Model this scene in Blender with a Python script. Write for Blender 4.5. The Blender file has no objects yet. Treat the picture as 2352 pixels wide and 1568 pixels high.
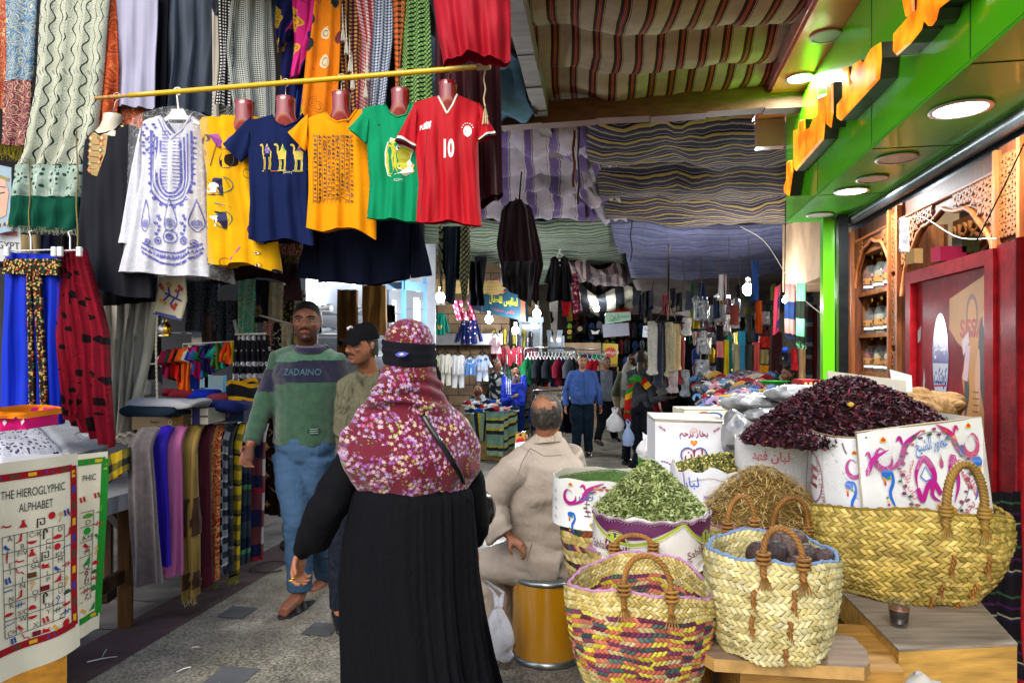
import bpy,math,random
import numpy as np
from mathutils import Vector,noise as mn
from mathutils.geometry import tessellate_polygon
from mathutils.bvhtree import BVHTree
PI=math.pi; sin=math.sin; cos=math.cos
random.seed(7); RS=np.random.RandomState(11)
SC=bpy.context.scene; COL=SC.collection
EYE=1.55; F=1568.0
cd=bpy.data.cameras.new('camera'); cam=bpy.data.objects.new('camera',cd); COL.objects.link(cam)
cam.location=(0,0,EYE); cam.rotation_euler=(PI/2,0,0); cd.lens=24; cd.sensor_width=36
cd.shift_y=24/2352; cd.clip_end=300; cd.clip_start=.05; SC.camera=cam
W_=bpy.data.worlds.new('World'); SC.world=W_; W_.use_nodes=True
nt=W_.node_tree; bg=nt.nodes['Background']; sky=nt.nodes.new('ShaderNodeTexSky'); sky.sky_type='NISHITA'
sky.sun_disc=False; sky.sun_elevation=math.radians(38); sky.sun_rotation=math.radians(200); sky.dust_density=2; sky.ozone_density=1
nt.links.new(sky.outputs[0],bg.inputs[0]); bg.inputs[1].default_value=.15
sl=bpy.data.lights.new('sun','SUN'); sun=bpy.data.objects.new('sun',sl); COL.objects.link(sun)
sl.energy=1.0; sl.angle=math.radians(40); sl.color=(1,.93,.82); sun.rotation_euler=(math.radians(52),0,math.radians(-20))
SC.view_settings.view_transform='Standard'; SC.view_settings.look='None'; SC.view_settings.gamma=1
SC.view_settings.exposure=.98
SC.cycles.max_bounces=6; SC.cycles.diffuse_bounces=3; SC.cycles.glossy_bounces=3; SC.cycles.transparent_max_bounces=8
SC.cycles.sample_clamp_indirect=4; SC.cycles.use_denoising=True; SC.cycles.caustics_reflective=False; SC.cycles.caustics_refractive=False
def W(px,py,d):return Vector(((px-1176)/F*d,d,EYE-(py-808)/F*d))
CS,SN=.9839,.1788
def ST(t,s,z):return Vector((t*CS+s*SN,-t*SN+s*CS,z))
def gz(y):return 0.0 if y<5 else-.03*(y-5)
def hx(h):
 if not isinstance(h,str):return tuple(h)
 r=[]
 for i in(0,2,4):
  c=int(h[i:i+2],16)/255; r.append(c/12.92 if c<.04045 else((c+.055)/1.055)**2.4)
 return tuple(r)
def mixc(a,b,t):return tuple(a[i]*(1-t)+b[i]*t for i in range(3))
MATS={}
class NT:
 def __init__(s,name,rough=.8,metal=0,spec=.3):
  m=bpy.data.materials.new(name); m.use_nodes=True; s.m=m; s.t=m.node_tree; s.b=s.t.nodes['Principled BSDF']
  s.b.inputs['Roughness'].default_value=rough; s.b.inputs['Metallic'].default_value=metal
  s.b.inputs['Specular IOR Level'].default_value=spec; MATS[name]=m
 def n(s,typ,**k):
  q=s.t.nodes.new('ShaderNode'+typ)
  for a,b in k.items():
   if a.startswith('i_'):
    key=a[2:]; key=int(key)if key.isdigit()else key.replace('_',' ')
    s.set(q.inputs[key],b)
   else:setattr(q,a,b)
  return q
 def set(s,inp,v):
  if isinstance(v,bpy.types.NodeSocket):s.t.links.new(v,inp)
  elif isinstance(v,bpy.types.Node):s.t.links.new(v.outputs[0],inp)
  elif isinstance(v,(tuple,list))and len(v)==3 and inp.type=='RGBA':inp.default_value=(*v,1)
  else:inp.default_value=v
 def co(s,k='UV',scale=(1,1,1),rot=(0,0,0)):
  c=s.n('TexCoord').outputs[k]; mp=s.n('Mapping'); s.t.links.new(c,mp.inputs[0]); mp.inputs['Scale'].default_value=scale; mp.inputs['Rotation'].default_value=rot
  return mp.outputs[0]
 def math(s,op,a,b=0,c=None):
  q=s.n('Math',operation=op); s.set(q.inputs[0],a); s.set(q.inputs[1],b)
  if c is not None:s.set(q.inputs[2],c)
  return q.outputs[0]
 def ramp(s,fac,stops,interp='CONSTANT'):
  q=s.n('ValToRGB'); s.set(q.inputs[0],fac); cr=q.color_ramp; cr.interpolation=interp
  while len(cr.elements)<len(stops):cr.elements.new(1)
  for e,(p,c)in zip(cr.elements,stops):e.position=p; e.color=(*hx(c),1)if not isinstance(c,(int,float))else(c,c,c,1)
  return q.outputs[0]
 def mix(s,f,a,b,mode='MIX'):
  q=s.n('Mix',data_type='RGBA',blend_type=mode); s.set(q.inputs[0],f); s.set(q.inputs[6],a); s.set(q.inputs[7],b); return q.outputs[2]
 def noise(s,v,sc,det=3,o=0):return s.n('TexNoise',i_Vector=v,i_Scale=sc,i_Detail=det).outputs[o]
 def vor(s,v,sc,o=0,feat='F1',rnd=1.):return s.n('TexVoronoi',i_Vector=v,i_Scale=sc,i_Randomness=rnd,feature=feat).outputs[o]
 def xyz(s,v):q=s.n('SeparateXYZ'); s.set(q.inputs[0],v); return q.outputs
 def color(s,c):s.set(s.b.inputs['Base Color'],c)
 def bump(s,h,st=.3,dist=.01):q=s.n('Bump',i_Strength=st,i_Distance=dist); s.set(q.inputs['Height'],h); s.t.links.new(q.outputs[0],s.b.inputs['Normal'])
def vc(name,rough=.8,metal=0,spec=.3,nsc=8,namp=.25,bump=.2,bsc=60,sheen=0,coat=0,bd=.004,detail=4,anis=(1,1,1),trans=0,extra=None):
 n=NT(name,rough,metal,spec); v=n.co('Object',anis); a=n.n('Attribute',attribute_name='Col').outputs[0]
 f=n.noise(v,nsc,detail); f=n.ramp(f,[(.3,1-namp),(.7,1+namp*.25)],'LINEAR')
 n.color(n.mix(1,a,f,'MULTIPLY'))
 if bump:n.bump(n.noise(v,bsc,3),bump,bd)
 if sheen:n.b.inputs['Sheen Weight'].default_value=sheen; n.b.inputs['Sheen Roughness'].default_value=.6
 if coat:n.b.inputs['Coat Weight'].default_value=coat; n.b.inputs['Coat Roughness'].default_value=.12
 if trans:n.b.inputs['Transmission Weight'].default_value=trans
 return n
def wob(n,v,amt=.01,sc=8):
 q=n.n('VectorMath',operation='MULTIPLY_ADD'); n.set(q.inputs[0],n.noise(v,sc,2,1)); q.inputs[1].default_value=(amt,)*3; n.set(q.inputs[2],v); return q.outputs[0]
vc('cloth',.9,spec=.1,nsc=6,namp=.15,bump=.25,bsc=220,bd=.002)
def drape(name,rough,sp,bs=.75):
 n=NT(name,rough,spec=sp); v=n.co('Object'); w=wob(n,v,.12,4); a=n.n('Attribute',attribute_name='Col').outputs[0]; r=n.math('ABSOLUTE',n.math('SUBTRACT',n.n('TexNoise',i_Vector=n.co('Object',(1,1,.55)),i_Scale=11,i_Detail=2.5,i_Distortion=1.2).outputs[0],.5)); n.color(n.mix(1,a,n.ramp(n.noise(v,5,4),[(.3,.86),(.7,1.03)],'LINEAR'),'MULTIPLY')); n.bump(n.math('ADD',n.math('MULTIPLY',n.math('MINIMUM',r,.16),5),n.math('MULTIPLY',n.noise(v,190,2),.06)),bs,.014)
vc('knit',.95,spec=.1,nsc=30,namp=.3,bump=.6,bsc=140,bd=.006,sheen=.3)
vc('satin',.65,spec=.2,nsc=5,namp=.12,bump=.1,bsc=90)
vc('paint',.45,spec=.4,nsc=7,namp=.12,bump=.05,bsc=40)
vc('gloss',.18,spec=.5,nsc=3,namp=.05,bump=.03,bsc=12,coat=.5)
vc('lacquer',.12,spec=.5,nsc=3,namp=.08,bump=.15,bsc=9,coat=1,bd=.003)
vc('card',.85,spec=.2,nsc=5,namp=.18,bump=.15,bsc=30,bd=.003)
vc('wood',.6,spec=.3,nsc=4,namp=.5,bump=.3,bsc=20,anis=(9,9,1.2),bd=.004)
vc('woodh',.6,spec=.3,nsc=4,namp=.45,bump=.3,bsc=20,anis=(1.2,9,9),bd=.004)
vc('metal',.3,metal=.9,nsc=8,namp=.3,bump=.1)
vc('brass',.22,metal=1,nsc=8,namp=.2,bump=.05)
vc('skin',.5,spec=.35,nsc=25,namp=.12,bump=.12,bsc=180,bd=.002); MATS['skin'].node_tree.nodes['Principled BSDF'].inputs['Subsurface Weight'].default_value=.08; MATS['skin'].node_tree.nodes['Principled BSDF'].inputs['Subsurface Radius'].default_value=(.02,.008,.004)
vc('hair',.6,spec=.35,nsc=90,namp=.6,bump=.9,bsc=170,anis=(1,1,.35),bd=.006)
vc('straw',.6,spec=.35,nsc=20,namp=.35,bump=.35,bsc=160,anis=(1,1,1),bd=.002)
vc('leaf',.8,spec=.2,nsc=25,namp=.3,bump=.2)
vc('plaster',.9,spec=.2,nsc=2.2,namp=.4,bump=.3,bsc=12,bd=.01)
vc('rubber',.7,spec=.3,nsc=20,namp=.2,bump=.2)
def emis(name,col,st):
 n=NT(name,.4); n.color(hx(col)); n.b.inputs['Emission Color'].default_value=(*hx(col),1); n.b.inputs['Emission Strength'].default_value=st; return n
drape('drape',.9,.12); drape('drape_shiny',.6,.3); drape('drape_soft',.85,.12,.22); emis('lamp_white','F2F6FF',22); emis('bulb_white','F4F7FF',30); emis('bulb_warm','FFE9A0',14); emis('led_strip','EAF2FF',3)
n=NT('film',.12,spec=.6); n.color((.8,.8,.82)); n.b.inputs['Alpha'].default_value=.16; v=n.co('Object'); n.bump(n.noise(v,26,2),.8,.012)
f=n.ramp(n.vor(n.mix(.12,v,n.noise(v,9,2,1)),22,0,'DISTANCE_TO_EDGE'),[(0,.34),(.04,.08),(1,.06)],'LINEAR'); n.set(n.b.inputs['Alpha'],f)
n=NT('glass_clear',.04,spec=.5); n.color((.05,.06,.06)); n.b.inputs['Alpha'].default_value=.2
n=NT('jar_glass',.08,spec=.6); n.color((.3,.32,.3)); n.b.inputs['Alpha'].default_value=.16
def fab(name,fn,rough=.9,bump=True,co='UV',**k):
 n=NT(name,rough,spec=k.get('spec',.15)); v=n.co(co); c=fn(n,v)
 w=n.noise(v,9,3); n.color(n.mix(1,c,n.ramp(w,[(.3,.82),(.7,1.05)],'LINEAR'),'MULTIPLY'))
 if bump:n.bump(n.noise(v,260,2),.25,.002)
 n.b.inputs['Sheen Weight'].default_value=k.get('sheen',0)
 return n.m
def stripes(axis,period,stops,wo=.004):
 def f(n,v):
  x=n.xyz(wob(n,v,wo,5))[axis]; return n.ramp(n.math('FRACT',n.math('DIVIDE',x,period)),stops)
 return f
def plaid(period,base,dark,mid,w=.5,thin=None):
 def f(n,v):
  o=n.xyz(wob(n,v,.003,6)); a=n.math('LESS_THAN',n.math('FRACT',n.math('DIVIDE',o[0],period)),w); b=n.math('LESS_THAN',n.math('FRACT',n.math('DIVIDE',o[1],period)),w)
  s=n.math('MULTIPLY',n.math('ADD',a,b),.5); c=n.ramp(s,[(0,base),(.4,mid),(.9,dark)])
  if thin:
   p2=period*2.0
   t=n.math('MAXIMUM',n.math('LESS_THAN',n.math('FRACT',n.math('DIVIDE',o[0],p2)),.07),n.math('LESS_THAN',n.math('FRACT',n.math('DIVIDE',o[1],p2)),.07))
   c=n.mix(t,c,hx(thin))
  return c
 return f
def keff(period,light,dark):
 def f(n,v):
  q=n.n('Mapping'); n.set(q.inputs[0],wob(n,v,.006,4)); q.inputs['Rotation'].default_value=(0,0,.75); o=n.xyz(q.outputs[0])
  a=n.math('FRACT',n.math('DIVIDE',o[0],period)); b=n.math('FRACT',n.math('DIVIDE',o[1],period))
  d=n.math('MAXIMUM',n.math('LESS_THAN',a,.42),n.math('MULTIPLY',n.math('LESS_THAN',b,.42),.6))
  return n.ramp(d,[(0,light),(.3,mixc(hx(light),hx(dark),.6)),(.8,dark)])
 return f
def motif(cols,sc=14,edge=.4,ground=None,wo=.03,tint=None):
 def f(n,v):
  w=wob(n,v,wo,sc*.8); c1=n.xyz(n.vor(w,sc,1))[0]; d=n.vor(w,sc)
  c=n.ramp(c1,[(i/len(cols),c)for i,c in enumerate(cols)])
  m=n.math('LESS_THAN',d,edge)
  e=n.math('LESS_THAN',n.math('FRACT',n.math('MULTIPLY',d,7)),.28)
  c=n.mix(n.math('MULTIPLY',e,.55),c,hx(tint or '181418'))
  return n.mix(m,hx(ground or cols[0]),c)
 return f
def paisley(bg,fg,fg2,sc=10):
 def f(n,v):
  w=wob(n,v,.05,sc*.9); d=n.vor(w,sc,0,'SMOOTH_F1'); r=n.math('FRACT',n.math('MULTIPLY',d,5.5))
  fine=n.noise(v,sc*9,1)
  c=n.ramp(r,[(0,bg),(.45,fg),(.62,bg),(.8,fg2)])
  return n.mix(n.math('MULTIPLY',n.math('GREATER_THAN',fine,.55),.55),c,hx(fg))
 return f
def waves(bg,fg,g2):
 def f(n,v):
  o=n.xyz(v); ph=n.math('MULTIPLY',n.math('SINE',n.math('MULTIPLY',o[1],52)),.011)
  x=n.math('ADD',o[0],ph); fx=n.math('FRACT',n.math('DIVIDE',x,.046))
  d=n.n('CombineXYZ'); n.set(d.inputs[0],fx); n.set(d.inputs[1],n.math('MULTIPLY',o[1],9))
  vr=n.vor(d.outputs[0],1.3); h=n.math('LESS_THAN',n.math('FRACT',n.math('MULTIPLY',vr,9)),.32)
  c=n.mix(n.math('MULTIPLY',h,.6),hx(bg),hx(g2)); return n.mix(n.math('LESS_THAN',fx,.13),c,hx(fg))
 return f
def flowers(bg,cols,leafc,sc=28,cl=7,cov=.5,small=.36,stops=None):
 def f(n,v):
  q=wob(n,v,.01,30); c=n.vor(q,sc,1); d=n.vor(q,sc); rnd=n.xyz(c)
  ang=n.n('VectorMath',operation='SUBTRACT'); n.set(ang.inputs[0],n.vor(q,sc,2)); n.set(ang.inputs[1],q)
  a=n.xyz(ang.outputs[0]); at=n.math('ARCTAN2',a[1 if True else 0],a[0]); pet=n.math('MULTIPLY_ADD',n.math('COSINE',n.math('MULTIPLY',at,5)),.12,small)
  inside=n.math('LESS_THAN',d,pet)
  clm=n.math('GREATER_THAN',n.noise(v,cl,2),1-cov); on=n.math('MULTIPLY',inside,clm)
  k=n.noise(v,cl*1.7,1); kk=n.math('MULTIPLY_ADD',rnd[0],.35,n.math('MULTIPLY_ADD',k,1.6,-.5))
  col=n.ramp(kk,[(i/len(cols),cc)for i,cc in enumerate(cols)])
  col=n.mix(n.math('LESS_THAN',d,.08),col,hx('C8C0A8'))
  lf=n.math('MULTIPLY',n.math('LESS_THAN',n.vor(q,sc*1.25),.3),n.math('GREATER_THAN',n.noise(v,cl*1.1,2),1-cov+.01)); lf=n.math('MULTIPLY',lf,n.math('GREATER_THAN',rnd[1],.55))
  base=n.mix(lf,hx(bg),hx(leafc)); return n.mix(on,base,col)
 return f
class MB:
 def __init__(s):s.v=[]; s.f=[]; s.c=[]; s.uv=[]; s.m=[]; s.sm=[]; s.nv=0; s.mats=[]; s.cm=0; s.col=(.8,.8,.8); s.smooth=True
 def mat(s,name,col=None):
  if name not in s.mats:s.mats.append(name)
  s.cm=s.mats.index(name)
  if col is not None:s.col=hx(col)
  return s
 def add(s,V,Fs,uv=None,cols=None,sm=None):
  V=np.asarray(V,float).reshape(-1,3); b=s.nv; s.v.append(V); s.nv+=len(V)
  if uv is None:uv=np.zeros((len(V),2))
  sm=s.smooth if sm is None else sm
  for k,f in enumerate(Fs):
   s.f.append([b+i for i in f]); s.c.append(s.col if cols is None else cols[k]); s.m.append(s.cm); s.sm.append(sm)
  s.uv.append(np.asarray(uv,float)); return s
 def grid(s,P,cu=False,cv=False,uv=None,cols=None,sm=None,flip=False):
  P=np.asarray(P,float); a,b=P.shape[:2]; Fs=[]
  for i in range(a if cu else a-1):
   for j in range(b if cv else b-1):
    i2=(i+1)%a; j2=(j+1)%b; q=[i*b+j,i2*b+j,i2*b+j2,i*b+j2]; Fs.append(q[::-1]if flip else q)
  return s.add(P.reshape(-1,3),Fs,None if uv is None else np.asarray(uv).reshape(-1,2),cols,sm)
 def rings(s,R,cap0=True,cap1=True,uv=None,cols=None,sm=None):
  R=np.asarray(R,float); a,b=R.shape[:2]; st=s.nv
  s.grid(R,cv=True,uv=uv,cols=cols,sm=sm)
  if cap0:s.f.append([st+j for j in range(b)][::-1]); s._p()
  if cap1:s.f.append([st+(a-1)*b+j for j in range(b)]); s._p()
  return s
 def _p(s):s.c.append(s.col); s.m.append(s.cm); s.sm.append(False)
 def loft(s,secs,n=20,cap0=True,cap1=True,fold=None,pw=1.0,frame=None):
  """secs: (center, rx, ry[, rotz]) horizontal super-ellipses; fold(k,th)->radial factor"""
  R=[]; U=[]
  for k,q in enumerate(secs):
   c=Vector(q[0]); rx,ry=q[1],q[2]; a=q[3]if len(q)>3 else 0; row=[]; ur=[]
   for j in range(n):
    th=2*PI*j/n; cx,sy=cos(th),sin(th); g=1 if fold is None else fold(k/(len(secs)-1),th)
    x=math.copysign(abs(cx)**pw,cx)*rx*g; y=math.copysign(abs(sy)**pw,sy)*ry*g
    row.append((c.x+x*cos(a)-y*sin(a),c.y+x*sin(a)+y*cos(a),c.z)); ur.append((th*.5*(rx+ry),c.z))
   R.append(row); U.append(ur)
  return s.rings(R,cap0,cap1,uv=U)
 def tube(s,pts,r,n=8,flat=1.,caps=True,up=None,fold=None):
  pts=[Vector(p)for p in pts]; m=len(pts); rr=r if isinstance(r,(list,tuple))else[r]*m; R=[]; U=[]; L=0
  ref=Vector(up)if up else None
  for i,p in enumerate(pts):
   t=(pts[min(i+1,m-1)]-pts[max(i-1,0)]); t=t.normalized()if t.length>1e-9 else Vector((0,0,1))
   if up:x=ref
   else:
    if ref is None:ref=Vector((0,1,0))if abs(t.y)<.8 else Vector((1,0,0))
    x=ref
   b=t.cross(x); b=b.normalized()if b.length>1e-6 else Vector((1,0,0)); q=b.cross(t).normalized()
   if not up:ref=q
   if i:L+=(p-pts[i-1]).length
   row=[]; ur=[]
   for j in range(n):
    th=2*PI*j/n; k=rr[i]*(1 if fold is None else fold(i/(m-1),th)); row.append(p+b*cos(th)*k+q*sin(th)*k*flat); ur.append((th*rr[i],L))
   R.append([tuple(w)for w in row]); U.append(ur)
  return s.rings(R,caps,caps,uv=U)
 def rope(s,pts,r,pitch=.03,strands=2,n=5,seg=6):
  pts=[Vector(p)for p in pts]; Q=resample(pts,max(4,int(plen(pts)/pitch*seg)));
  for k in range(strands):
   out=[]; L=0
   for i,p in enumerate(Q):
    t=(Q[min(i+1,len(Q)-1)]-Q[max(i-1,0)]).normalized(); b=t.cross(Vector((.3,1,.2))).normalized(); c=b.cross(t)
    a=L/pitch*2*PI+k*2*PI/strands; out.append(p+(b*cos(a)+c*sin(a))*r*.55)
    if i<len(Q)-1:L+=(Q[i+1]-p).length
   s.tube(out,r*.62,n)
  return s
 def box(s,c,sz,rz=0,bev=.0,tilt=None,sm=False):
  hx_,hy,hz=[k/2 for k in sz]; b=min(bev,min(hx_,hy,hz)*.9); V=[]; Fs=[]
  c=Vector(c)
  def tr(x,y,z):
   X=x*cos(rz)-y*sin(rz); Y=x*sin(rz)+y*cos(rz); return(c.x+X,c.y+Y,c.z+z)
  if b<=0:
   for x in(-1,1):
    for y in(-1,1):
     for z in(-1,1):V.append(tr(x*hx_,y*hy,z*hz))
   Fs=[(0,1,3,2),(4,6,7,5),(0,4,5,1),(2,3,7,6),(0,2,6,4),(1,5,7,3)]
  else:
   idx={}
   for x in(-1,1):
    for y in(-1,1):
     for z in(-1,1):
      for a in range(3):
       e=[hx_-b,hy-b,hz-b]; e[a]+=b; idx[(x,y,z,a)]=len(V); V.append(tr(x*e[0],y*e[1],z*e[2]))
   P=[(-1,-1),(-1,1),(1,1),(1,-1)]
   for sgn in(-1,1):
    Fs.append([idx[(sgn,p,q,0)]for p,q in P]); Fs.append([idx[(p,sgn,q,1)]for p,q in P]); Fs.append([idx[(p,q,sgn,2)]for p,q in P])
   for p in(-1,1):
    for q in(-1,1):
     Fs.append([idx[(p,q,-1,0)],idx[(p,q,1,0)],idx[(p,q,1,1)],idx[(p,q,-1,1)]])
     Fs.append([idx[(p,-1,q,0)],idx[(p,1,q,0)],idx[(p,1,q,2)],idx[(p,-1,q,2)]])
     Fs.append([idx[(-1,p,q,1)],idx[(1,p,q,1)],idx[(1,p,q,2)],idx[(-1,p,q,2)]])
     for r in(-1,1):Fs.append([idx[(p,q,r,0)],idx[(p,q,r,1)],idx[(p,q,r,2)]])
  return s.add(V,Fs,sm=sm)
 def hexa(s,c8,sm=False):
  return s.add(c8,[(3,2,1,0),(4,5,6,7),(0,1,5,4),(1,2,6,5),(2,3,7,6),(3,0,4,7)],sm=sm)
 def beam(s,a,b,w,h):
  a=Vector(a); b=Vector(b); t=(b-a).normalized(); x=t.cross(Vector((0,0,1))); x=x.normalized()if x.length>.01 else Vector((1,0,0)); y=x.cross(t)
  return s.hexa([tuple(p+x*i*w/2+y*j*h/2)for p in(a,b)for i,j in((-1,-1),(1,-1),(1,1),(-1,1))])
 def sph(s,c,r,n=14,m=9,fn=None):
  c=Vector(c); r=(r,r,r)if isinstance(r,(int,float))else r; R=[]
  for i in range(1,m):
   ph=PI*i/m; R.append([(c.x+r[0]*sin(ph)*cos(2*PI*j/n),c.y+r[1]*sin(ph)*sin(2*PI*j/n),c.z+r[2]*cos(ph))for j in range(n)])
  if fn:R=[[tuple(fn(Vector(p)))for p in row]for row in R]
  return s.rings(R)
 def lathe(s,prof,c,n=24,cap0=True,cap1=True,sm=True):
  c=Vector(c); return s.rings([[(c.x+r*cos(2*PI*j/n),c.y+r*sin(2*PI*j/n),c.z+z)for j in range(n)]for r,z in prof],cap0,cap1,sm=sm)
 def prism(s,poly,o,u,v,dep):
  o=Vector(o); u=Vector(u); v=Vector(v); dep=Vector(dep); n=len(poly); A=[o+u*a+v*b for a,b in poly]
  V=[tuple(p)for p in A]+[tuple(p+dep)for p in A]
  return s.add(V,[list(range(n))[::-1],[n+i for i in range(n)]]+[[i,(i+1)%n,n+(i+1)%n,n+i]for i in range(n)],sm=False)
 def tri(s,poly3):
  n=len(poly3); return s.add([tuple(p)for p in poly3],[list(range(n))],sm=False)
def plen(p):return sum((p[i+1]-p[i]).length for i in range(len(p)-1))
def resample(p,n):
 p=[Vector(q)for q in p]; L=[0]
 for i in range(len(p)-1):L.append(L[-1]+(p[i+1]-p[i]).length)
 out=[]; j=0
 for k in range(n):
  t=L[-1]*k/(n-1)
  while j<len(p)-2 and L[j+1]<t:j+=1
  d=L[j+1]-L[j]; out.append(p[j].lerp(p[j+1],(t-L[j])/d if d>0 else 0))
 return out
def arc(a,b,h,n=16,out=None):
 a=Vector(a); b=Vector(b); o=Vector(out)if out else Vector((0,0,1)); m=(a+b)/2; return[m+(a-m)*cos(PI*k/(n-1))+o*h*abs(sin(PI*k/(n-1)))**.8 for k in range(n)]
def spl(pts,n=24):
 P=[Vector(p)for p in pts]; P=[2*P[0]-P[1]]+P+[2*P[-1]-P[-2]]; out=[]; m=len(P)-3
 for k in range(n):
  t=m*k/(n-1); i=min(int(t),m-1); t-=i; a,b,c,d=P[i:i+4]
  out.append(.5*((2*b)+(c-a)*t+(2*a-5*b+4*c-d)*t*t+(3*b-a-3*c+d)*t**3))
 return out
def interp(y,pts):return float(np.interp(y,[p[0]for p in pts],[p[1]for p in pts]))
ORG={}
def link(name,mb,parent=None,base=None,solid=0):
 me=bpy.data.meshes.new(name); V=np.concatenate(mb.v)if mb.v else np.zeros((0,3))
 if parent is not None:o0=ORG[parent.name]
 elif base is not None:o0=Vector(base)
 else:
  lo=V.min(0); hi=V.max(0); o0=Vector(((lo[0]+hi[0])/2,(lo[1]+hi[1])/2,lo[2]))
 me.from_pydata((V-np.array(o0)).tolist(),[],mb.f)
 ca=me.color_attributes.new('Col','FLOAT_COLOR','CORNER'); uvl=me.uv_layers.new(name='UV'); UV=np.concatenate(mb.uv)
 nl=len(me.loops); li=np.zeros(nl,int); me.loops.foreach_get('vertex_index',li); tot=np.zeros(len(me.polygons),int); me.polygons.foreach_get('loop_total',tot)
 uvl.data.foreach_set('uv',UV[li].ravel()); c=np.repeat(np.array([(*q[:3],1.)for q in mb.c]),tot,axis=0); ca.data.foreach_set('color',c.ravel())
 me.polygons.foreach_set('material_index',np.array(mb.m)); me.polygons.foreach_set('use_smooth',np.array(mb.sm,bool))
 for m in mb.mats:me.materials.append(MATS[m])
 me.update(); o=bpy.data.objects.new(name,me); COL.objects.link(o); ORG[o.name]=o0
 if parent is not None:o.parent=parent
 else:o.location=o0
 return o
def tag(o,label=None,cat=None,group=None,kind=None):
 if label:o['label']=label
 if cat:o['category']=cat
 if group:o['group']=group
 if kind:o['kind']=kind
 return o
def empty(name,loc,label,cat,group=None,kind=None):
 o=bpy.data.objects.new(name,None); COL.objects.link(o); o.location=loc; ORG[o.name]=Vector(loc); return tag(o,label,cat,group,kind)
def copy_tree(o,delta=None,label=None,parent=None,loc=None):
 c=o.copy(); COL.objects.link(c); c.parent=parent
 if parent is None:
  if delta is not None:c.location=o.location+Vector(delta)
  if loc is not None:c.location=loc
  if label:c['label']=label
 ORG[c.name]=ORG[o.name]
 for ch in[x for x in o.children]:copy_tree(ch,parent=c)
 return c
def solidify(o,t,off=0):m=o.modifiers.new('thickness','SOLIDIFY'); m.thickness=t; m.offset=off; return o
def remesh(mbs,voxel,it=2):
 me=bpy.data.meshes.new('tmp'); me.from_pydata(np.concatenate(mbs.v).tolist(),[],mbs.f); o=bpy.data.objects.new('tmp',me); COL.objects.link(o)
 m=o.modifiers.new('r','REMESH'); m.mode='VOXEL'; m.voxel_size=voxel
 if it:s=o.modifiers.new('s','SMOOTH'); s.iterations=it; s.factor=.5
 dg=bpy.context.evaluated_depsgraph_get(); e=o.evaluated_get(dg); r=bpy.data.meshes.new_from_object(e); V=np.zeros(len(r.vertices)*3); r.vertices.foreach_get('co',V); V=V.reshape(-1,3); Fs=[list(p.vertices)for p in r.polygons]
 bpy.data.objects.remove(o); bpy.data.meshes.remove(me); bpy.data.meshes.remove(r); return V,Fs
AB={'ا':(0xFE8D,2),'ب':(0xFE8F,4),'ة':(0xFE93,2),'ت':(0xFE95,4),'ج':(0xFE9D,4),'ح':(0xFEA1,4),'خ':(0xFEA5,4),'د':(0xFEA9,2),'ر':(0xFEAD,2),'ز':(0xFEAF,2),'س':(0xFEB1,4),'ش':(0xFEB5,4),'ص':(0xFEB9,4),'ض':(0xFEBD,4),'ط':(0xFEC1,4),'ع':(0xFEC9,4),'غ':(0xFECD,4),'ف':(0xFED1,4),'ق':(0xFED5,4),'ك':(0xFED9,4),'ل':(0xFEDD,4),'م':(0xFEE1,4),'ن':(0xFEE5,4),'ه':(0xFEE9,4),'و':(0xFEED,2),'ي':(0xFEF1,4),'ى':(0xFEEF,2),'أ':(0xFE83,2),'ء':(0xFE80,1)}
def ar(s):
 out=[]
 for i,c in enumerate(s):
  if c not in AB:out.append(c); continue
  b,n=AB[c]; prev=i>0 and s[i-1]in AB and AB[s[i-1]][1]==4; nxt=i+1<len(s)and s[i+1]in AB and AB[s[i+1]][1]>1 and n==4
  out.append(chr(b+(3 if prev and nxt else 2 if nxt else 1 if prev else 0)))
 return ''.join(reversed(out))
TC={}
def textmesh(body,ext=0,bev=0,bold=0):
 k=(body,ext,bev,bold)
 if k in TC:return TC[k]
 c=bpy.data.curves.new('t','FONT'); c.body=body; c.size=1; c.align_x='CENTER'; c.align_y='CENTER'; c.resolution_u=3; c.extrude=ext; c.bevel_depth=bev; c.offset=bold
 o=bpy.data.objects.new('t',c); COL.objects.link(o); dg=bpy.context.evaluated_depsgraph_get(); m=bpy.data.meshes.new_from_object(o.evaluated_get(dg))
 V=[tuple(v.co)for v in m.vertices]; Fs=[list(p.vertices)for p in m.polygons]; bpy.data.objects.remove(o); bpy.data.curves.remove(c); bpy.data.meshes.remove(m)
 TC[k]=(V,Fs); return TC[k]
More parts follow.
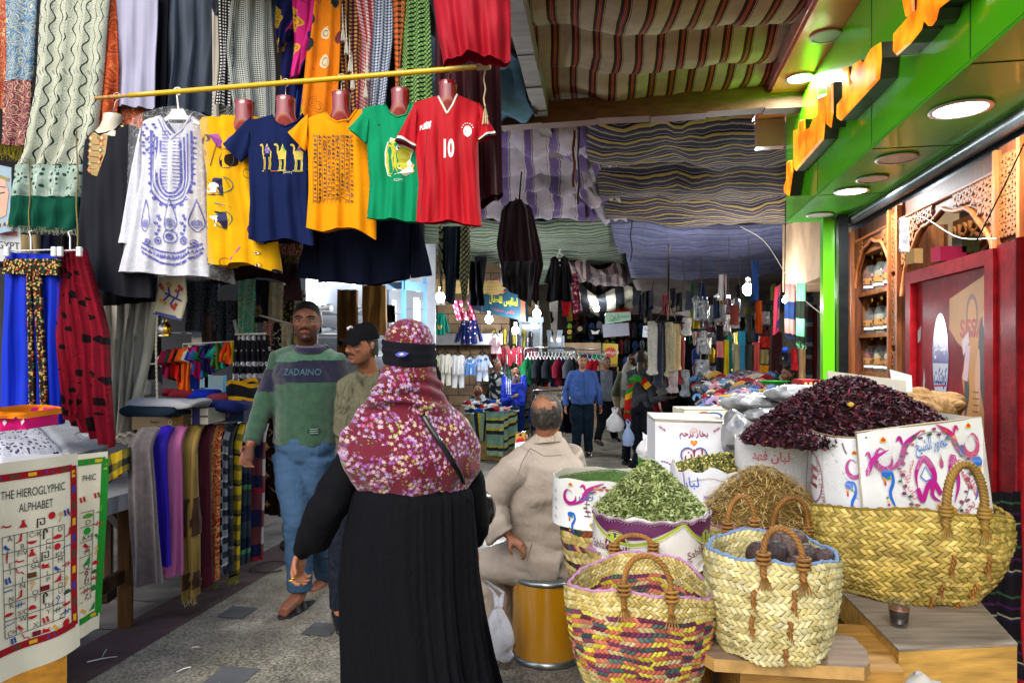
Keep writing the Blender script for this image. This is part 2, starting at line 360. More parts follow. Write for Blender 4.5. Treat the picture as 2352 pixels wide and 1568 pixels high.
class Draw:
 def __init__(d,mb,S,mat='paint',off=.0015):d.mb=mb; d.S=S; d.mat=mat; d.off=off; d.k=0
 def _c(d,c):d.mb.mat(d.mat,c); d.k+=1; return d.off+d.k*.00002
 def poly(d,pts,c,off=None):
  o=d._c(c)
  if off:o=off
  T=tessellate_polygon([[Vector((a,b,0))for a,b in pts]]); d.mb.add([tuple(d.S(a,b,o))for a,b in pts],[list(t)for t in T],sm=False)
 def ell(d,x,y,rx,ry,c,n=14,a=0):d.poly([(x+rx*cos(t)*cos(a)-ry*sin(t)*sin(a),y+rx*cos(t)*sin(a)+ry*sin(t)*cos(a))for t in[2*PI*i/n for i in range(n)]],c)
 def rect(d,x0,y0,x1,y1,c,n=1):
  o=d._c(c); V=[]; Fs=[]
  for i in range(n+1):V+=[tuple(d.S(x0+(x1-x0)*i/n,y0,o)),tuple(d.S(x0+(x1-x0)*i/n,y1,o))]
  d.mb.add(V,[(2*i,2*i+2,2*i+3,2*i+1)for i in range(n)],sm=False)
 def line(d,pts,w,c,asp=1.,n=None,taper=False):
  o=d._c(c)
  if n:pts=[(p.x,p.y)for p in spl([(a,b,0)for a,b in pts],n)]
  V=[]; m=len(pts)
  for i,(x,y)in enumerate(pts):
   a=pts[max(i-1,0)]; b=pts[min(i+1,m-1)]; dx,dy=(b[0]-a[0])*asp,(b[1]-a[1]); L=math.hypot(dx,dy)or 1; q=w/2*(1 if not taper else max(.12,sin(PI*(i+.5)/m)))
   V+=[tuple(d.S(x-dy/L*q/asp,y+dx/L*q,o)),tuple(d.S(x+dy/L*q/asp,y-dx/L*q,o))]
  d.mb.add(V,[(2*i,2*i+2,2*i+3,2*i+1)for i in range(m-1)],sm=False)
 def ring(d,x,y,rx,ry,w,c,asp=1,n=24,a0=0,a1=2*PI):d.line([(x+rx*cos(a0+(a1-a0)*i/n),y+ry*sin(a0+(a1-a0)*i/n))for i in range(n+1)],w,c,asp)
 def text(d,body,x,y,h,c,asp=1.,a=0,wid=None,bold=0):
  o=d._c(c); V,Fs=textmesh(body,0,0,bold)
  if not V:return
  xs=[v[0]for v in V]; k=h/.72; kx=k/asp
  if wid:kx=wid/(max(xs)-min(xs)+1e-6)
  ca,sa=cos(a),sin(a); d.mb.add([tuple(d.S(x+(v[0]*ca-v[1]*sa)*kx,y+(v[0]*sa+v[1]*ca)*k,o))for v in V],Fs,sm=False)
 def heart(d,x,y,w,h,c,n=20,ol=None):
  P=[(x+w/2*(16*sin(t)**3)/16,y+h/2*(13*cos(t)-5*cos(2*t)-2*cos(3*t)-cos(4*t))/16)for t in[2*PI*i/n for i in range(n)]]
  if ol:d.line(P+[P[0]],ol,c)
  else:d.poly(P,c)
def quadS(a,b,c,d):
 a,b,c,d=[Vector(p)for p in(a,b,c,d)]; n=(b-a).cross(d-a).normalized()
 return lambda s,t,o=0:(a*(1-s)+b*s)*(1-t)+(d*(1-s)+c*s)*t+n*o
def hitS(tree,x0,x1,y0,y1,d,dirn=(0,1,0)):
 def S(s,t,o=0):
  p=W(x0+(x1-x0)*s,y0+(y1-y0)*t,d); h=tree.ray_cast(p+Vector((0,-.6,0)),Vector((0,1,0)),1.5)
  q=h[0]if h[0]is not None else p; return q+Vector((0,-o-.001,0))
 return S
def bvh(mb):return BVHTree.FromPolygons([tuple(v)for v in np.concatenate(mb.v)],mb.f)
def edge(pts):return lambda y:float(np.interp(y,[p[1]for p in pts],[p[0]for p in pts]))
def sheet(mb,L,R,d,folds=5,amp=.02,thick=.012,nu=None,nv=26,top=None,bot=None,seed=0,mat=None,col=None,bulge=0,grow=.5,tip=None,dz=None,drift=1.):
 """hanging cloth between image edges L and R (lists of (x,y)) at depth d; closed flattened tube so it has two faces"""
 if mat:mb.mat(mat,col)
 eL,eR=edge(L),edge(R); y0=L[0][1]; y1=L[-1][1]; yr0=R[0][1]; yr1=R[-1][1]; nu=nu or max(14,int(folds*7)); rs=random.Random(seed); ph=[rs.uniform(0,6.28)for _ in range(5)]
 top=top or(lambda u:y0+(yr0-y0)*u); bot=bot or(lambda u:y1+(yr1-y1)*u)
 def pt(u,v,back):
  yt=top(u); yb=bot(u); y=yt+(yb-yt)*v; x=eL(y)+(eR(y)-eL(y))*u; a=amp*(1-grow+grow*v)
  dd=a*(sin(2*PI*folds*u+ph[0]+drift*.8*sin(v*3+ph[1]))+.5*sin(2*PI*folds*1.9*u+ph[2]+drift*v*1.5)+.25*sin(v*9+u*6+ph[3]))
  x+=amp*F/d*.35*cos(2*PI*folds*u+ph[4]+v*1.2)*min(1,4*u*(1-u)+.05)
  q=d+dd-bulge*abs(sin(PI*u))**.7*(1 if not back else-1)+(dz(u,v)if dz else 0)
  if back:q+=thick
  else:q-=0
  p=W(x,y,d); return(p.x*1.0,q,p.z)
 wd=abs(eR((y0+y1)/2)-eL((y0+y1)/2))/F*d; ht=abs(y1-y0)/F*d
 Pf=[[pt(u/nu,v/nv,False)for u in range(nu+1)]for v in range(nv+1)]; Pb=[[pt(u/nu,v/nv,True)for u in range(nu,-1,-1)]for v in range(nv+1)]
 UV=[[(u/nu*wd*1.15,-v/nv*ht)for u in range(nu+1)]+[(u/nu*wd*1.15,-v/nv*ht)for u in range(nu,-1,-1)]for v in range(nv+1)]
 mb.grid([a+b for a,b in zip(Pf,Pb)],cv=True,uv=UV,flip=True); return mb
def fringe(mb,x0,y0,x1,y1,d,n,ln,r=.0016,mat='cloth',col='D8D4C4',seed=3):
 mb.mat(mat,col); rs=random.Random(seed)
 for i in range(n):
  u=(i+.5)/n; p=W(x0+(x1-x0)*u,y0+(y1-y0)*u,d); l=ln*rs.uniform(.7,1.15); mb.tube([p,p+Vector((rs.uniform(-.3,.3)*l,rs.uniform(-.01,.01),-l*.6)),p+Vector((rs.uniform(-.3,.3)*l,rs.uniform(-.01,.01),-l))],[r,r,r*.6],4)
# ==========================================================
n=NT('slab_stone',.55,spec=.35); v=n.co('Object',rot=(0,0,.18)); br=n.n('TexBrick',offset=.5,i_Scale=1.,i_Mortar_Size=.006,i_Brick_Width=1.1,i_Row_Height=.42,i_Color1=hx('6E6A67')+(1,),i_Color2=hx('5C5958')+(1,),i_Mortar=hx('1E1C1C')+(1,)); n.set(br.inputs['Vector'],v)
c=n.mix(1,br.outputs[0],n.ramp(n.noise(v,3,6),[(.3,.55),(.7,1.25)],'LINEAR'),'MULTIPLY'); n.color(c); n.bump(n.noise(v,60,4),.25,.004); n.set(n.b.inputs['Roughness'],n.ramp(n.noise(v,2.5,4),[(.35,.35),(.7,.75)],'LINEAR'))
n=NT('terrazzo',.5,spec=.4); v=n.co('Object'); f=n.ramp(n.noise(v,75,3),[(.36,'4E4A40'),(.5,'7C786A'),(.62,'9A9686')],'LINEAR')
c=n.mix(n.ramp(n.noise(v,1.6,5),[(.35,0.),(.75,.55)],'LINEAR'),f,hx('7A7472')); n.color(n.mix(1,c,n.ramp(n.noise(v,4.5,6),[(.3,.62),(.7,1.1)],'LINEAR'),'MULTIPLY')); n.bump(n.noise(v,120,3),.3,.003); n.set(n.b.inputs['Roughness'],n.ramp(n.noise(v,3,4),[(.35,.32),(.7,.65)],'LINEAR'))
def ground_sheet(t0,t1,s0,s1,dz,ns=30,ntt=2):
 P=[[(lambda p:(p.x,p.y,gz(p.y)+dz))(ST(t0+(t1-t0)*j/ntt,s0+(s1-s0)*i/ns,0))for i in range(ns+1)]for j in range(ntt+1)]
 return P
m=MB().mat('slab_stone'); m.grid(ground_sheet(-30,30,-12,60,0,72,8),flip=True); tag(link('ground',m,base=(0,0,0)),'dark grey stone slabs','ground',kind='structure')
m=MB().mat('terrazzo'); m.grid(ground_sheet(-2.53,.55,-6,40,.004,46,2),flip=True); tag(link('path',m,base=(0,0,0)),'pale speckled concrete band down the street','path',kind='structure')
m=MB().mat('paint','4A3A3C'); m.mats[0]='plaster'; m.grid(ground_sheet(-2.86,-2.53,-6,40,.006,46,1),flip=True); tag(link('path',m,base=(0,0,0)),'dull red granite strip edging the path','path',kind='structure')
m=MB().mat('plaster','55575A')
for px,py,w in((545,1408,.165),(738,1447,.165),(530,1556,.19)):
 d=EYE*F/(py-808); c=W(px,py,d); t=c.x*CS-c.y*SN; s=c.x*SN+c.y*CS; m.grid(ground_sheet(t-w/2,t+w/2,s-w/2,s+w/2,.009,1,1),flip=True)
tag(link('path',m,base=(0,0,0)),'dark square stones let into the path','path',kind='structure')
for k,(px,py,a,l,cc)in enumerate(((200,1525,.5,.13,'C8CCD0'),(235,1513,1.9,.09,'C8CCD0'),(405,1548,.9,.07,'E8E6E0'),(440,1492,.2,.04,'D8D0B8'))):
 d=EYE*F/(py-808); c=W(px,py,d); q=Vector((cos(a),sin(a),0)); m=MB().mat('paint',cc); m.tube([c+Vector((0,0,.012)),c+q*l*.5+Vector((0,0,.016)),c+q*l+Vector((0,0,.012))],.003,5,.5)
 tag(link('paper_scrap',m),['bent white strip of litter lying by the wheeled stand','short white strip of litter touching the bent one','small white scrap of litter out on the speckled path','tiny cream scrap of litter on the red granite strip'][k],'litter',None)
def beam_thing(a,b,w,h,label,col='5A3418',nm='beam'):
 m=MB().mat('woodh',col); a=Vector(a); b=Vector(b); P=[a.lerp(b,i/8)for i in range(9)]
 for i in range(8):m.beam(P[i]+Vector((0,0,.006*sin(i*2.1))),P[i+1]+Vector((0,0,.006*sin(i*2.1+2.1))),w*(1+.05*sin(i*1.7)),h*(1+.06*sin(i*2.9)))
 o=link('roof_'+nm,m); o['kind']='thing'; return tag(o,label,'beam')
beam_thing(W(900,288,6.35),W(1890,222,5.7),.16,.19,'thick brown timber beam across the street under the brown striped awning','5A3216')
beam_thing(W(1168,-60,3.7),W(1247,262,6.2),.12,.15,'grey weathered rafter running up along the brown striped awning','6E6258',nm='rafter')
beam_thing(W(1247,275,6.5),W(1345,505,11),.12,.15,'rough grey rafter between the purple and the yellow striped awnings','5C5248',nm='rafter')
beam_thing(W(1345,500,11),W(1500,675,23),.14,.17,'long rough rafter running off into the far market roof','4A4038',nm='rafter')
beam_thing(W(700,470,10.4),W(1830,497,10.4),.16,.22,'dark timber beam hidden behind the hanging clothes and below the yellow striped awning','2E241E')
beam_thing(W(1400,533,12.4),W(1880,518,12.4),.15,.16,'dark timber beam across the violet blue awning','2C2420')
beam_thing(W(985,553,12.2),W(1420,549,12.2),.14,.2,'pale yellow plank beam below the green striped awning','A08A58')
beam_thing(W(1380,640,18),W(1830,612,18),.15,.2,'far dark beam above the hanging stockings','30261F')
beam_thing(W(1280,690,20),W(1620,665,20),.15,.22,'farthest brown beam over the middle of the street','4A3622')
beam_thing(W(985,657,11.6),W(1200,662,11.6),.12,.22,'light wooden plank beam above the brick wall of baby clothes','B99A60')
def awn(name,mat,label,a,b,c,d,sag=.12,rip=.03,nu=30,nv=24,seed=0,cross=3,uvs=1,drop=None):
 """a near end-1, b near end-2, c far end-2, d far end-1"""
 a,b,c,d=[Vector(p)for p in(a,b,c,d)]; rs=random.Random(seed); p1,p2,p3=[rs.uniform(0,6)for _ in range(3)]; P=[]; UV=[]
 wu=(b-a).length; wv=(d-a).length
 for j in range(nv+1):
  v=j/nv; row=[]; ur=[]
  for i in range(nu+1):
   u=i/nu; p=(a*(1-u)+b*u)*(1-v)+(d*(1-u)+c*u)*v
   z=-sag*abs(sin(PI*v*cross))**.7-rip*2.2*mn.noise(Vector((u*5+p1,v*7,p2)))-rip*mn.noise(Vector((u*14,v*9+p3,0)))-sag*.5*sin(PI*u)
   p=p+Vector((rip*mn.noise(Vector((u*3,v*5,p1))),0,z)); row.append(tuple(p)); ur.append((u*wu*uvs,v*wv*uvs))
  P.append(row); UV.append(ur)
 m=MB().mat(mat); m.grid(P,uv=UV); o=link(name,m); solidify(o,.006); return tag(o,label,'awning')
ST8=[(0,'9A8A74'),(.33,'9A8A74'),(.36,'2A2226'),(.375,'C9A85A'),(.40,'2A2226'),(.45,'1E1A22'),(.53,'6A1E14'),(.58,'B4653A'),(.6,'4A1610'),(.64,'B4653A'),(.66,'6A1E14'),(.71,'1E1A22'),(.79,'C9A85A'),(.81,'2A2226'),(.84,'9A8A74')]
fab('awning_brown',stripes(0,.165,ST8,.01));
fab('awning_purple',stripes(0,.26,[(0,'9A8E96'),(.3,'9A8E96'),(.33,'4A3E3A'),(.35,'B5AAA8'),(.38,'8C7F86'),(.42,'5A4470'),(.68,'5A4470'),(.72,'8C7F86'),(.76,'4A3E3A'),(.79,'9A8E96')],.05))
fab('awning_yellow',stripes(1,.20,[(0,'2C2A3C'),(.22,'2C2A3C'),(.27,'7A6A78'),(.32,'1A1412'),(.42,'1A1412'),(.46,'8C7A4A'),(.58,'988654'),(.63,'5A4030'),(.68,'1A1412'),(.75,'3A3850'),(.9,'8C7C5C')],.05))
fab('awning_green',stripes(1,.34,[(0,'6E7C6C'),(.2,'2E3A3E'),(.3,'80876F'),(.5,'3A5048'),(.62,'757C68'),(.8,'26302E'),(.9,'6A7260')],.03))
fab('awning_violet',stripes(1,.3,[(0,'5C5E7A'),(.3,'464860'),(.36,'6A6C88'),(.7,'3C3E54'),(.76,'6A6A86')],.03))
fab('awning_blue',stripes(0,.5,[(0,'4E7288'),(.35,'1C1A20'),(.45,'5A7C90'),(.5,'C0A090'),(.53,'1C1A20'),(.75,'4E7288')],.03))
fab('awning_rag',stripes(0,.4,[(0,'7A6560'),(.3,'4A3A40'),(.5,'8A7A70'),(.7,'3C3036')],.08))
fab('awning_beige',lambda n,v:n.ramp(n.noise(v,1.5,5),[(.3,'4A423E'),(.7,'6A5E5A')],'LINEAR'))
fab('awning_zebra',stripes(0,.42,[(0,'B8B0A0'),(.5,'24262C')],.06))
awn('roof_cover','awning_beige','high dark roof cover over the whole market street',(-9,4.6,4.75),(7,4.6,4.75),(11,37,4.9),(-9,37,4.9),.05,.03,12,20,31,1)  # added cover that blocks the sky showing between the awnings
awn('awning','awning_brown','large awning of brown cloth with dark red and yellow stripes',(-.1,3.6,4.0),(2.6,3.6,4.0),W(1880,176,6.0),W(1225,232,6.4),.13,.035,40,36,1,4)
awn('awning','awning_blue','blue and black striped awning strip hanging left of the grey rafter',(-1.9,3.3,3.9),(-.2,3.3,3.95),W(1228,272,6.3),W(880,285,6.5),.12,.08,30,24,2,3)
awn('awning','awning_purple','white and purple wavy striped awning behind the dark maroon poncho',W(1060,262,6.6),W(1345,268,6.6),W(1345,492,10.4),W(1080,482,10.4),.14,.05,30,26,3,5)
awn('awning','awning_purple','narrow purple striped strip tucked beside the rough grey rafter',W(1255,272,6.7),W(1395,275,6.7),W(1440,500,10.4),W(1350,497,10.5),.1,.05,16,24,8,4)
awn('awning','awning_yellow','dark awning with long yellow and navy stripes across the street',W(1345,262,6.5),W(1960,215,6.3),W(1930,505,10.3),W(1395,497,10.3),.16,.05,34,40,4,3)
awn('awning','awning_green','pale green and dark ribbed awning beyond the hanging jerseys',W(900,495,10.6),W(1425,500,10.6),W(1450,640,17),W(960,640,17),.15,.04,30,26,5,3)
awn('awning','awning_violet','violet blue striped awning sagging beyond the yellow striped one',W(1400,500,10.6),W(1900,500,10.6),W(1860,612,15),W(1460,628,15),.22,.04,30,24,6,2)
awn('awning','awning_beige','sagging pale mauve tarpaulin over the sock stall',W(1440,590,14),W(1920,585,14),W(1830,690,22),W(1520,690,22),.55,.06,26,20,7,1)
awn('awning','awning_rag','ragged maroon and cream cloth hanging under the far rafters',W(1280,590,13),W(1470,600,14),W(1500,660,18),W(1330,650,18),.2,.1,18,16,9,2)
awn('awning','awning_zebra','cream and black striped cloth drooping over the far street',W(1310,655,15.5),W(1480,650,15.5),W(1470,672,19),W(1330,690,19),.35,.06,24,16,10,1)
fab('rag_red',lambda n,v:n.ramp(n.noise(v,3,3),[(.3,'7A1410'),(.7,'B02418')],'LINEAR'))
awn('awning','rag_red','small red cloth drooping beneath the cream and black striped one',W(1385,692,17),W(1455,690,17),W(1445,698,20),W(1395,700,20),.3,.05,12,8,12,1)
awn('awning','awning_beige','farthest dim cloth closing the roof of the street',W(1000,640,17.5),W(1900,640,17.5),W(1800,720,34),W(1200,720,34),.5,.08,20,16,11,3)
for k,(x,y0,y1,d,lb)in enumerate(((1535,560,735,11,'dark thick cord above the bundle of long stockings'),(1650,555,700,12,'thin brown cord dropping toward the packs of socks'),(1610,590,720,12.5,'thin cord between the stockings and the sock packs'),(1570,600,690,13,'short thin cord under the mauve tarpaulin'),(1700,570,690,12,'twisted pale cord near the bright bulb over the sock stall'),(1450,480,600,10.3,'frayed string trailing from the rough rafter'),(1329,275,470,6.4,'thin black wire hanging below the brown beam'),(1318,300,430,6.5,'torn brown strap dangling from the brown beam'),(1113,160,245,3.25,'cream cord with a tassel at the end of the yellow rod'),(68,340,560,3.95,'knotted straw rope beside the long wavy shawl'),(177,300,570,3.62,'knotted straw rope beside the black tunic'),(1500,620,700,15,'thin far cord over the middle of the street'))):
 m=MB().mat('cloth','4A3C30' if k<5 else '8A7A50' if k in(9,10)else 'C8B890' if k==8 else '5A2E18' if k==7 else '2A2420'); P=[W(x+2*sin(i*1.3+k),y0+(y1-y0)*i/9,d)for i in range(10)]
 m.tube(P,.012 if k in(0,7)else.004 if d<5 else.008,6)
 if k==8:
  for j in range(12):m.tube([P[-1],P[-1]+Vector((.008*cos(j),.008*sin(j),-.03)),P[-1]+Vector((.014*cos(j),.014*sin(j),-.085))],.0016,4)
 tag(link('string',m),lb,'cord')
n=NT('brickwall',.85,spec=.2); v=n.co('Object'); q=n.n('Mapping'); n.set(q.inputs[0],v); q.inputs['Rotation'].default_value=(PI/2,0,0)
br=n.n('TexBrick',i_Scale=1.,i_Mortar_Size=.008,i_Brick_Width=.42,i_Row_Height=.2,i_Color1=hx('8A7258')+(1,),i_Color2=hx('6E5A48')+(1,),i_Mortar=hx('3A3028')+(1,)); n.set(br.inputs['Vector'],q.outputs[0]); n.color(n.mix(1,br.outputs[0],n.ramp(n.noise(v,4,4),[(.3,.7),(.7,1.15)],'LINEAR'),'MULTIPLY')); n.bump(br.outputs[1],.4,-.01)
def wall(label,x0,x1,y0,y1,z0,z1,col,mat='plaster',rz=None,name='wall',cat='wall'):
 m=MB().mat(mat,col)
 if rz is None:m.box(((x0+x1)/2,(y0+y1)/2,(z0+z1)/2),(x1-x0,y1-y0,z1-z0),bev=.01)
 else:m.hexa([tuple(ST(t,s,z))for z in(z0,z1)for t,s in((x0,y0),(x1,y0),(x1,y1),(x0,y1))])
 o=link(name,m); return tag(o,label,cat)
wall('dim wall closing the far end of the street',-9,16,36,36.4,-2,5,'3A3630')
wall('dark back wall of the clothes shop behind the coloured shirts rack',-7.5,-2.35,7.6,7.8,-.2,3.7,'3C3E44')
wall('dark upper wall behind the row of hanging scarves',-4.6,-.62,4.75,4.85,2.15,5,'1C181A')  # added backing, near black so the gaps between scarves stay dark
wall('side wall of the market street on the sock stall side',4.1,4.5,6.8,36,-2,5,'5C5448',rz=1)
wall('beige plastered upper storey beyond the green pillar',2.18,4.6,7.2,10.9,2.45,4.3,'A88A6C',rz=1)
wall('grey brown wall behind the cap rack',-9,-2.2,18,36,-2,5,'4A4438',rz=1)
wall('tan block wall behind the baby clothes',-3.3,-.05,13.4,13.6,-.3,3.9,'8A7258',mat='brickwall')
wall('grey ledge above the row of baby suits',-2.0,-.18,12.9,13.38,1.68,1.9,'8E8C90')
wall('beige partition board behind the jacket racks',.62,2.25,17.2,17.3,-.4,1.78,'B09478')
wall('stone pillar beside the small lit shop windows',.35,.62,15.8,16.1,-.4,3.4,'B08A4C',mat='brickwall')
wall('dark wooden back wall inside the spice shop',2.75,2.85,1.2,6.5,0,3.2,'2A1608',rz=1)
# ==========================================================
def PT(px,py,t):d=t/((px-1176)/F*CS-SN); return W(px,py,d)
shop=empty('spice_shop',ST(1.6,4.2,0),'spice shop front with a bright green fascia and orange raised letters','shop')
m=MB().mat('gloss','56C80E'); m.hexa([tuple(ST(t,s,z))for z in(2.754,3.70)for t,s in((1.355,.6),(1.40,.6),(1.40,6.62),(1.355,6.62))]); m.hexa([tuple(ST(t,s,z))for z in(2.754,3.70)for t,s in((1.402,6.57),(1.95,6.57),(1.95,6.62),(1.402,6.62))]); m.mat('rubber','1E5A0A'); [m.hexa([tuple(ST(t,s+e,z))for z in(2.76,3.695)for t,e in((1.3525,0),(1.357,0),(1.357,.006),(1.3525,.006))])for s in(1.9,3.1,4.3,5.5)]; link('fascia',m,shop)
n=NT('green_mirror',.4,spec=.3); v=n.co('Object'); n.color(n.ramp(n.noise(v,2.5,3),[(.3,'38980E'),(.7,'52B818')],'LINEAR')); n.b.inputs['Coat Weight'].default_value=.25; n.b.inputs['Coat Roughness'].default_value=.08; n.bump(n.noise(v,2.2,1),.1,.02)
m=MB().mat('green_mirror'); m.hexa([tuple(ST(t,s,z))for z in(2.735,2.752)for t,s in((1.355,.6),(1.83,.6),(1.83,6.62),(1.355,6.62))]); m.mat('rubber','1A3A0C'); [m.hexa([tuple(ST(t,s+e,z))for z in(2.732,2.737)for t,e in((1.36,0),(1.825,0),(1.825,.006),(1.36,.006))])for s in(1.9,3.1,4.3,5.5)]; link('soffit',m,shop)
m=MB().mat('gloss','D8703E'); m.hexa([tuple(ST(t,s,z))for z in(3.705,3.73)for t,s in((1.10,.4),(1.42,.4),(1.42,6.75),(1.10,6.75))]); m.mat('gloss','B0706A'); m.hexa([tuple(ST(t,s,z))for z in(3.735,3.86)for t,s in((1.08,.4),(1.5,.4),(1.5,6.78),(1.08,6.78))]);
m.mat('gloss','C89088'); m.hexa([tuple(ST(t,s,z))for z in(3.45,3.70)for t,s in((1.10,6.64),(1.35,6.64),(1.35,6.75),(1.10,6.75))]); link('canopy',m,shop)
m=MB().mat('gloss','5FBF12'); m.hexa([tuple(ST(t,s,z))for z in(0,2.73)for t,s in((1.62,6.40),(1.715,6.40),(1.715,6.5),(1.62,6.5))]); link('pillar',m,shop)
m=MB().mat('metal','3A3E40'); m.hexa([tuple(ST(t,s,z))for z in(0,2.73)for t,s in((1.72,6.30),(1.80,6.30),(1.80,6.42),(1.72,6.42))]); m.mat('metal','8A9294')
m.tube([ST(1.86,s,2.70)for s in(.6,3,6.55)],.045,10); m.mat('metal','4A5054').hexa([tuple(ST(t,s,z))for z in(2.62,2.745)for t,s in((1.91,.6),(2.0,.6),(2.0,6.6),(1.91,6.6))]); link('shutter_rail',m,shop)
Z=.3339
LET=[[(140,1110),(170,1100),(175,1180),(150,1350),(120,1330),(118,1290),(135,1240)],[(180,900),(215,890),(222,830),(258,820),(262,900),(300,880),(330,800),(355,790),(358,660),(405,645),(408,720),(385,960),(195,1178),(180,1160)],[(418,580),(450,565),(452,780),(437,880),(415,860)],[(480,735),(522,680),(520,470),(555,460),(575,600),(595,570),(580,530),(600,440),(640,415),(662,450),(735,320),(780,290),(785,400),(770,545),(505,832),(478,815)],[(870,240),(965,130),(1045,60),(1050,-40),(1330,-60),(1180,60),(1160,140),(1130,180),(1080,120),(1060,205),(985,300),(890,385),(868,360)],[(935,-40),(1005,-40),(1012,80),(965,118)]]
n=NT('letter_face',.25,spec=.5); v=n.co('Object'); c=n.ramp(n.noise(v,5,4),[(.35,'FF5A08'),(.65,'FFA21A')],'LINEAR'); n.color(c); n.set(n.b.inputs['Emission Color'],c); n.b.inputs['Emission Strength'].default_value=.75
sg=empty('sign_letters',ST(1.25,5.5,2.9),'raised orange glowing letters along the green fascia','sign')
for L in LET:
 P=[PT(1763.5+a*Z,b*Z,1.265)for a,b in L]; m=MB().mat('metal','4C4A40'); dv=ST(1.352,0,0)-ST(1.265,0,0); N=len(P)
 c0=sum(P,Vector())/N; fr=[p+(dv*0)for p in P]; bk=[p+dv for p in P]
 m.add([tuple(p)for p in fr+bk],[[i,(i+1)%N,N+(i+1)%N,N+i]for i in range(N)],sm=False); m.tri(bk)
 l=link('letter',m,sg); m=MB().mat('letter_face'); q=ST(-.012,0,0); inn=[c0+(p-c0)*.93+q for p in P]; T=tessellate_polygon([inn]); m.add([tuple(p)for p in inn]+[tuple(p)for p in P],[list(t)for t in T]+[[i,(i+1)%N,N+(i+1)%N,N+i]for i in range(N)],sm=False); link('letter_face',m,l)
def downlight(px,py,z,lit,label,r=.085,power=14):
 d=(z-EYE)*F/(808-py); c=W(px,py,d); o=empty('ceiling_light',c,label,'ceiling light','round lights set in the shop canopy')
 m=MB().mat('paint','D8D4C8'); m.lathe([(r*.9,.0),(r*1.08,-.004),(r*1.1,-.012),(r*.94,-.014)],c,28,False,False); m.mat('paint','C8C4BC'); m.lathe([(r*.94,-.008),(.001,-.008)],c,28,False,False);
 link('light_rim',m,o)
 m=MB().mat('lamp_white' if lit else 'paint','B8B8A8'); m.lathe([(r*.9,-.010),(r*.3,-.0105),(.001,-.0105)],c,28,False,False); link('light_disc',m,o)
 if lit:
  l=bpy.data.lights.new('lamp','AREA'); l.shape='DISK'; l.size=r*1.7; l.energy=power; l.color=(.95,.98,1); q=bpy.data.objects.new('lamp',l); COL.objects.link(q); q.location=(c.x,c.y,c.z-.03); q.parent=None; q['kind']='helper'
downlight(2206,248,2.733,1,'lit round light in the soffit nearest the viewer',.125,36)
downlight(2060,362,2.733,0,'unlit round light in the green soffit between the two lit ones, larger of the pair',.11)
downlight(2004,409,2.733,0,'unlit round light beside the farther lit soffit light',.095)
downlight(1955,437,2.733,1,'lit round light farther along the green soffit',.11,32)
downlight(1883,492,2.733,0,'unlit round light at the far corner above the green pillar',.10)
downlight(1897,82,3.703,0,'unlit round light high in the orange canopy nearest the viewer',.095)
downlight(1838,178,3.703,1,'lit round light in the orange canopy',.10,30)
downlight(1790,250,3.703,0,'unlit round light at the far tip of the orange canopy',.09)
downlight(2026,20,3.703,1,'bright light washing the top of the green fascia',.10,45)  # added wash lamp, put in to brighten the fascia
# ==========================================================
ST_=ST
def ST(t,s,z):return ST_(t-.085,s+.38,z)
fr=empty('carved_shopfront',ST(1.95,4.6,0),'carved brown wooden arches and columns of the spice shop','shopfront')
def TS(t):return lambda s,z,o=0:ST(t-o,s,z)
def panel(t0,t1,s0,s1,z0,z1,name,col='6A3414',par=fr,mat='wood'):
 m=MB().mat(mat,col); m.hexa([tuple(ST(t,s,z))for z in(z0,z1)for t,s in((t0,s0),(t1,s0),(t1,s1),(t0,s1))]); return link(name,m,par)
def lattice(m,t,s0,s1,z0,z1,cell=.07,w=.013,dep=.014,col='74421C'):
 m.mat('wood',col); a=ST(0,0,0); ns=max(1,round((s1-s0)/cell)); nz=max(1,round((z1-z0)/cell));
 for i in range(ns):
  for j in range(nz):
   cs=s0+(s1-s0)*(i+.5)/ns; cz=z0+(z1-z0)*(j+.5)/nz; hs=(s1-s0)/ns/2; hz=(z1-z0)/nz/2
   for k in range(4):
    a0=PI/4*(2*k); p=ST(t,cs+hs*cos(a0),cz+hz*sin(a0)); q=ST(t,cs+hs*.45*cos(a0+PI/4),cz+hz*.45*sin(a0+PI/4)); r=ST(t,cs+hs*cos(a0+PI/2),cz+hz*sin(a0+PI/2)); e=ST(t,cs+hs*1*(1 if cos(a0+PI/4)>0 else-1),cz+hz*(1 if sin(a0+PI/4)>0 else-1))
    m.beam(p,q,w,dep); m.beam(q,r,w,dep); m.beam(q,e,w*.8,dep)
for s0,s1 in((5.98,6.10),(4.93,5.13),(3.34,3.60),(2.0,2.2)):
 o=panel(1.96,2.02,s0,s1,0,2.62,'column','5E2E12'); m=MB(); m.mat('wood','8A4A1C')
 for e in(s0,s1-.03):m.hexa([tuple(ST(t,s,z))for z in(0,2.6)for t,s in((1.925,e),(1.957,e),(1.957,e+.03),(1.925,e+.03))])
 for z0,z1 in((.2,.9),(.95,1.55),(1.6,2.1),(2.14,2.56)):lattice(m,1.948,s0+.035,s1-.035,z0,z1,.075)
 link('carving',m,o)
panel(1.98,2.02,2.2,6.12,2.52,2.62,'header','4A240E')
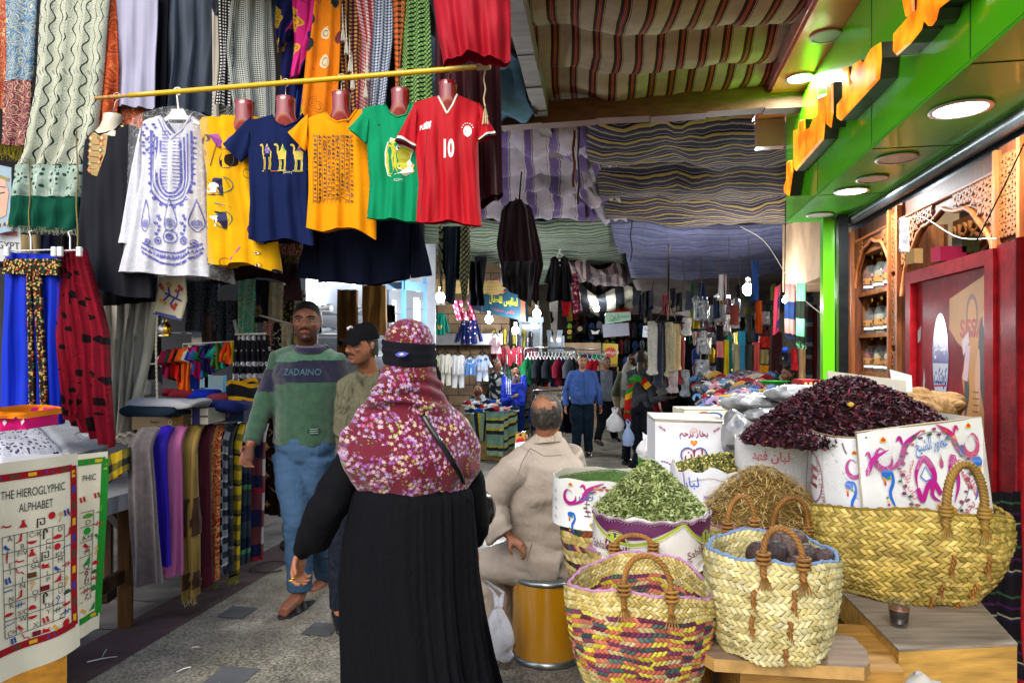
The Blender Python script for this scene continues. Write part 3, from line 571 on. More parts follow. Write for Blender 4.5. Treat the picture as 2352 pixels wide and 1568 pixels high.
def arch_panel(s0,s1,zb,zt,zs):
 N=18; m=MB().mat('wood','6E3818'); P=[]
 for i in range(N+1):
  u=i/N; s=s0+(s1-s0)*u; cc=abs(2*u-1); z=zb+(zs-zb)*(1-cc**2.2)**.55-(.05*abs(sin(PI*4*u))if True else 0)*(s1-s0)*.6
  P.append((s,max(zb,z)))
 for a,b in zip(P,P[1:]):
  m.hexa([tuple(ST(t,s,z))for t,s,z in((1.965,a[0],a[1]),(1.99,a[0],a[1]),(1.99,b[0],b[1]),(1.965,b[0],b[1]),(1.965,a[0],zt),(1.99,a[0],zt),(1.99,b[0],zt),(1.965,b[0],zt))])
 m.mat('wood','9A5626'); m.tube([ST(1.955,s,z)for s,z in P],.014,6)
 m.tube([ST(1.955,s0+.02,zt-.02),ST(1.955,s1-.02,zt-.02)],.012,6)
 o=link('arch',m,fr); m=MB()
 for i in range(0,N,1):
  s,z=P[i]; s2=P[i+1][0]; zm=max(z,P[i+1][1])+.03
  if zt-.03-zm>.06:lattice(m,1.955,s,s2,zm,zt-.03,.08,.011,.014,'7E4A22')
 if m.nv:link('carving',m,o)
arch_panel(5.13,5.98,2.1,2.52,2.46); arch_panel(3.60,4.93,1.95,2.52,2.44); arch_panel(2.2,3.34,1.95,2.52,2.44)
m=MB().mat('wood','7A4420');
for k in range(4):m.tube([ST(2.30+.01*k,4.95-(4.95-3.3)*i/14,1.72+.42*abs(sin(PI*i/14))**.8+.09*k)for i in range(15)],.016,6)
link('strapwork',m,fr); panel(2.36,2.40,3.0,5.1,.1,2.5,'inner_panel','54290F'); m=MB(); lattice(m,2.345,3.0,5.05,1.75,2.45,.16,.02,.018,'8A5224'); link('carving',m,fr)
cab=empty('jar_cabinet',ST(2.2,5.6,0),'brown wooden cabinet with open shelves of spice jars','cabinet')
def cpan(*a,col='7A441C',**k):return panel(*a,par=cab,col=col,**k)
cpan(2.34,2.37,5.2,6.0,.3,2.5,'back_panel',col='5A3012'); cpan(2.0,2.36,5.98,6.01,.3,2.5,'side_panel'); cpan(2.0,2.36,5.2,5.23,.3,2.5,'side_panel')
ZS=[1.05,1.38,1.70,2.05,2.40]
SH=[cpan(1.98,2.33,5.235,5.975,z-.03,z,'shelf',col='8A5020')for z in ZS]
def jar(t,s,z,sc,fill,label):
 c=ST(t,s,z); o=empty('spice_jar',c,label,'jar','glass jars with gold lids on the wooden shelves'); h=.235*sc; r=.055*sc
 m=MB().mat('jar_glass'); m.lathe([(r*.85,0),(r,.012),(r*1.08,h*.35),(r*.95,h*.62),(r*.55,h*.8),(r*.5,h*.86)],c,14,True,False); link('glass_body',m,o)
 m=MB().mat('brass','C8A040'); m.lathe([(r*.6,h*.80),(r*.62,h*.9),(r*.3,h*.93),(r*.16,h*.97),(r*.3,h*1.03),(r*.12,h*1.1)],c,12); link('lid',m,o)
 m=MB().mat('leaf',fill); m.lathe([(r*.8,.006),(r*.94,.02),(r*1.0,h*.35),(r*.88,h*.55),(r*.5,h*.58)],c,12); link('spice',m,o)
 m=MB().mat('paint','9A6A34'); e=Vector((c.x,c.y,c.z)); n_=8; R=[]
 for zz in(h*.24,h*.42):R.append([(c.x+r*1.12*cos(a),c.y+r*1.12*sin(a),c.z+zz)for a in[PI*.95+PI*.8*i/n_ for i in range(n_+1)]])
 m.grid(R); m.mat('paint','E8E4DC'); R=[[(c.x+r*1.13*cos(a),c.y+r*1.13*sin(a),c.z+zz)for a in[PI*1.0+PI*.7*i/n_ for i in range(n_+1)]]for zz in(h*.13,h*.2)]; m.grid(R)
 m.mat('paint','3A2A18'); rs=random.Random(int(s*1000));
 for i in range(7):a=PI*(.98+.7*rs.random()); zz=h*rs.uniform(.26,.4); m.sph((c.x+r*1.13*cos(a),c.y+r*1.13*sin(a),c.z+zz),.007*sc,5,4)
 link('label',m,o)
fills=[['6A2A20','8A8478','7A6A52','9A8050','A02030','1E7A20'],['4A3A30','8E8A7E','7A7460','8A8472','2A3038','4E4A44'],['7A2E24','6E6A5A','8A7A5E','4A4438','827A6A','B8AE8C'],['6A5A40','5A3A2A','8A8070','3A2E20','7A6A4A','908468']]
fn=['rusty red powder','pale grey seeds','brown seeds','yellow grain','red grains','green grains','dark bark','silver grey husks','olive seeds','light brown roots','black seeds','dull brown leaves','brick red powder','grey green herb','tan seeds','dark brown pods','buff roots','cream crystals','ochre powder','brown red pods','dusty grey roots','dark cloves','tan bark','sandy powder']
rown=['lowest visible shelf','lower shelf','middle shelf','top shelf']
for r,(zi,fl)in enumerate(zip([3,2,1,0],fills)):
 for k in range(6):jar(2.07+.05*(k%2),5.9-k*.118,ZS[zi]+.001,1.2 if r else 1.25,fl[k],'glass jar of %s with gold lid on the %s'%(fn[r*6+k],rown[3-r]))
ST=ST_
# ==========================================================
def basket(label,c,z0,z1,r0,r1,rows,cols,colfn,rim,loc_group='woven palm baskets of the spice stall',tilt=0,sag=0,bul=.06,name='woven_basket',inner=True,prof=None,th=.007,rimr=.011,mat='straw'):
 c=Vector(c); o=empty(name,(c.x,c.y,z0),label,'basket',loc_group)
 def S(a,v,off):
  f=v if prof is None else prof(v); rx=r0[0]+(r1[0]-r0[0])*f+bul*r0[0]*sin(PI*min(1,max(0,v))); ry=r0[1]+(r1[1]-r0[1])*f+bul*r0[1]*sin(PI*min(1,max(0,v)))
  zt=z1-sag*(.5+.5*cos(2*a+.6))+tilt*cos(a); z=z0+(zt-z0)*v
  wb=1+.012*sin(a*5+v*4)+.008*sin(a*11+1)
  return(c.x+(rx*wb+off)*cos(a),c.y+(ry*wb+off)*sin(a),z+.004*sin(a*7+v*9))
 def weave(m,base,hgt,sgn,v0=0,rs=random.Random(5)):
  for i in range(rows):
   sl=.75 if i%2 else-.75; va=v0+(1-v0)*i/rows; vb=v0+(1-v0)*(i+1)/rows
   for j in range(cols):
    V=[]; jit=rs.uniform(-.12,.12); hh=hgt*rs.uniform(.7,1.25)
    for a in(0,.5,1):
     for b in(0,.5,1):
      u=(j+a+sl*(b-.5)+(.0 if i%2 else.3)+jit*.3)/cols*2*PI; off=base+sgn*(hh*(1-(2*a-1)**2)+hh*.35*(1-(2*b-1)**2)-.0015*(a==1))
      V.append(S(u,va+(vb-va)*b,off))
    k=colfn(i,j,rs); m.col=hx(k)if isinstance(k,str)else k; br=rs.uniform(.8,1.1); m.col=tuple(q*br for q in m.col)
    m.add(V,[(0,3,4,1),(1,4,5,2),(3,6,7,4),(4,7,8,5)]if sgn>0 else[(0,1,4,3),(1,2,5,4),(3,4,7,6),(4,5,8,7)])
 m=MB().mat(mat); weave(m,0,th,1); weave(m,-.012,th*.7,-1)
 m.mat(mat,'6A5A30'); N=48; m.rings([[S(2*PI*j/N,v,-.005)for j in range(N)]for v in(0,.25,.5,.75,.98)],True,False)
 m.rings([[S(2*PI*j/N,v,-.007)for j in range(N)]for v in(.02,.5,.98)],True,False)
 link('body',m,o)
 m=MB().mat('cloth',rim); P=[S(2*PI*k/90,1.0,-.006)for k in range(91)]; m.tube(P,rimr*.7,6); m.rope(P,rimr,.045,1,6,7); link('rim',m,o)
 return o,S
def handle(o,S,a0,a1,h,col='7A5220',r=.0085,lean=0,drop=.12):
 p=Vector(S(a0,1-drop,.012)); q=Vector(S(a1,1-drop,.012)); pt=Vector(S(a0,1.02,.016)); qt=Vector(S(a1,1.02,.016)); out=(Vector(S((a0+a1)/2,1,.03))-Vector(S((a0+a1)/2,1,0))).normalized()*lean
 A=arc(pt,qt,h,16); A=[x+out*sin(PI*i/15)for i,x in enumerate(A)]; m=MB().mat('straw',col); m.rope([p]+A+[q],r,.035,3,5)
 for e in(pt,qt):
  for k in range(3):m.tube([e+Vector((.017*cos(t),.017*sin(t)*.8,(-.005+k*.012)))for t in[2*PI*i/10 for i in range(11)]],r*.55,5)
 for e in(p,q):
  for k in range(5):m.tube([e+Vector((.003*k-.006,-.006,0)),e+Vector((.007*k-.014,-.012,-.02)),e+Vector((.009*k-.018,-.01,-.034))],r*.25,4)
 link('handle',m,o)
def stitches(o,S,L,col='8A5A24'):
 m=MB().mat('straw',col)
 for a,v0,v1 in L:
  P=[S(a,v1,-.002),S(a+.004,v1-.01,.016),S(a,(v0+v1)/2,.017),S(a-.004,v0+.01,.015),S(a,v0,-.002)]; m.rope(P,.0065,.03,2,5)
  for k in range(3):m.tube([P[2],Vector(P[3])+Vector((.006*(k-1),-.01,-.01-.006*k))],.0016,4)
 link('stitching',m,o)
STR=['CDBB78','C2AE66','B8A25A','D4C48A']
def crate(label,c8,col='C79A4E',name='wooden_crate',hole=None):
 m=MB().mat('woodh',col); m.hexa(c8); return link(name,m)
bx=[(.94,1.76),(1.50,1.70),(1.92,2.35),(1.36,2.63)]
def boxw(name,label,P,z0,z1,col,cat,top=None,staples=True,bev=.004):
 o=empty(name,(sum(p[0]for p in P)/4,sum(p[1]for p in P)/4,z0),label,cat); m=MB().mat('woodh',col); m.hexa([(x,y,z)for z in(z0,z1-.008)for x,y in P]); link('box_body',m,o)
 m=MB().mat('woodh',top or col); cx=sum(p[0]for p in P)/4; cy=sum(p[1]for p in P)/4; m.hexa([(cx+(x-cx)*1.006,cy+(y-cy)*1.006,z)for z in(z1-.007,z1)for x,y in P]); link('top_panel',m,o)
 if staples:
  m=MB().mat('metal','3A342C')
  for k in range(4):
   for e in(0,1):
    a=Vector((*P[e],0)).lerp(Vector((*P[1-e],0)),.03); z=z0+(z1-z0)*(.2+.2*k); m.beam((a.x,a.y-.001,z),(a.x+.004,a.y-.001,z+.022),.0025,.002)
  link('staples',m,o)
 return o
zt=.70
A=[W(2066,1497,2.0)];
def onz(px,py,z):d=(EYE-z)*F/(py-808); p=W(px,py,d); return(p.x,p.y)
P=[onz(2060,1480,zt),onz(2330,1478,zt),onz(2215,1395,zt),onz(1905,1378,zt)]
P=[onz(2064,1490,zt),onz(2336,1476,zt),onz(2222,1350,zt),onz(1925,1350,zt)]
boxw('wooden_crate','yellow wooden crate with a worn dirty top under the largest palm basket',P,.0,zt,'B88E44','crate',top='85796A')
P=[onz(1700,1620,.55),onz(2075,1640,.55),onz(2010,1520,.55),onz(1650,1500,.55)]
boxw('wooden_crate','low wooden crate under the scuffed rounded board',P,0,.668,'A87C3A','crate')
P=[onz(1345,1560,.55),onz(1600,1590,.55),onz(1640,1500,.55),onz(1400,1480,.55)]
boxw('wooden_crate','brown crate mostly hidden under the multicoloured basket',P,0,.59,'8E6232','crate')
zb=.705; pts=[(1606,1492),(1640,1512),(1900,1528),(1985,1532),(1998,1520),(1990,1490),(1960,1462),(1870,1440),(1700,1440),(1630,1468)]
q=[onz(a,b,zb)for a,b in pts]; m=MB().mat('woodh','8A7460'); n_=len(q); V=[(x,y,zb)for x,y in q]+[(x,y,zb-.035)for x,y in q]
m.add(V[:n_],[list(range(n_))]); m.mat('straw','B08A50'); m.add(V,[[i,n_+i,n_+(i+1)%n_,(i+1)%n_]for i in range(n_)]+[[n_+i for i in range(n_)][::-1]],sm=False)
tag(link('wooden_board',m),'scuffed grey brown board with rounded corners under the cream basket','board')
oB,SB=basket('largest golden palm basket, holding the printed white carton of dark hibiscus',(1.425,2.50,0),.702,1.035,(.25,.22),(.325,.31),19,84,lambda i,j,r:r.choice(['B8A04E','C8AE5C','A89446','CDB868','9C8640']),'7A6428',sag=.05,bul=.14,prof=lambda v:max(0,v)**.8,th=.009,rimr=.009,tilt=.0)
handle(oB,SB,-1.70,-1.30,.16,r=.013,col='8A6A2C')
stitches(oB,SB,[(-1.62,.42,.6),(-1.25,.42,.6),(-1.66,.16,.3),(-1.3,.16,.3),(-1.7,-.02,.08),(-1.36,-.02,.08)])
zc=.708
oC,SC_=basket('pale cream basket with a blue bound rim, full of doum fruits',(.745,1.97,0),zc,.992,(.142,.142),(.178,.178),17,58,lambda i,j,r:r.choice(['D6CB92','CFC287','DDD3A2','C4B577']),'7088A8',bul=.07,prof=lambda v:max(0,v)**.7,th=.007,rimr=.0075,sag=.012)
handle(oC,SC_,-2.02,-1.50,.085,r=.0085,col='8A5E26',lean=-.03); handle(oC,SC_,1.45,1.9,.10,r=.008,col='8A5E26')
stitches(oC,SC_,[(-2.15,.60,.74),(-2.18,.34,.46),(-1.62,.60,.74),(-1.66,.36,.48),(-1.7,.1,.18)])
k=0
for(a,r,z)in[(.1,.10,.955),(.8,.095,.98),(-.4,.10,.96),(1.5,.09,.955),(2.3,.07,.94),(-1.0,.11,.945),(-2.0,.06,.93),(.4,.02,.985),(-.05,.15,.955),(1.1,.145,.965),(-1.5,.05,.97),(-.7,.045,.975)]:
 a-=.3; c=Vector((.755+r*.85*cos(a),1.965+r*.8*sin(a),z+.012)); m=MB().mat('hair',['4A3634','54403A','3E302E','5A4640'][k%4]); rr=.037+.004*sin(k*2.2)
 m.sph(c,rr,14,10,lambda p,c=c,k=k:c+(p-c)*(1+.09*mn.noise((p*28)+Vector((k,0,0))))); o=link('doum_fruit',m); o['group']='doum fruits in the cream basket'; tag(o,'round dark brown rough doum fruit among others heaped in the cream basket','fruit'); k+=1
CC=['B4543C','C86048','D8C828','D2C22A','5A1838','6A1C40','2E4A44','8A3A30']
def cm(i,j,r):
 if i>=19 or i<4:return r.choice(STR)
 run=(j//3+i*5)%8
 if i%3==0:return['6A2C4A','6A2C4A','3E5650','6A2C4A','C8BC4A','B8A878','6A2C4A','C06A54'][run]
 if i%3==1:return['C4B838','B8624E','B8624E','34504A','C4B838','B8624E','B8A878','B8624E'][run]
 return['C06A54','B8A878','C8BC3C','C07058','4A605A','C06A54','C8BC3C','6A2C4A'][run]
oM,SM=basket('multicoloured basket striped pink, yellow and purple in front of the drum',(.378,2.03,0),.592,.90,(.165,.15),(.215,.20),24,92,cm,'B080A0',sag=.045,bul=.08,prof=lambda v:max(0,v)**.8,th=.006,rimr=.0065)
handle(oM,SM,-1.92,-1.36,.105,r=.0075,col='96682C'); handle(oM,SM,1.2,1.75,.05,r=.0075,col='96682C')
m=MB().mat('cloth','B868A0'); c=Vector((.38,1.97,.80)); m.tube(spl([c+Vector((-.06,0,.0)),c+Vector((-.02,.02,.03)),c+Vector((.02,-.02,.02)),c+Vector((.05,.0,.035)),c+Vector((.03,.03,.0))],20),.012,8); tag(link('cloth_strip',m),'pink twist of cloth lying in the multicoloured basket','cloth')
def cm2(i,j,r):return r.choice(STR)if i in(0,1,6,7,8,9)else r.choice(['5A1C3E','34504A','D2C22A','C85A44','B09A58'])
oD,SD=basket('basket with a mauve rim holding the purple and white food carton',(.50,2.50,0),.60,.855,(.17,.17),(.215,.21),10,56,cm2,'A07090',bul=.05,sag=.03)
oE,SE=basket('basket with dark stripes holding the white carton of green powder',(.385,2.88,0),.60,.86,(.14,.14),(.18,.18),11,46,lambda i,j,r:r.choice(STR)if i%3 else r.choice(['5A1C3E','34504A','A88A50','8A4A30']),'B09A58',bul=.05)
oF,SF=basket('basket heaped with golden straw stalks',(.985,2.70,0),.66,.90,(.20,.19),(.255,.23),10,60,lambda i,j,r:r.choice(['5A1C3E','C8483C','34504A','D2C22A','8A2A4A'])if i in(5,6)else r.choice(STR),'A06A90',bul=.05,sag=.02)
handle(oF,SF,-1.75,-1.25,.13,r=.009,col='7A5220',lean=.02)
oG,SG=basket('far basket with yellow and dark green zigzag weave behind the small hibiscus carton',(1.32,3.45,0),.85,1.10,(.13,.13),(.165,.16),10,44,lambda i,j,r:['D8CC4A','C8B878','2E4A34','6A1C2C'][(i+j//2)%4],'A89650',bul=.03)
# ==========================================================
def mound(m,c,rx,ry,h,z0,mat,col,pk=(0,0),pw=1.4,n=30,rough=.05):
 m.mat(mat,col); R=[]
 for i in range(13):
  f=1-i/12; R.append([(c[0]+pk[0]*(1-f)+rx*f*cos(2*PI*j/n)*(1+rough*sin(j*2.3+i)),c[1]+pk[1]*(1-f)+ry*f*sin(2*PI*j/n)*(1+rough*sin(j*1.7+i)),z0+h*(1-f**pw))for j in range(n)])
 m.rings(R,True,False)
def mpt(c,rx,ry,h,z0,pk,pw,rs):
 f=math.sqrt(rs.random()); a=rs.uniform(0,2*PI); return Vector((c[0]+pk[0]*(1-f)+rx*f*cos(a),c[1]+pk[1]*(1-f)+ry*f*sin(a),z0+h*(1-f**pw)))
def scatter(m,pts,L,Wd,cols,mat='leaf',curl=.5,rs=random.Random(1),fl=.5,seg=3):
 m.mat(mat)
 for p in pts:
  d=Vector((rs.gauss(0,1),rs.gauss(0,1),rs.gauss(0,fl))).normalized(); s=d.cross(Vector((rs.gauss(0,.4),rs.gauss(0,.4),1))).normalized(); u=s.cross(d); l=rs.uniform(*L); w=rs.uniform(*Wd); cu=rs.uniform(-curl,curl)*l
  V=[]
  for k in range(seg+1):
   t=k/seg; q=p+d*(t-.5)*l+u*(cu*4*t*(1-t))+Vector((0,0,.004)); ww=w*(.35+.65*sin(PI*min(.95,max(.08,t)))); V+=[tuple(q-s*ww/2+u*ww*.25*rs.uniform(-1,1)),tuple(q+s*ww/2+u*ww*.25*rs.uniform(-1,1))]
  m.col=hx(rs.choice(cols)); m.add(V,[(2*k,2*k+1,2*k+3,2*k+2)for k in range(seg)])
rs=random.Random(3)
HB=['34121C','2A1018','3C1624','4C1C2A','2C121C','24101A','38182A','5A2028','451822']
m=MB(); mound(m,(1.42,2.82),.45,.33,.26,1.18,'leaf','241014',pk=(-.03,.02),pw=1.5)
pts=[mpt((1.42,2.82),.46,.34,.26,1.18,(-.03,.02),1.5,rs)for _ in range(5200)]
pts+=[Vector((1.30+rs.uniform(-.25,.25),2.62-rs.uniform(.0,.16),1.19+rs.uniform(0,.05)))for _ in range(500)]
scatter(m,pts,(.018,.042),(.006,.017),HB,curl=.55,rs=rs,fl=.8)
scatter(m,[mpt((1.42,2.82),.45,.33,.265,1.185,(-.03,.02),1.5,rs)for _ in range(90)],(.012,.03),(.004,.010),['A06048','8A2C34','B89060','7A2030'],rs=rs)
m.mat('leaf','C89A3A');
for q in((1.29,2.60,1.35),(1.50,2.62,1.30)):m.sph(q,(.013,.012,.009),8,6)
tag(link('dried_hibiscus',m),'large heap of dark red dried hibiscus in the big printed carton','spice',kind='stuff')
m=MB(); mound(m,(1.20,3.02),.19,.18,.08,1.14,'leaf','241014',pk=(.05,.05),pw=1.4); scatter(m,[mpt((1.20,3.02),.19,.19,.08,1.145,(.05,.05),1.4,rs)for _ in range(1300)],(.018,.04),(.006,.016),HB+['5E2A28','7A3A34'],curl=.55,rs=rs,fl=.8)
tag(link('dried_hibiscus',m),'smaller heap of dried hibiscus in the carton beside the large one','spice',kind='stuff')
m=MB(); mound(m,(.50,2.47),.195,.185,.185,.97,'leaf','5A6434',pk=(.0,.0),pw=1.15); scatter(m,[mpt((.50,2.47),.2,.19,.185,.972,(0,0),1.15,rs)for _ in range(4200)],(.016,.034),(.005,.0095),['8C9A5A','A2AE70','78864A','B4BC84','6A7840','96A468'],curl=.3,rs=rs,fl=.45)
tag(link('dried_sage',m),'pointed heap of pale green dried sage leaves','spice',kind='stuff')
m=MB(); mound(m,(.985,2.68),.23,.21,.19,.895,'leaf','6A5224',pk=(-.01,0),pw=1.7); m.mat('leaf')
for _ in range(3000):
 p=mpt((.985,2.68),.25,.23,.20,.90,(-.01,0),1.6,rs); a=rs.uniform(0,6.3); l=rs.uniform(.03,.1); d=Vector((cos(a),sin(a),rs.uniform(-.4,.5)))*l/2; u=Vector((0,0,.012*rs.random())); w=Vector((-sin(a),cos(a),0))*.0011
 m.col=hx(rs.choice(['BC9C58','CEB070','A8884A','DCC48A','8E743E'])); V=[]
 for q in(p-d,p+u,p+d):V+=[tuple(q-w),tuple(q+w)]
 m.add(V,[(0,1,3,2),(2,3,5,4)])
tag(link('straw_stalks',m),'tangled heap of golden lemongrass straw','spice',kind='stuff')
m=MB(); mound(m,(.385,2.88),.20,.17,.04,1.005,'leaf','3E5A22',pk=(.04,.02),pw=1.2); scatter(m,[mpt((.385,2.88),.20,.17,.04,1.008,(.04,.02),1.2,rs)for _ in range(3200)],(.004,.008),(.002,.004),['3E5E22','4E6E2C','2E4A1C','5E7A3A'],rs=rs,seg=1)
tag(link('crushed_mint',m),'crushed dark green herb filling the white carton by the seated man','spice',kind='stuff')
m=MB(); mound(m,(.96,3.14),.215,.20,.06,1.01,'leaf','4A5028',pk=(.04,.04),pw=1.3); scatter(m,[mpt((.96,3.14),.215,.2,.06,1.015,(.04,.04),1.3,rs)for _ in range(2200)],(.008,.02),(.005,.011),['6E7238','D0BE6A','4E5A2C','8A8A4A','3A4822','B8A858'],curl=.5,rs=rs,fl=.9)
tag(link('dried_chamomile',m),'yellow and green dried chamomile in the round white carton','spice',kind='stuff')
# ==========================================================
def tubeS(c,rx,ry,z0,z1,a0,a1,pw=1):
 return lambda s,t,o=0:Vector((c[0]+(rx+o)*cos(a0+(a1-a0)*s),c[1]+(ry+o)*sin(a0+(a1-a0)*s),z0+(z1-z0)*t))
def round_carton(name,label,c,rx,ry,z0,z1,col,jag=.012,n=40,inner='B8B4A4',wall=.006):
 o=empty(name,(c[0],c[1],z0),label,'carton'); m=MB().mat('card',col)
 def rr(o_,z):
  return[(c[0]+(rx+o_)*cos(2*PI*j/n)*(1+.012*sin(j*2.1)),c[1]+(ry+o_)*sin(2*PI*j/n)*(1+.012*sin(j*2.1)),z+jag*(sin(j*1.9)+sin(j*.7+1))*(z==z1))for j in range(n)]
 m.rings([rr(0,z0),rr(0,(z0+z1)/2),rr(0,z1)],True,False); m.col=hx(inner); m.rings([rr(-.001,z1),rr(-wall,z1)],False,False); m.rings([rr(-wall,z1)[::-1],rr(-wall,z0+.02)[::-1]],False,True)
 return o,m
o,m=round_carton('food_carton','purple and white food carton set in the mauve rimmed basket',(.50,2.47),.205,.195,.80,.985,'D8D6D4',jag=.006)
S=tubeS((.50,2.47),.2075,.1975,.80,.985,PI*1.02,PI*1.98)
dr=Draw(m,S,'paint',.002); asp=3.15
def band(f,c,N=30):
 for i in range(N):dr.poly([(i/N,f(i/N)),((i+1)/N,f((i+1)/N)),((i+1)/N,.985),(i/N,.985)],c)
dr.k=0; band(lambda x:.99-.36*abs(sin(PI*min(1,x/.62)))**.9 if x<.62 else.99-.36*abs(sin(PI*(x-.62)/.38))**.8,'5A2450')
for x0,x1 in((.0,.62),(.62,1.)):
 dr.line([(x0+(x1-x0)*i/20,.97-.42*abs(sin(PI*i/20))**.9)for i in range(21)],.05,'9AA830',asp); dr.line([(x0+(x1-x0)*i/20,.93-.42*abs(sin(PI*i/20))**.9)for i in range(21)],.02,'C8CC90',asp)
for x,w in((.24,.085),(.80,.055)):
 dr.ell(x,.50,w,.27,'9AA830',24); dr.ell(x,.50,w*.93,.24,'D8D6D4',24); dr.ell(x,.50,w*.88,.225,'5A1840',24)
 dr.poly([(x-.03,.56),(x-.005,.60),(x-.008,.70),(x-.04,.73)],'9AB03A'); dr.poly([(x+.03,.56),(x+.005,.60),(x+.008,.70),(x+.04,.73)],'9AB03A')
 dr.text('Amman',x,.49,.10,'F0ECE8',asp,wid=w*1.5,bold=.01); dr.text('FOODS',x,.37,.07,'F0ECE8',asp,wid=w*1.1,bold=.01)
dr.text('Sahlab',.11,.42,.16,'6A2A40',asp,.1); dr.text('Special Taste',.13,.26,.05,'9AA030',asp)
dr.text(ar('خلطة بيضاء بالحليب'),.50,.26,.10,'5A3A44',asp); dr.text(ar('لعطي طعم'),.55,.13,.07,'5A3A44',asp); dr.text('Sahlab',.72,.40,.14,'7A2A30',asp,.25); dr.text(ar('سحلب'),.93,.25,.16,'4A2A3A',asp); dr.text(ar('كاكاو'),.74,.20,.05,'8A6A6A',asp)
link('carton_wall',m,o)
m=MB().mat('cloth','A08898'); P=[Vector(S(i/60,.985+.02*sin(i*.9),.004))for i in range(61)]; m.tube(P,.0035,5);
for i in range(0,60):m.tube([P[i],P[i]+Vector((.004*sin(i),-.004,-.010)),P[min(60,i+1)]],.0016,4)
link('binding',m,o)
def swirl(dr,x,y,s,asp,c='A0107C',fl=1):
 sx=s/asp*fl; P=[];
 for i in range(24):
  a=PI*.35+PI*1.75*i/23; r=.5-.16*i/23; P.append((x+sx*(r*cos(a)),y+s*(r*sin(a))))
 dr.line([(x+sx*.1,y+s*.28),(x-sx*.12,y+s*.42)]+P[4:],s*.24,c,asp,taper=True)
 dr.line([(x+sx*.2,y-s*.46),(x+sx*.75,y-s*.1),(x+sx*1.1,y+s*.5),(x+sx*1.9,y+s*.95)],s*.28,c,asp,18,taper=True)
 dr.line([(x+sx*.95,y+s*.35),(x+sx*.8,y+s*.75),(x+sx*.6,y+s*.62)],s*.16,c,asp,12,taper=True)
 dr.heart(x,y+s*.75,s*.32/asp,-s*.28,'D8C030'); dr.heart(x,y+s*.75,s*.24/asp,-s*.2,'C83020')
def scroll(dr,x,y,s,asp,fl=1):
 sx=s/asp*fl; dr.ell(x+sx*.05,y,abs(sx)*.22,s*.18,'1A62C0'); dr.line([(x-sx*.05,y+s*.12),(x+sx*.3,y+s*.1),(x+sx*.38,y-s*.3),(x+sx*.18,y-s*.75),(x+sx*.3,y-s*1.15),(x+sx*.4,y-s*1.3)],s*.15,'1A62C0',asp,22,taper=True)
 dr.line([(x-sx*.15,y-s*.1),(x-sx*.02,y-s*.25),(x-sx*.05,y-s*.42)],s*.1,'D08A2A',asp,10,taper=True); dr.ell(x-sx*.02,y-s*.38,abs(sx)*.05,s*.1,'C03028'); dr.ell(x+sx*.18,y-s*.17,abs(sx)*.07,s*.07,'2A8A3A')
 dr.heart(x+sx*.02,y-s*.95,s*.12/asp,s*.12,'20706A'); dr.heart(x+sx*.04,y-s*1.08,s*.13/asp,s*.12,'D8D030'); dr.heart(x+sx*.06,y-s*1.22,s*.15/asp,-s*.14,'B01880')
def vine(dr,x,y,rx,ry,a0,a1,asp,n=26,s=.03,seed=1):
 rs=random.Random(seed); cs=['3A4A3A','7A3A6A','C88A2A','8A3A5A','2A5A4A','6A2A5A','B0402A']
 dr.ring(x,y,rx,ry,s*.16,'4A4A52',asp,40,a0,a1)
 for i in range(n):
  a=a0+(a1-a0)*(i+.5)/n; k=1+.06*(1 if i%2 else-1); px,py=x+rx*k*cos(a),y+ry*k*sin(a); dr.ell(px,py,s*rs.uniform(.5,.95)/asp,s*rs.uniform(.25,.45),rs.choice(cs),8,a+PI/2+rs.uniform(-.5,.5))
o=empty('printed_carton',(1.36,2.45,.9),'big white carton with purple and blue printed scrolls, full of dark hibiscus','carton')
fbl,fbr,ftr,ftl=W(1985,1195,2.36),W(2282,1212,2.43),W(2253,958,2.52),W(1966,993,2.38)
S=quadS(fbl,fbr,ftr,ftl); m=MB().mat('card','D6D8DC')
n_=10; P=[[tuple(S(i/n_,j/6,.003*sin(i*.8+j)))for i in range(n_+1)]for j in range(7)]; m.grid(P); P=[[tuple(S(i/n_,j/6,-.006))for i in range(n_+1)]for j in range(7)]; m.grid(P,flip=True)
m.col=hx('A89A7C'); m.tube([S(0,1,-.001),S(.5,1.003,0),S(1,1,-.001)],.0035,5); m.tube([S(0,0,-.002),S(0,1,-.001)],.003,5); m.tube([S(1,0,-.002),S(1,1,-.001)],.003,5)
dr=Draw(m,S,'paint',.0075); asp=1.75
swirl(dr,.19,.68,.28,asp); swirl(dr,.875,.76,.24,asp,'B01868',-1); scroll(dr,.18,.52,.27,asp); scroll(dr,.93,.60,.27,asp,-1)
vine(dr,.57,.50,.27,.42,PI*-.55,PI*1.45,asp,42,.045,2)
dr.text(ar('عطور الشيخ'),.56,.80,.12,'1A6AC0',asp,.05,wid=.26,bold=.012)
dr.line([(.42,.34),(.42,.52),(.49,.66),(.56,.50),(.53,.30),(.60,.22)],.075,'A81080',asp,26,taper=True); dr.line([(.42,.36),(.45,.24),(.50,.38),(.55,.42),(.60,.30)],.06,'A81080',asp,20)
dr.line([(.66,.18),(.68,.45),(.72,.66),(.745,.42),(.70,.22)],.07,'A81080',asp,22,taper=True); dr.line([(.45,.48),(.495,.58),(.54,.46),(.49,.43),(.45,.48)],.014,'2A6AC8',asp); dr.line([(.70,.38),(.71,.56),(.735,.40)],.012,'2A6AC8',asp)
dr.ell(.625,.60,.016,.045,'A81868'); dr.poly([(.615,.62),(.625,.70),(.635,.62)],'A81868')
dr.heart(.60,.17,.09,.12,'E09A20'); dr.heart(.60,.17,.075,.10,'C88A18'); dr.line([(.575,.20),(.60,.14),(.62,.19)],.012,'8A4A10',asp)
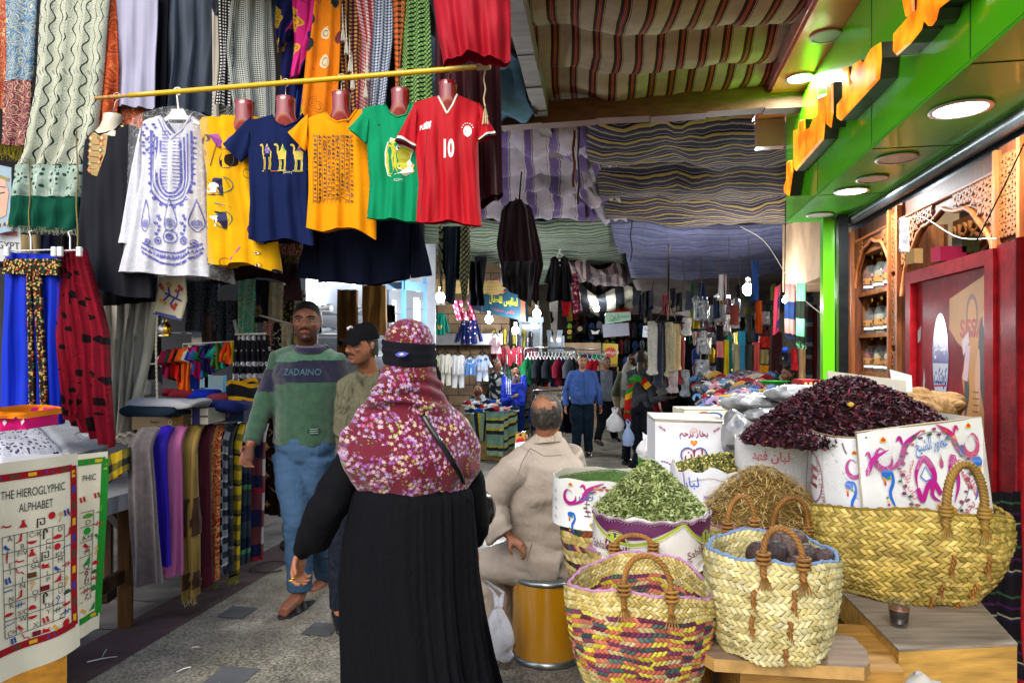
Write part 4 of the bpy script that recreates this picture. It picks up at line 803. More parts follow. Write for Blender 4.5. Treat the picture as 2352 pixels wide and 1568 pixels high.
dr.text(ar('لبان بلدي'),.36,.42,.07,'C03060',asp,-1.2); dr.text(ar('حصى'),.375,.58,.06,'C84050',asp,1.0)
dr.text(ar('مصري'),.80,.52,.10,'C04060',asp,-1.1); dr.text(ar('عطارة'),.86,.40,.08,'C04060',asp,-1.1); dr.text(ar('بخور'),.80,.18,.09,'B04060',asp,.5); dr.poly([(.765,.74),(.80,.77),(.82,.72),(.80,.66),(.775,.68)],'4A3A90')
for x,y in((.335,.10),(.92,.20)):
 for k in range(5):a=k*2*PI/5+.3; dr.ell(x+.022*cos(a),y+.03*sin(a),.018,.014,['D8902A','8A2A4A'][k%2],8,a)
m.mat('paint','9A98A0'); dr.poly([(.93,.03),(.965,.045),(.965,.085),(.93,.07)],'7A7C84')
link('front_panel',m,o)
m=MB().mat('card','D2D4D6'); bl=[W(1850,1148,2.76),W(1872,1172,2.56),W(1930,1188,2.44),W(1992,1198,2.365)]; tp=[W(1862,968,2.80),W(1866,990,2.60),W(1925,1003,2.46),W(1990,1005,2.385)]
bl=spl(bl,20); tp=spl(tp,20)
def SS(s,t,o_=0):
 f=s*19; i=min(18,max(0,int(f))); g=f-i; b=bl[i].lerp(bl[i+1],g); a=tp[i].lerp(tp[i+1],g); nrm=((bl[i+1]-bl[i]).cross(tp[i]-bl[i])).normalized(); return b.lerp(a,t)+nrm*o_
m.grid([[tuple(SS(i/24,j/5,0))for i in range(25)]for j in range(6)]); m.grid([[tuple(SS(i/24,j/5,-.006))for i in range(25)]for j in range(6)],flip=True)
m.col=hx('7A6A48'); m.tube([SS(i/24,1,-.002)for i in range(25)],.0035,5); m.tube([SS(0,j/5,-.002)for j in range(6)],.0045,6)
dr=Draw(m,SS,'paint',.003); asp=1.25
dr.ring(.34,.42,.13,.30,.018,'8A5A7A',asp); dr.text('E',.33,.42,.26,'8A2420',asp,-.15,bold=.03); dr.text('HALAL CENTER',.44,.42,.06,'A05A5A',asp,-1.4); dr.text('Arabica',.20,.04,.15,'7A2A5A',asp,.12)
dr.line([(.72,.93),(.74,.86),(.77,.80)],.02,'6A645C',asp)
swirl(dr,.86,.62,.26,asp); scroll(dr,.78,.42,.30,asp); dr.line([(.48,.98),(.485,.0)],.006,'B0ACA4',asp)
for k in range(7):x=.55+.4*((k*37)%10)/10; y=.15+.7*((k*53)%10)/10; dr.line([(x,y),(x+.03,y-.03)],.006,'6A5A48',asp)
link('side_panel',m,o)
m=MB().mat('card','C8C4B8'); q=[W(2255,960,2.52),W(2282,1178,2.40)]; rb=[q[0],q[0]+Vector((-.02,.5,0)),q[1]+Vector((-.02,.5,0)),q[1]]; m.tri(rb)
m.tri([tp[0],tp[0]+Vector((.25,.35,.04)),bl[0]+Vector((.25,.35,0)),bl[0]]); m.hexa([tuple(p)for p in(tp[0]+Vector((.2,.28,.0)),q[0]+Vector((-.02,.45,0)),q[0]+Vector((-.02,.46,0)),tp[0]+Vector((.2,.29,0)))]+[tuple(p)for p in(tp[0]+Vector((.2,.28,.2)),q[0]+Vector((-.02,.45,.12)),q[0]+Vector((-.02,.46,.12)),tp[0]+Vector((.2,.29,.2)))])
link('back_panel',m,o)
m=MB().mat('film'); m.grid([[tuple(SS(i/12,.35+.4*j/3,.008+.004*sin(i*2+j)))for i in range(13)]for j in range(4)]); link('tape_wrap',m,o)
m=MB().mat('film'); m.grid([[tuple(S(i/16-.02,.52+.28*j/3+.08*i/16,.012+.003*sin(i*2+j)))for i in range(17)]for j in range(4)]); link('tape_wrap',m,o)
o,m=round_carton('printed_carton','white carton with red heart print in plastic wrap, holding the smaller hibiscus heap',(1.20,3.02),.205,.20,.90,1.165,'D4D2D0',jag=.01)
S=tubeS((1.20,3.02),.2075,.2025,.90,1.165,PI*1.05,PI*1.95); dr=Draw(m,S,'paint',.003); asp=2.4
dr.text(ar('لبان فهد'),.28,.80,.14,'C02040',asp,bold=.02); dr.ring(.28,.42,.085,.22,.02,'4A2A2A',asp); dr.text('AM',.28,.42,.18,'B02820',asp,bold=.03); dr.text(ar('بخور'),.62,.8,.12,'C02040',asp); dr.ring(.62,.42,.085,.22,.02,'4A2A2A',asp); dr.text('AM',.62,.42,.18,'B02820',asp,bold=.03); dr.text('Shazly Mohamed Brand'[:6],.45,.1,.06,'A02030',asp)
link('carton_wall',m,o); m=MB().mat('film'); m.grid([[tuple(S(i/20,j/4,.010+.004*sin(i*1.7+j*2)))for i in range(21)]for j in range(5)]); link('plastic_wrap',m,o)
o,m=round_carton('printed_carton','low round white carton holding the chamomile',(.96,3.14),.225,.21,.84,1.03,'D2D4DA',jag=.012)
S=tubeS((.96,3.14),.2275,.2125,.86,1.06,PI*1.03,PI*1.97); dr=Draw(m,S,'paint',.003); dr.text(ar('لبان ريف'),.10,.55,.2,'2A5AC0',2.9,.1); dr.ell(.09,.25,.02,.14,'8A2A7A'); dr.line([(.14,.85),(.17,.3)],.02,'8A2A7A',2.9); dr.ring(.72,.78,.035,.13,.03,'B02060',2.9); dr.text(ar('بركة'),.72,.78,.1,'B02060',2.9); dr.line([(.2,.6),(.35,.72),(.5,.62),(.62,.8)],.012,'9A8A60',2.9,12); dr.line([(.3,.3),(.36,.32)],.05,'3A6AC8',2.9)
link('carton_wall',m,o)
o=empty('printed_carton',(.385,2.88,.8),'white carton with purple scroll print, full of crushed green herb','carton'); S=quadS(W(1332,1205,2.72),W(1478,1205,2.70),W(1482,1104,2.72),W(1330,1108,2.74))
o2,m=round_carton('x','x',(.385,2.88),.215,.18,.84,1.035,'D6D8D6',jag=.004,n=28); bpy.data.objects.remove(o2)
S=tubeS((.385,2.88),.2175,.1825,.84,1.035,PI*1.02,PI*1.98); dr=Draw(m,S,'paint',.003); asp=3.0; swirl(dr,.25,.66,.34,asp); scroll(dr,.245,.30,.3,asp); vine(dr,.46,.5,.1,.38,PI*.1,PI*1.2,asp,16,.06,4); dr.text(ar('عطور زين'),.44,.72,.15,'1A6AC0',asp);
for k in range(4):dr.line([(.10,.75-k*.18),(.115,.70-k*.18)],.02,'5A5248',asp)
link('carton_wall',m,o)
c8=[W(1505,1125,3.62),W(1664,1125,3.62),W(1664,1125,3.62)+Vector((.02,.32,0)),W(1505,1125,3.62)+Vector((.02,.32,0))]; t8=[W(1505,968,3.62),W(1663,972,3.62),W(1663,972,3.62)+Vector((.02,.32,0)),W(1505,968,3.62)+Vector((.02,.32,0))]
o=empty('printed_carton',c8[0],'square white carton with a big blue heart and purple hearts print','carton'); m=MB().mat('card','DADCE2'); m.hexa([tuple(p)for p in c8+t8]);
S=quadS(c8[0],c8[1],t8[1],t8[0]); dr=Draw(m,S,'paint',.002); asp=1.03
dr.heart(.56,.47,.38,.42,'2A50A8',28,.022); dr.heart(.56,.47,.34,.37,'D87A5A',28,.008); dr.text(ar('لبان'),.56,.53,.13,'8A1A30',asp,bold=.02); dr.text(ar('القلب'),.56,.40,.08,'2A2A4A',asp,bold=.01); dr.heart(.56,.70,.1,.1,'D05A20'); dr.heart(.56,.70,.07,.07,'E89A2A')
dr.text(ar('بخار برحم'),.56,.84,.085,'C04038',asp,bold=.02); dr.text(ar('بخار برحم'),.563,.83,.085,'3A5A90',asp); dr.ring(.56,.86,.055,.055,.006,'D08080',asp); dr.text(ar('كفك'),.56,.87,.04,'C04040',asp)
for i in range(26):
 a=i/25; x=.12+.88*a; y=.30+.13*cos(2*PI*a*2+.3)-.0; y=.10+.32*abs(cos(PI*a*1.0))**1.5 if True else y; dr.heart(x-.02,y,.035,.032,'6A2A80')
for x,y,fl in((.06,.93,1),(.93,.93,-1),(.93,.08,-1),(.05,.10,1)):
 for k in range(6):dr.ell(x+fl*.015*k,y-.01*k*(1 if y>.5 else-1),.02,.012,['D86A9A','3A9A80','B04080'][k%3],8,k)
dr.heart(.18,.12,.14,.10,'B04050',20,.008); dr.text('A.M',.18,.13,.05,'C04040',asp)
link('box_body',m,o); m=MB().mat('card','C8C2B4'); a,b,c_,d_=t8; m.hexa([tuple(p)for p in(a,b,c_,d_,a+Vector((-.01,-.01,.018)),b+Vector((.01,-.015,.012)),c_+Vector((.01,0,.02)),d_+Vector((0,0,.022)))]); link('flap',m,o)
def carton(label,px0,py0,px1,py1,d,dep,col,name='carton',draw=None,flap=True,rz=0,mat='card'):
 a=W(px0,py1,d); b=W(px1,py1,d); t=W(px0,py0,d).z-a.z; o=empty(name,a,label,'carton'); m=MB().mat(mat,col); dv=Vector((sin(rz)*dep,cos(rz)*dep,0)); b=b+Vector((0,(b.x-a.x)*-math.tan(rz),0)); u=Vector((0,0,t))
 m.hexa([tuple(p)for p in(a,b,b+dv,a+dv,a+u,b+u,b+dv+u,a+dv+u)])
 if draw:draw(Draw(m,quadS(a,b,b+u,a+u),'paint',.002),(b.x-a.x)/t)
 link('box_body',m,o)
 if flap:m=MB().mat(mat,mixc(hx(col),(.3,.28,.24),.3)); q=u+Vector((0,0,.003)); m.hexa([tuple(p+k)for k in(q,q+Vector((0,0,.004)))for p in(a,b,b+dv*.48,a+dv*.48)]); link('flap',m,o)
 return o
def dflat(dr,asp):
 dr.line([(.1,.2),(.2,.7),(.3,.8),(.45,.4)],.12,'A02A2A',asp,16,taper=True); dr.ell(.4,.5,.12,.35,'3A5A9A',16); dr.ell(.4,.45,.09,.25,'C8CCD8',16); dr.line([(.6,.2),(.7,.7),(.82,.75)],.12,'A02A2A',asp,14,taper=True)
carton('flat white carton with dark red flourishes behind the heart carton',1572,942,1740,968,4.1,.3,'CFC9B4',draw=dflat,name='printed_carton')
carton('plain brown cardboard box under the foil wrapped goods',1700,948,1790,985,3.9,.3,'9A7448')
carton('white box beside the plain brown cardboard box',1750,944,1850,985,3.6,.3,'D4D6D8')
def dred(dr,asp):
 for k in range(3):dr.ell(.2+.3*k,.5,.1,.3,'E8D8A0',10); dr.text('TEA',.2+.3*k,.5,.3,'2A1A10',asp)
for k,(x,y,w)in enumerate(((1843,872,38),(1868,874,40),(1893,876,34))):carton(['small red packet with cream ovals, far end of its row','small red packet with cream ovals, between two others','small red packet with cream ovals, nearest the hibiscus'][k],x,y,x+w,y+26,3.8,.12,'9A2420',name='tea_packet',draw=dred,flap=False)
carton('long white printed box edge poking up behind the hibiscus heap',1926,872,2045,915,3.1,.1,'B8B4A0',draw=lambda dr,a:[dr.line([(.1+.2*k,.6),(.13+.2*k,.4)],.08,'3A3A30',a)for k in range(5)])
m=MB().mat('paint','C8D0DC'); a=[W(2043,846,3.0),W(2056,905,2.98),W(2095,878,3.0),W(2090,860,3.02)]; S=quadS(W(2052,900,2.98),W(2096,900,2.98),W(2094,862,3.02),W(2044,848,3.0)); m.grid([[tuple(S(i,j,0))for i in(0,1)]for j in(0,1)]); m.grid([[tuple(S(i,j,-.003))for i in(0,1)]for j in(0,1)],flip=True); Draw(m,S).text('٦٩',.45,.35,.3,'3A4A7A',1.1)
m.mat('wood','A08A60'); m.tube([W(2060,905,3.0),W(2056,930,3.0)],.004,5); tag(link('price_card',m),'pale blue handwritten price card stuck behind the hibiscus','sign')
m=MB().mat('drape','8A6A44'); c=W(2125,936,3.1); m.sph(c,(.15,.12,.08),50,30,lambda p:c+(p-c)*(1+.3*mn.noise(p*9)+.35*abs(mn.noise(p*17)))); tag(link('paper_sack',m),'crumpled tan paper sack behind the hibiscus and beside the torn poster','sack')
n=NT('foil',.3,metal=.25,spec=.6); v=n.co('Object'); n.color(n.ramp(n.noise(v,12,4),[(.3,'55575B'),(.7,'A2A4A6')],'LINEAR')); n.bump(n.vor(wob(n,v,.05,9),16),1.,.02)
for k,(x,y,d,rx,ry,rz,lb)in enumerate(((1740,925,3.75,.22,.18,.05,'long silvery plastic wrapped bundle lying over the boxes'),(1835,905,3.55,.17,.16,.05,'shiny crumpled plastic bundle beside the red packets'),(1690,1000,3.5,.08,.1,.13,'tall clear plastic sack of brown goods by the heart carton'),(1790,955,3.3,.16,.1,.04,'flat crinkled plastic bag over the white box'))):
 c=W(x,y,d); m=MB().mat('foil','C0C2C4'); m.sph(c,(rx,ry,rz),26,16,lambda p,c=c:c+(p-c)*(1+.25*mn.noise(p*8)+.08*mn.noise(p*23))); tag(link('plastic_bundle',m),lb,'bundle')
fab('stall_skirt',stripes(1,.16,[(0,'14121A'),(.3,'1A1A34'),(.38,'8A8A70'),(.42,'14121A'),(.6,'3A1A44'),(.66,'14121A'),(.85,'2A4A34'),(.9,'14121A')],.04))
m=MB(); sheet(m,[(2150,1130),(2100,1500)],[(2352,1130),(2360,1560)],2.75,4,.03,.01,mat='stall_skirt',seed=4); tag(link('stall_skirt',m),'dark striped cloth hanging behind the largest basket','cloth')
m=MB().mat('wood','3A2614');
m.hexa([tuple(Vector(p))for z in(.55,.60)for p in((.22,2.2,z),(1.2,2.2,z),(1.5,3.9,z),(.35,3.2,z))]); tag(link('stall_platform',m),'dark low wooden platform under the baskets','platform')
m=MB().mat('wood','2E1E12'); m.hexa([(.24,2.25,0),(1.18,2.25,0),(1.45,3.85,0),(.37,3.15,0),(.24,2.25,.548),(1.18,2.25,.548),(1.45,3.85,.548),(.37,3.15,.548)]); tag(link('base_cabinet',m),'dark wooden base cabinet below the platform','cabinet')
m=MB().mat('wood','3A2614'); m.hexa([(.66,3.02,.602),(1.5,2.92,.602),(1.9,4.2,.602),(.8,4.15,.602),(.66,3.02,.84),(1.5,2.92,.84),(1.9,4.2,.84),(.8,4.15,.84)]); tag(link('stall_riser',m),'hidden wooden riser carrying the rear cartons','crate')
c=Vector((*onz(2065,1438,.70),.702)); o=empty('tea_glass',c,'small glass half full of dark tea on the yellow crate','glass'); m=MB().mat('glass_clear'); m.lathe([(.022,0),(.026,.004),(.033,.078),(.031,.078),(.0245,.012),(.001,.010)],c,14,True,False); link('glass_body',m,o)
m=MB().mat('gloss','2A1008'); m.lathe([(.0235,.013),(.0265,.038)],c,14,True,False); m.col=hx('1E0C06'); m.lathe([(.0265,.038),(.0285,.052)],c,14,False,False); m.col=hx('8A4A20'); m.lathe([(.0285,.052),(.0295,.056),(.001,.056)],c,14,False,False); link('tea',m,o)
m=MB().mat('card','B0ACA4'); c=Vector((*onz(2105,1600,.66),.67)); m.sph(W(2120,1572,1.78),(.05,.03,.025),12,8,lambda p:p+Vector((0,0,.01*sin(p.x*90)))); tag(link('crumpled_wrapper',m),'white crumpled wrapper at the foot of the yellow crate','litter')
# ==========================================================
n=NT('red_paint',.5,spec=.1); v=n.co('Object'); n.color(n.mix(n.ramp(n.noise(v,3,6),[(.45,0.),(.8,1.)],'LINEAR'),n.ramp(n.noise(v,16,4),[(.35,'7E0C14'),(.65,'9E141C')],'LINEAR'),hx('6A0A12'))); n.bump(n.vor(v,70),.2,.003); n.b.inputs['Coat Weight'].default_value=.05; n.b.inputs['Coat Roughness'].default_value=.15
dk=empty('red_kiosk',ST(1.6,3.4,0),'glossy red metal kiosk side with torn hair oil poster and round blue sticker','kiosk')
def kp(t0,t1,s0,s1,z0,z1,name,mat='red_paint',col='A01820'):
 m=MB().mat(mat,col); m.hexa([tuple(ST(t,s,z))for z in(z0,z1)for t,s in((t0,s0),(t1,s0),(t1,s1),(t0,s1))]); return link(name,m,dk)
kp(1.62,1.64,3.50,4.37,.2,1.95,'panel'); kp(1.585,1.645,3.49,4.44,1.95,2.02,'frame'); kp(1.585,1.645,4.37,4.44,.1,1.949,'frame'); kp(1.585,1.645,3.42,3.50,0,2.018,'frame')
kp(1.60,1.74,3.22,3.418,0,2.03,'post'); kp(1.60,1.64,2.0,3.2,0,2.03,'panel')
m=MB().mat('red_paint'); m.tube([ST(1.60,3.20,0),ST(1.60,3.20,1.2),ST(1.60,3.20,2.03)],.028,12); link('pipe',m,dk)
Sp=lambda s,t,o=0:ST(1.619-o,4.37-.87*s,.2+1.75*t)
asp=.87/1.75
m=MB(); dr=Draw(m,Sp,'paint',.001);
pz=[(.50,.30),(.52,.42),(.60,.52),(.66,.58),(.60,.66),(.70,.74),(.56,.76),(.50,.80),(.48,.86),(.97,.985),(.99,.30),(.60,.29)]
dr.poly([(.52,.335),(.56,.345),(.58,.42),(.66,.50),(.62,.56),(.70,.62),(.66,.70),(.72,.77),(.60,.80),(.50,.84),(.50,.93),(.975,.985),(.99,.33),(.56,.30)],'C8862A')
dr.poly([(.60,.345),(.985,.345),(.99,.295),(.60,.295)],'1E8A3A'); dr.text('NO MINERAL OIL • NO CHEMICALS',.80,.325,.012,'E8F0D8',asp,wid=.32)
dr.ell(.78,.875,.07,.06,'8A4A14',20); dr.ell(.78,.875,.05,.045,'D8902A',20); dr.text('SESA',.78,.835,.05,'B02418',asp,bold=.03)
def bottle(x,y,s):
 dr.poly([(x-.035*s,y),(x+.035*s,y),(x+.042*s,y+.10*s),(x+.02*s,y+.155*s),(x-.02*s,y+.155*s),(x-.042*s,y+.10*s)],'E8E4D8'); dr.ell(x,y+.175*s,.018*s,.022*s,'3A1A20'); dr.ell(x,y+.06*s,.026*s,.045*s,'C88A1E'); dr.line([(x,y+.04*s),(x+.006,y+.09*s)],.02*s,'2A1A14',asp)
for x,s in((.64,1.05),(.88,1.1)):bottle(x,.37,s)
for x,w in((.53,.05),(.755,.062)):
 dr.poly([(x-w,.36),(x+w,.36),(x+w,.55),(x-w,.55)],'D8A030'); dr.poly([(x-w*.9,.365),(x+w*.9,.365),(x+w*.9,.385),(x-w*.9,.385)],'2A8A3A'); dr.text('SESA',x,.52,.022,'B02418',asp,wid=w*1.3); dr.line([(x,.39),(x-.006,.44),(x,.475)],.035,'3A2418',asp,10,taper=True); dr.ell(x,.475,.01,.012,'D8A080')
dr.line([(.93,.60),(.90,.72),(.915,.84),(.94,.88)],.05,'2A1A1C',asp,14,taper=True); dr.ell(.925,.86,.022,.026,'D8A078'); dr.line([(.86,.60),(.845,.70),(.86,.78)],.03,'D8A078',asp,12,taper=True); dr.line([(.70,.58),(.72,.66),(.71,.72)],.03,'2A1A14',asp,10,taper=True)
for k in range(6):dr.line([(.79,.66-.018*k),(.86,.66-.018*k)],.004,'7A4A1A',asp)
dr.poly([(.68,.76),(.75,.80),(.74,.83),(.66,.80)],'E0C8D0'); dr.line([(.74,.79),(.70,.69)],.03,'D8B0B8',asp)
link('poster',m,dk)
m=MB(); dr=Draw(m,Sp,'gloss',.0015); dr.ell(.375,.745,.115,.145,'4A4A98',36); dr.poly([(.375+.108*cos(a),.745+.136*sin(a))for a in[PI*1.02+PI*.96*i/20 for i in range(21)]],'D8DAE4')
dr.text(ar('مبسط مع'),.375,.795,.045,'E8E8F0',asp,bold=.03,wid=.17); dr.text(ar('كونتكت'),.375,.695,.05,'4A4A98',asp,bold=.03,wid=.18); dr.line([(.29,.665),(.46,.67)],.006,'C03A50',asp); dr.text('01050090932',.385,.64,.018,'4A4A98',asp)
link('sticker',m,dk)
m=MB(); dr=Draw(m,Sp,'card',.001)
dr.poly([(.05,.24),(.10,.40),(.07,.48),(.12,.56),(.10,.52),(.17,.42),(.13,.33),(.15,.24)],'7AA848'); dr.poly([(.06,.45),(.09,.56),(.12,.60),(.13,.55),(.18,.50),(.13,.46),(.12,.38),(.09,.40)],'C8CCC8'); dr.poly([(.10,.62),(.13,.72),(.15,.68),(.12,.60)],'C8B8B8'); dr.poly([(.03,.84),(.09,.86),(.07,.81),(.03,.80)],'C0B0B4'); dr.ell(.11,.62,.022,.04,'6A4A44')
for x in(.28,.48):dr.rect(x,.30,x+.012,.56,'C8A8AC')
dr.rect(.28,.56,.50,.575,'C8A8AC')
for k in range(6):dr.rect(.325+.02*k,.35,.333+.02*k,.51,'D8CCC8')
dr.line([(.46,.58),(.52,.50),(.48,.44),(.53,.38),(.49,.33)],.03,'D8CCC8',asp,12)
link('torn_paper',m,dk)
m=MB(); dr=Draw(m,lambda s,t,o=0:ST(1.599-o,3.16-1.1*s,.9+1.1*t),'gloss',.001); dr.rect(.0,.05,1,.72,'8ABF2A'); dr.rect(0,.72,1,1.0,'2A2422'); dr.text(ar('عطارة'),.5,.86,.12,'E8E4DC',.8); dr.text(ar('طب'),.12,.6,.06,'1A3A1A',.8)
for k in range(8):dr.ell(.1+.2*(k%4),.45-.2*(k//4),.05,.05,['8A4A2A','C8B070','6A3A20','A08040'][k%4],10)
dr.rect(0,-.1,1,.05,'3A2A28'); link('green_poster',m,dk)
for k,(P,lb)in enumerate((([W(2352,330,2.7),W(2310,420,2.75),W(2270,500,2.8),W(2240,560,2.9)],'black cable dropping across the carved column'),([W(2070,505,4.0),W(2120,500,3.9),W(2200,545,3.7),W(2290,548,3.3)],'pale cable looping under the carved arch'),([W(1700,520,6.0),W(1760,560,6.0),W(1830,670,6.1),W(1885,720,6.1)],'thin cable slanting toward the green pillar'))):
 m=MB().mat('rubber','1A1A1A' if k==0 else 'A8A49A'); m.tube(spl(P,20),.0035,6); tag(link('cable',m),lb,'cable')
m=MB().mat('foil','A8A49A'); m.box(W(2077,540,3.9),(.06,.012,.2),bev=.005); tag(link('plastic_packet',m),'grey plastic packet hung by the carved arch','packet')
for k,(x,y,w,h,cc,lb)in enumerate(((2160,595,60,30,'7A1830','glittering dark red box on the shelf behind the red kiosk'),(2100,600,20,30,'8A6A40','narrow gold tin behind the red kiosk'),(2210,575,40,34,'3A3A20','dim olive packet on the shelf behind the red kiosk'))):
 carton(lb,x,y-h,x+w,y+4,4.3,.1,cc,flap=False,name='boxed_goods',mat='gloss')
# ==========================================================
rodA=W(218,226,3.78); rodB=W(1122,152,3.28)
def rod(t):return rodA.lerp(rodB,t)
o=empty('clothes_rod',rodA,'shiny yellow rod holding the front row of shirts','rod'); m=MB().mat('gloss','D8B000'); m.tube([rod(.1+.9*i/10)for i in range(11)],.0135,14); link('rod_body',m,o)
m=MB().mat('wood','C89A58'); m.tube([rod(0),rod(.115)],.0105,8); link('wood_end',m,o)
m=MB().mat('cloth','D8C89A'); m.rope([rod(.985),rod(1.0)],.016,.012,3,6); m.tube([rod(.975),rod(1.004)],.0165,10); link('rope_binding',m,o)
def rodx(px):
 t=(px-218)/(1122-218);
 for _ in range(4):
  p=rod(t); t+=(px-(1176+p.x/p.y*F))/(1122-218)
 return rod(t)
def hook(m,p,low,r=.0022,col='B8B8B4'):
 m.mat('metal',col); rr=.02; m.tube([p+Vector((rr*cos(a),0,rr*sin(a)+.0))for a in[PI*1.05-PI*1.5*i/12 for i in range(13)]]+[p.lerp(low,.3)+Vector((0,0,-.0)),low],r,6)
# ==========================================================
def tshirt(name,label,cat,d,neck,sh,body,hem,slv,mat,col,nk=(16,16),folds=3,amp=.010,bulge=.03,seed=1,group=None,thick=.02,th2=None,back=None,cuff=None,collar=None):
 """neck: list of (x,y) along the front neckline left to right; sh=(xl,yl,xr,yr) shoulder tips; body=(L pts,R pts); slv=list of (sx,sy,w0,cx,cy,w1)"""
 L,R=body; eL,eR=edge(L),edge(R); tops=[(sh[0],sh[1])]+list(neck)+[(sh[2],sh[3])]; x0,x1=sh[0],sh[2]
 nkx0,nkx1=neck[0][0],neck[-1][0]; ym=min(neck[0][1],neck[-1][1])
 m=MB().mat(mat,col); rs=random.Random(seed); ph=[rs.uniform(0,6.28)for _ in range(6)]; nu,nv=44,34
 def surf(u,v,bk):
  xt=x0+(x1-x0)*u; yt=float(np.interp(xt,[p[0]for p in tops],[p[1]for p in tops]))
  if bk and nkx0<xt<nkx1:yt=ym+5
  yb=hem(u); y=yt+(yb-yt)*v; w=min(1,max(0,(y-min(yt,ym))/60)); w=w*w*(3-2*w); xl=x0+(eL(y)-x0)*w; xr=x1+(eR(y)-x1)*w; x=xl+(xr-xl)*u
  f=amp*(.25+v)*(sin(2*PI*folds*u+ph[0]+v*1.5)+.5*sin(2*PI*folds*2.1*u+ph[1]-v*2)+.3*sin(v*7+u*3+ph[2]))+amp*.5*sin(v*12+u*9+ph[4])*(1-v)
  z=bulge*abs(sin(PI*min(.999,max(.001,u))))**.55*(.55+.6*sin(PI*min(1,.25+v*.6)))
  dd=d-z+f if not bk else d+z*.7+thick+f*.6
  p=W(x,y,d); return(p.x,dd,p.z)
 Pf=[[surf(u/nu,v/nv,0)for u in range(nu+1)]for v in range(nv+1)]; Pb=[[surf(u/nu,v/nv,1)for u in range(nu,-1,-1)]for v in range(nv+1)]
 wd=abs(x1-x0)/F*d; ht=abs(hem(.5)-ym)/F*d; UV=[[(u/nu*wd,-v/nv*ht)for u in range(nu+1)]+[(1+u/nu*wd,-v/nv*ht)for u in range(nu,-1,-1)]for v in range(nv+1)]
 m.grid([a+b for a,b in zip(Pf,Pb)],cv=True,uv=UV,flip=True)
 for k,(sx,sy,w0,cx,cy,w1)in enumerate(slv):
  L_=math.hypot(cx-sx,cy-sy); qx,qy=(cy-sy)/L_*w1/2,-(cx-sx)/L_*w1/2
  if qy>0:qx,qy=-qx,-qy
  def sr(t):
   e=t**.7; x,y=sx+(cx-sx)*t,sy+(cy-sy)*t; hx_,hy=qx*e,-w0/2*(1-e)+qy*e; R=[]
   for j in range(22):
    th=2*PI*j/22; g=cos(th); z=(.020+.006*sin(th*3+t*6+k))*sin(th)*(1+.3*t); c_=W(x+hx_*g*(1+.03*sin(t*9)),y+hy*g,d); R.append((c_.x,d+.004+z+.006*sin(g*5+t*4+k),c_.z))
   return R
  m.rings([sr(i/10)for i in range(11)],False,False)
  if cuff:
   for q,cc in zip((.86,.93),cuff):m.mat(mat,cc); m.rings([[(x_+(x_-W(sx+(cx-sx)*t,0,d).x)*.03,y_-.004*(1 if y_<d else-1),z_)for x_,y_,z_ in sr(t)]for t in(q,q+.07)],False,False)
   m.mat(mat,col)
 tr=bvh(m)
 m.mat(mat,collar or col);
 P=[Vector(surf((x-x0)/(x1-x0),0,0))for x in np.linspace(nkx0,nkx1,18)]; m.tube(P,.0055,6)
 m.mat(mat,col); m.tube([Vector(Pf[-1][i])for i in range(0,nu+1,2)],.003,5)
 return m,tr
def bust(label,cx,top,bot,w,d,col='8A1E1A',group='glossy neck shaped hangers on the yellow rod'):
 """shop bust hanger: glossy neck, flat top, flaring shoulders that disappear into the shirt"""
 c=W(cx,bot,d); zt=W(cx,top,d).z; zb=c.z; r=w/F*d/2; o=empty('bust_hanger',c,label,'hanger',group); m=MB().mat('lacquer',col); H=zt-zb; X=c.x
 secs=[((X,d+.01,zb-.10),r*2.6,.02),((X,d+.01,zb-.06),r*2.2,.025),((X,d+.005,zb-.02),r*1.5,.035),((X,d,zb+H*.10),r*1.12,.042),((X,d,zb+H*.35),r*.94,.045),((X,d,zb+H*.8),r*.95,.045),((X,d,zt-.004),r*1.0,.047),((X,d,zt),r*.93,.042)]
 m.loft(secs,28,fold=lambda k,t:1,pw=.85); link('neck_form',m,o); m=MB(); hook(m,rodx(cx),Vector((X,d,zt-.003))); link('hook',m,o); return o
WHT='DEDEDA'
bust('dark red glossy neck hanger holding the red football jersey',1030,190,245,44,3.28)
m,tr=tshirt('jersey','','',3.28,[(1008,226),(1018,246),(1029,268),(1042,248),(1052,225)],(950,238,1108,243),([(950,238),(953,330),(962,420),(955,508)],[(1108,243),(1098,330),(1100,420),(1106,516)]),lambda u:507+9*u+4*sin(u*9),[(958,262,62,930,332,52),(1100,262,56,1120,318,44)],'satin','B00A1C',cuff=('DEDAD0','1A1414'),collar='DEDAD0',bulge=.04,seed=2)
dr=Draw(m,hitS(tr,0,2352,1568,0,3.28),'paint',.0018); ax=2352/1568
def X(x):return x/2352
def Y(y):return 1-y/1568
def T(body,x,y,h,c,**k):dr.text(body,X(x),Y(y),h/1568,c,ax,**k)
def LN(pts,w,c,**k):dr.line([(X(a),Y(b))for a,b in pts],w/1568,c,ax,**k)
def PL(pts,c):dr.poly([(X(a),Y(b))for a,b in pts],c)
def EL(x,y,rx,ry,c,n=14,a=0):dr.ell(X(x),Y(y),rx/2352,ry/1568,c,n,a)
T('10',1031,350,40,WHT,bold=.04,wid=24/2352); T('PUMA',978,298,11,WHT,bold=.05,wid=26/2352)
PL([(974,291),(982,285),(990,288),(991,284),(994,288),(992,292),(993,300),(989,294),(983,293),(978,296)],WHT)
EL(1075,306,9.5,12,WHT); PL([(1065,306),(1085,306),(1083,315),(1075,321),(1067,315)],WHT); LN([(1069,309),(1080,300)],2,'3A1014'); LN([(1071,314),(1082,306)],1.6,'3A1014'); EL(1074,301,3,3,'3A1014')
for k in range(7):a=PI*.1+PI*.8*k/6; EL(1075+13*cos(a),303-15*sin(a),1.6,1.6,WHT,5)
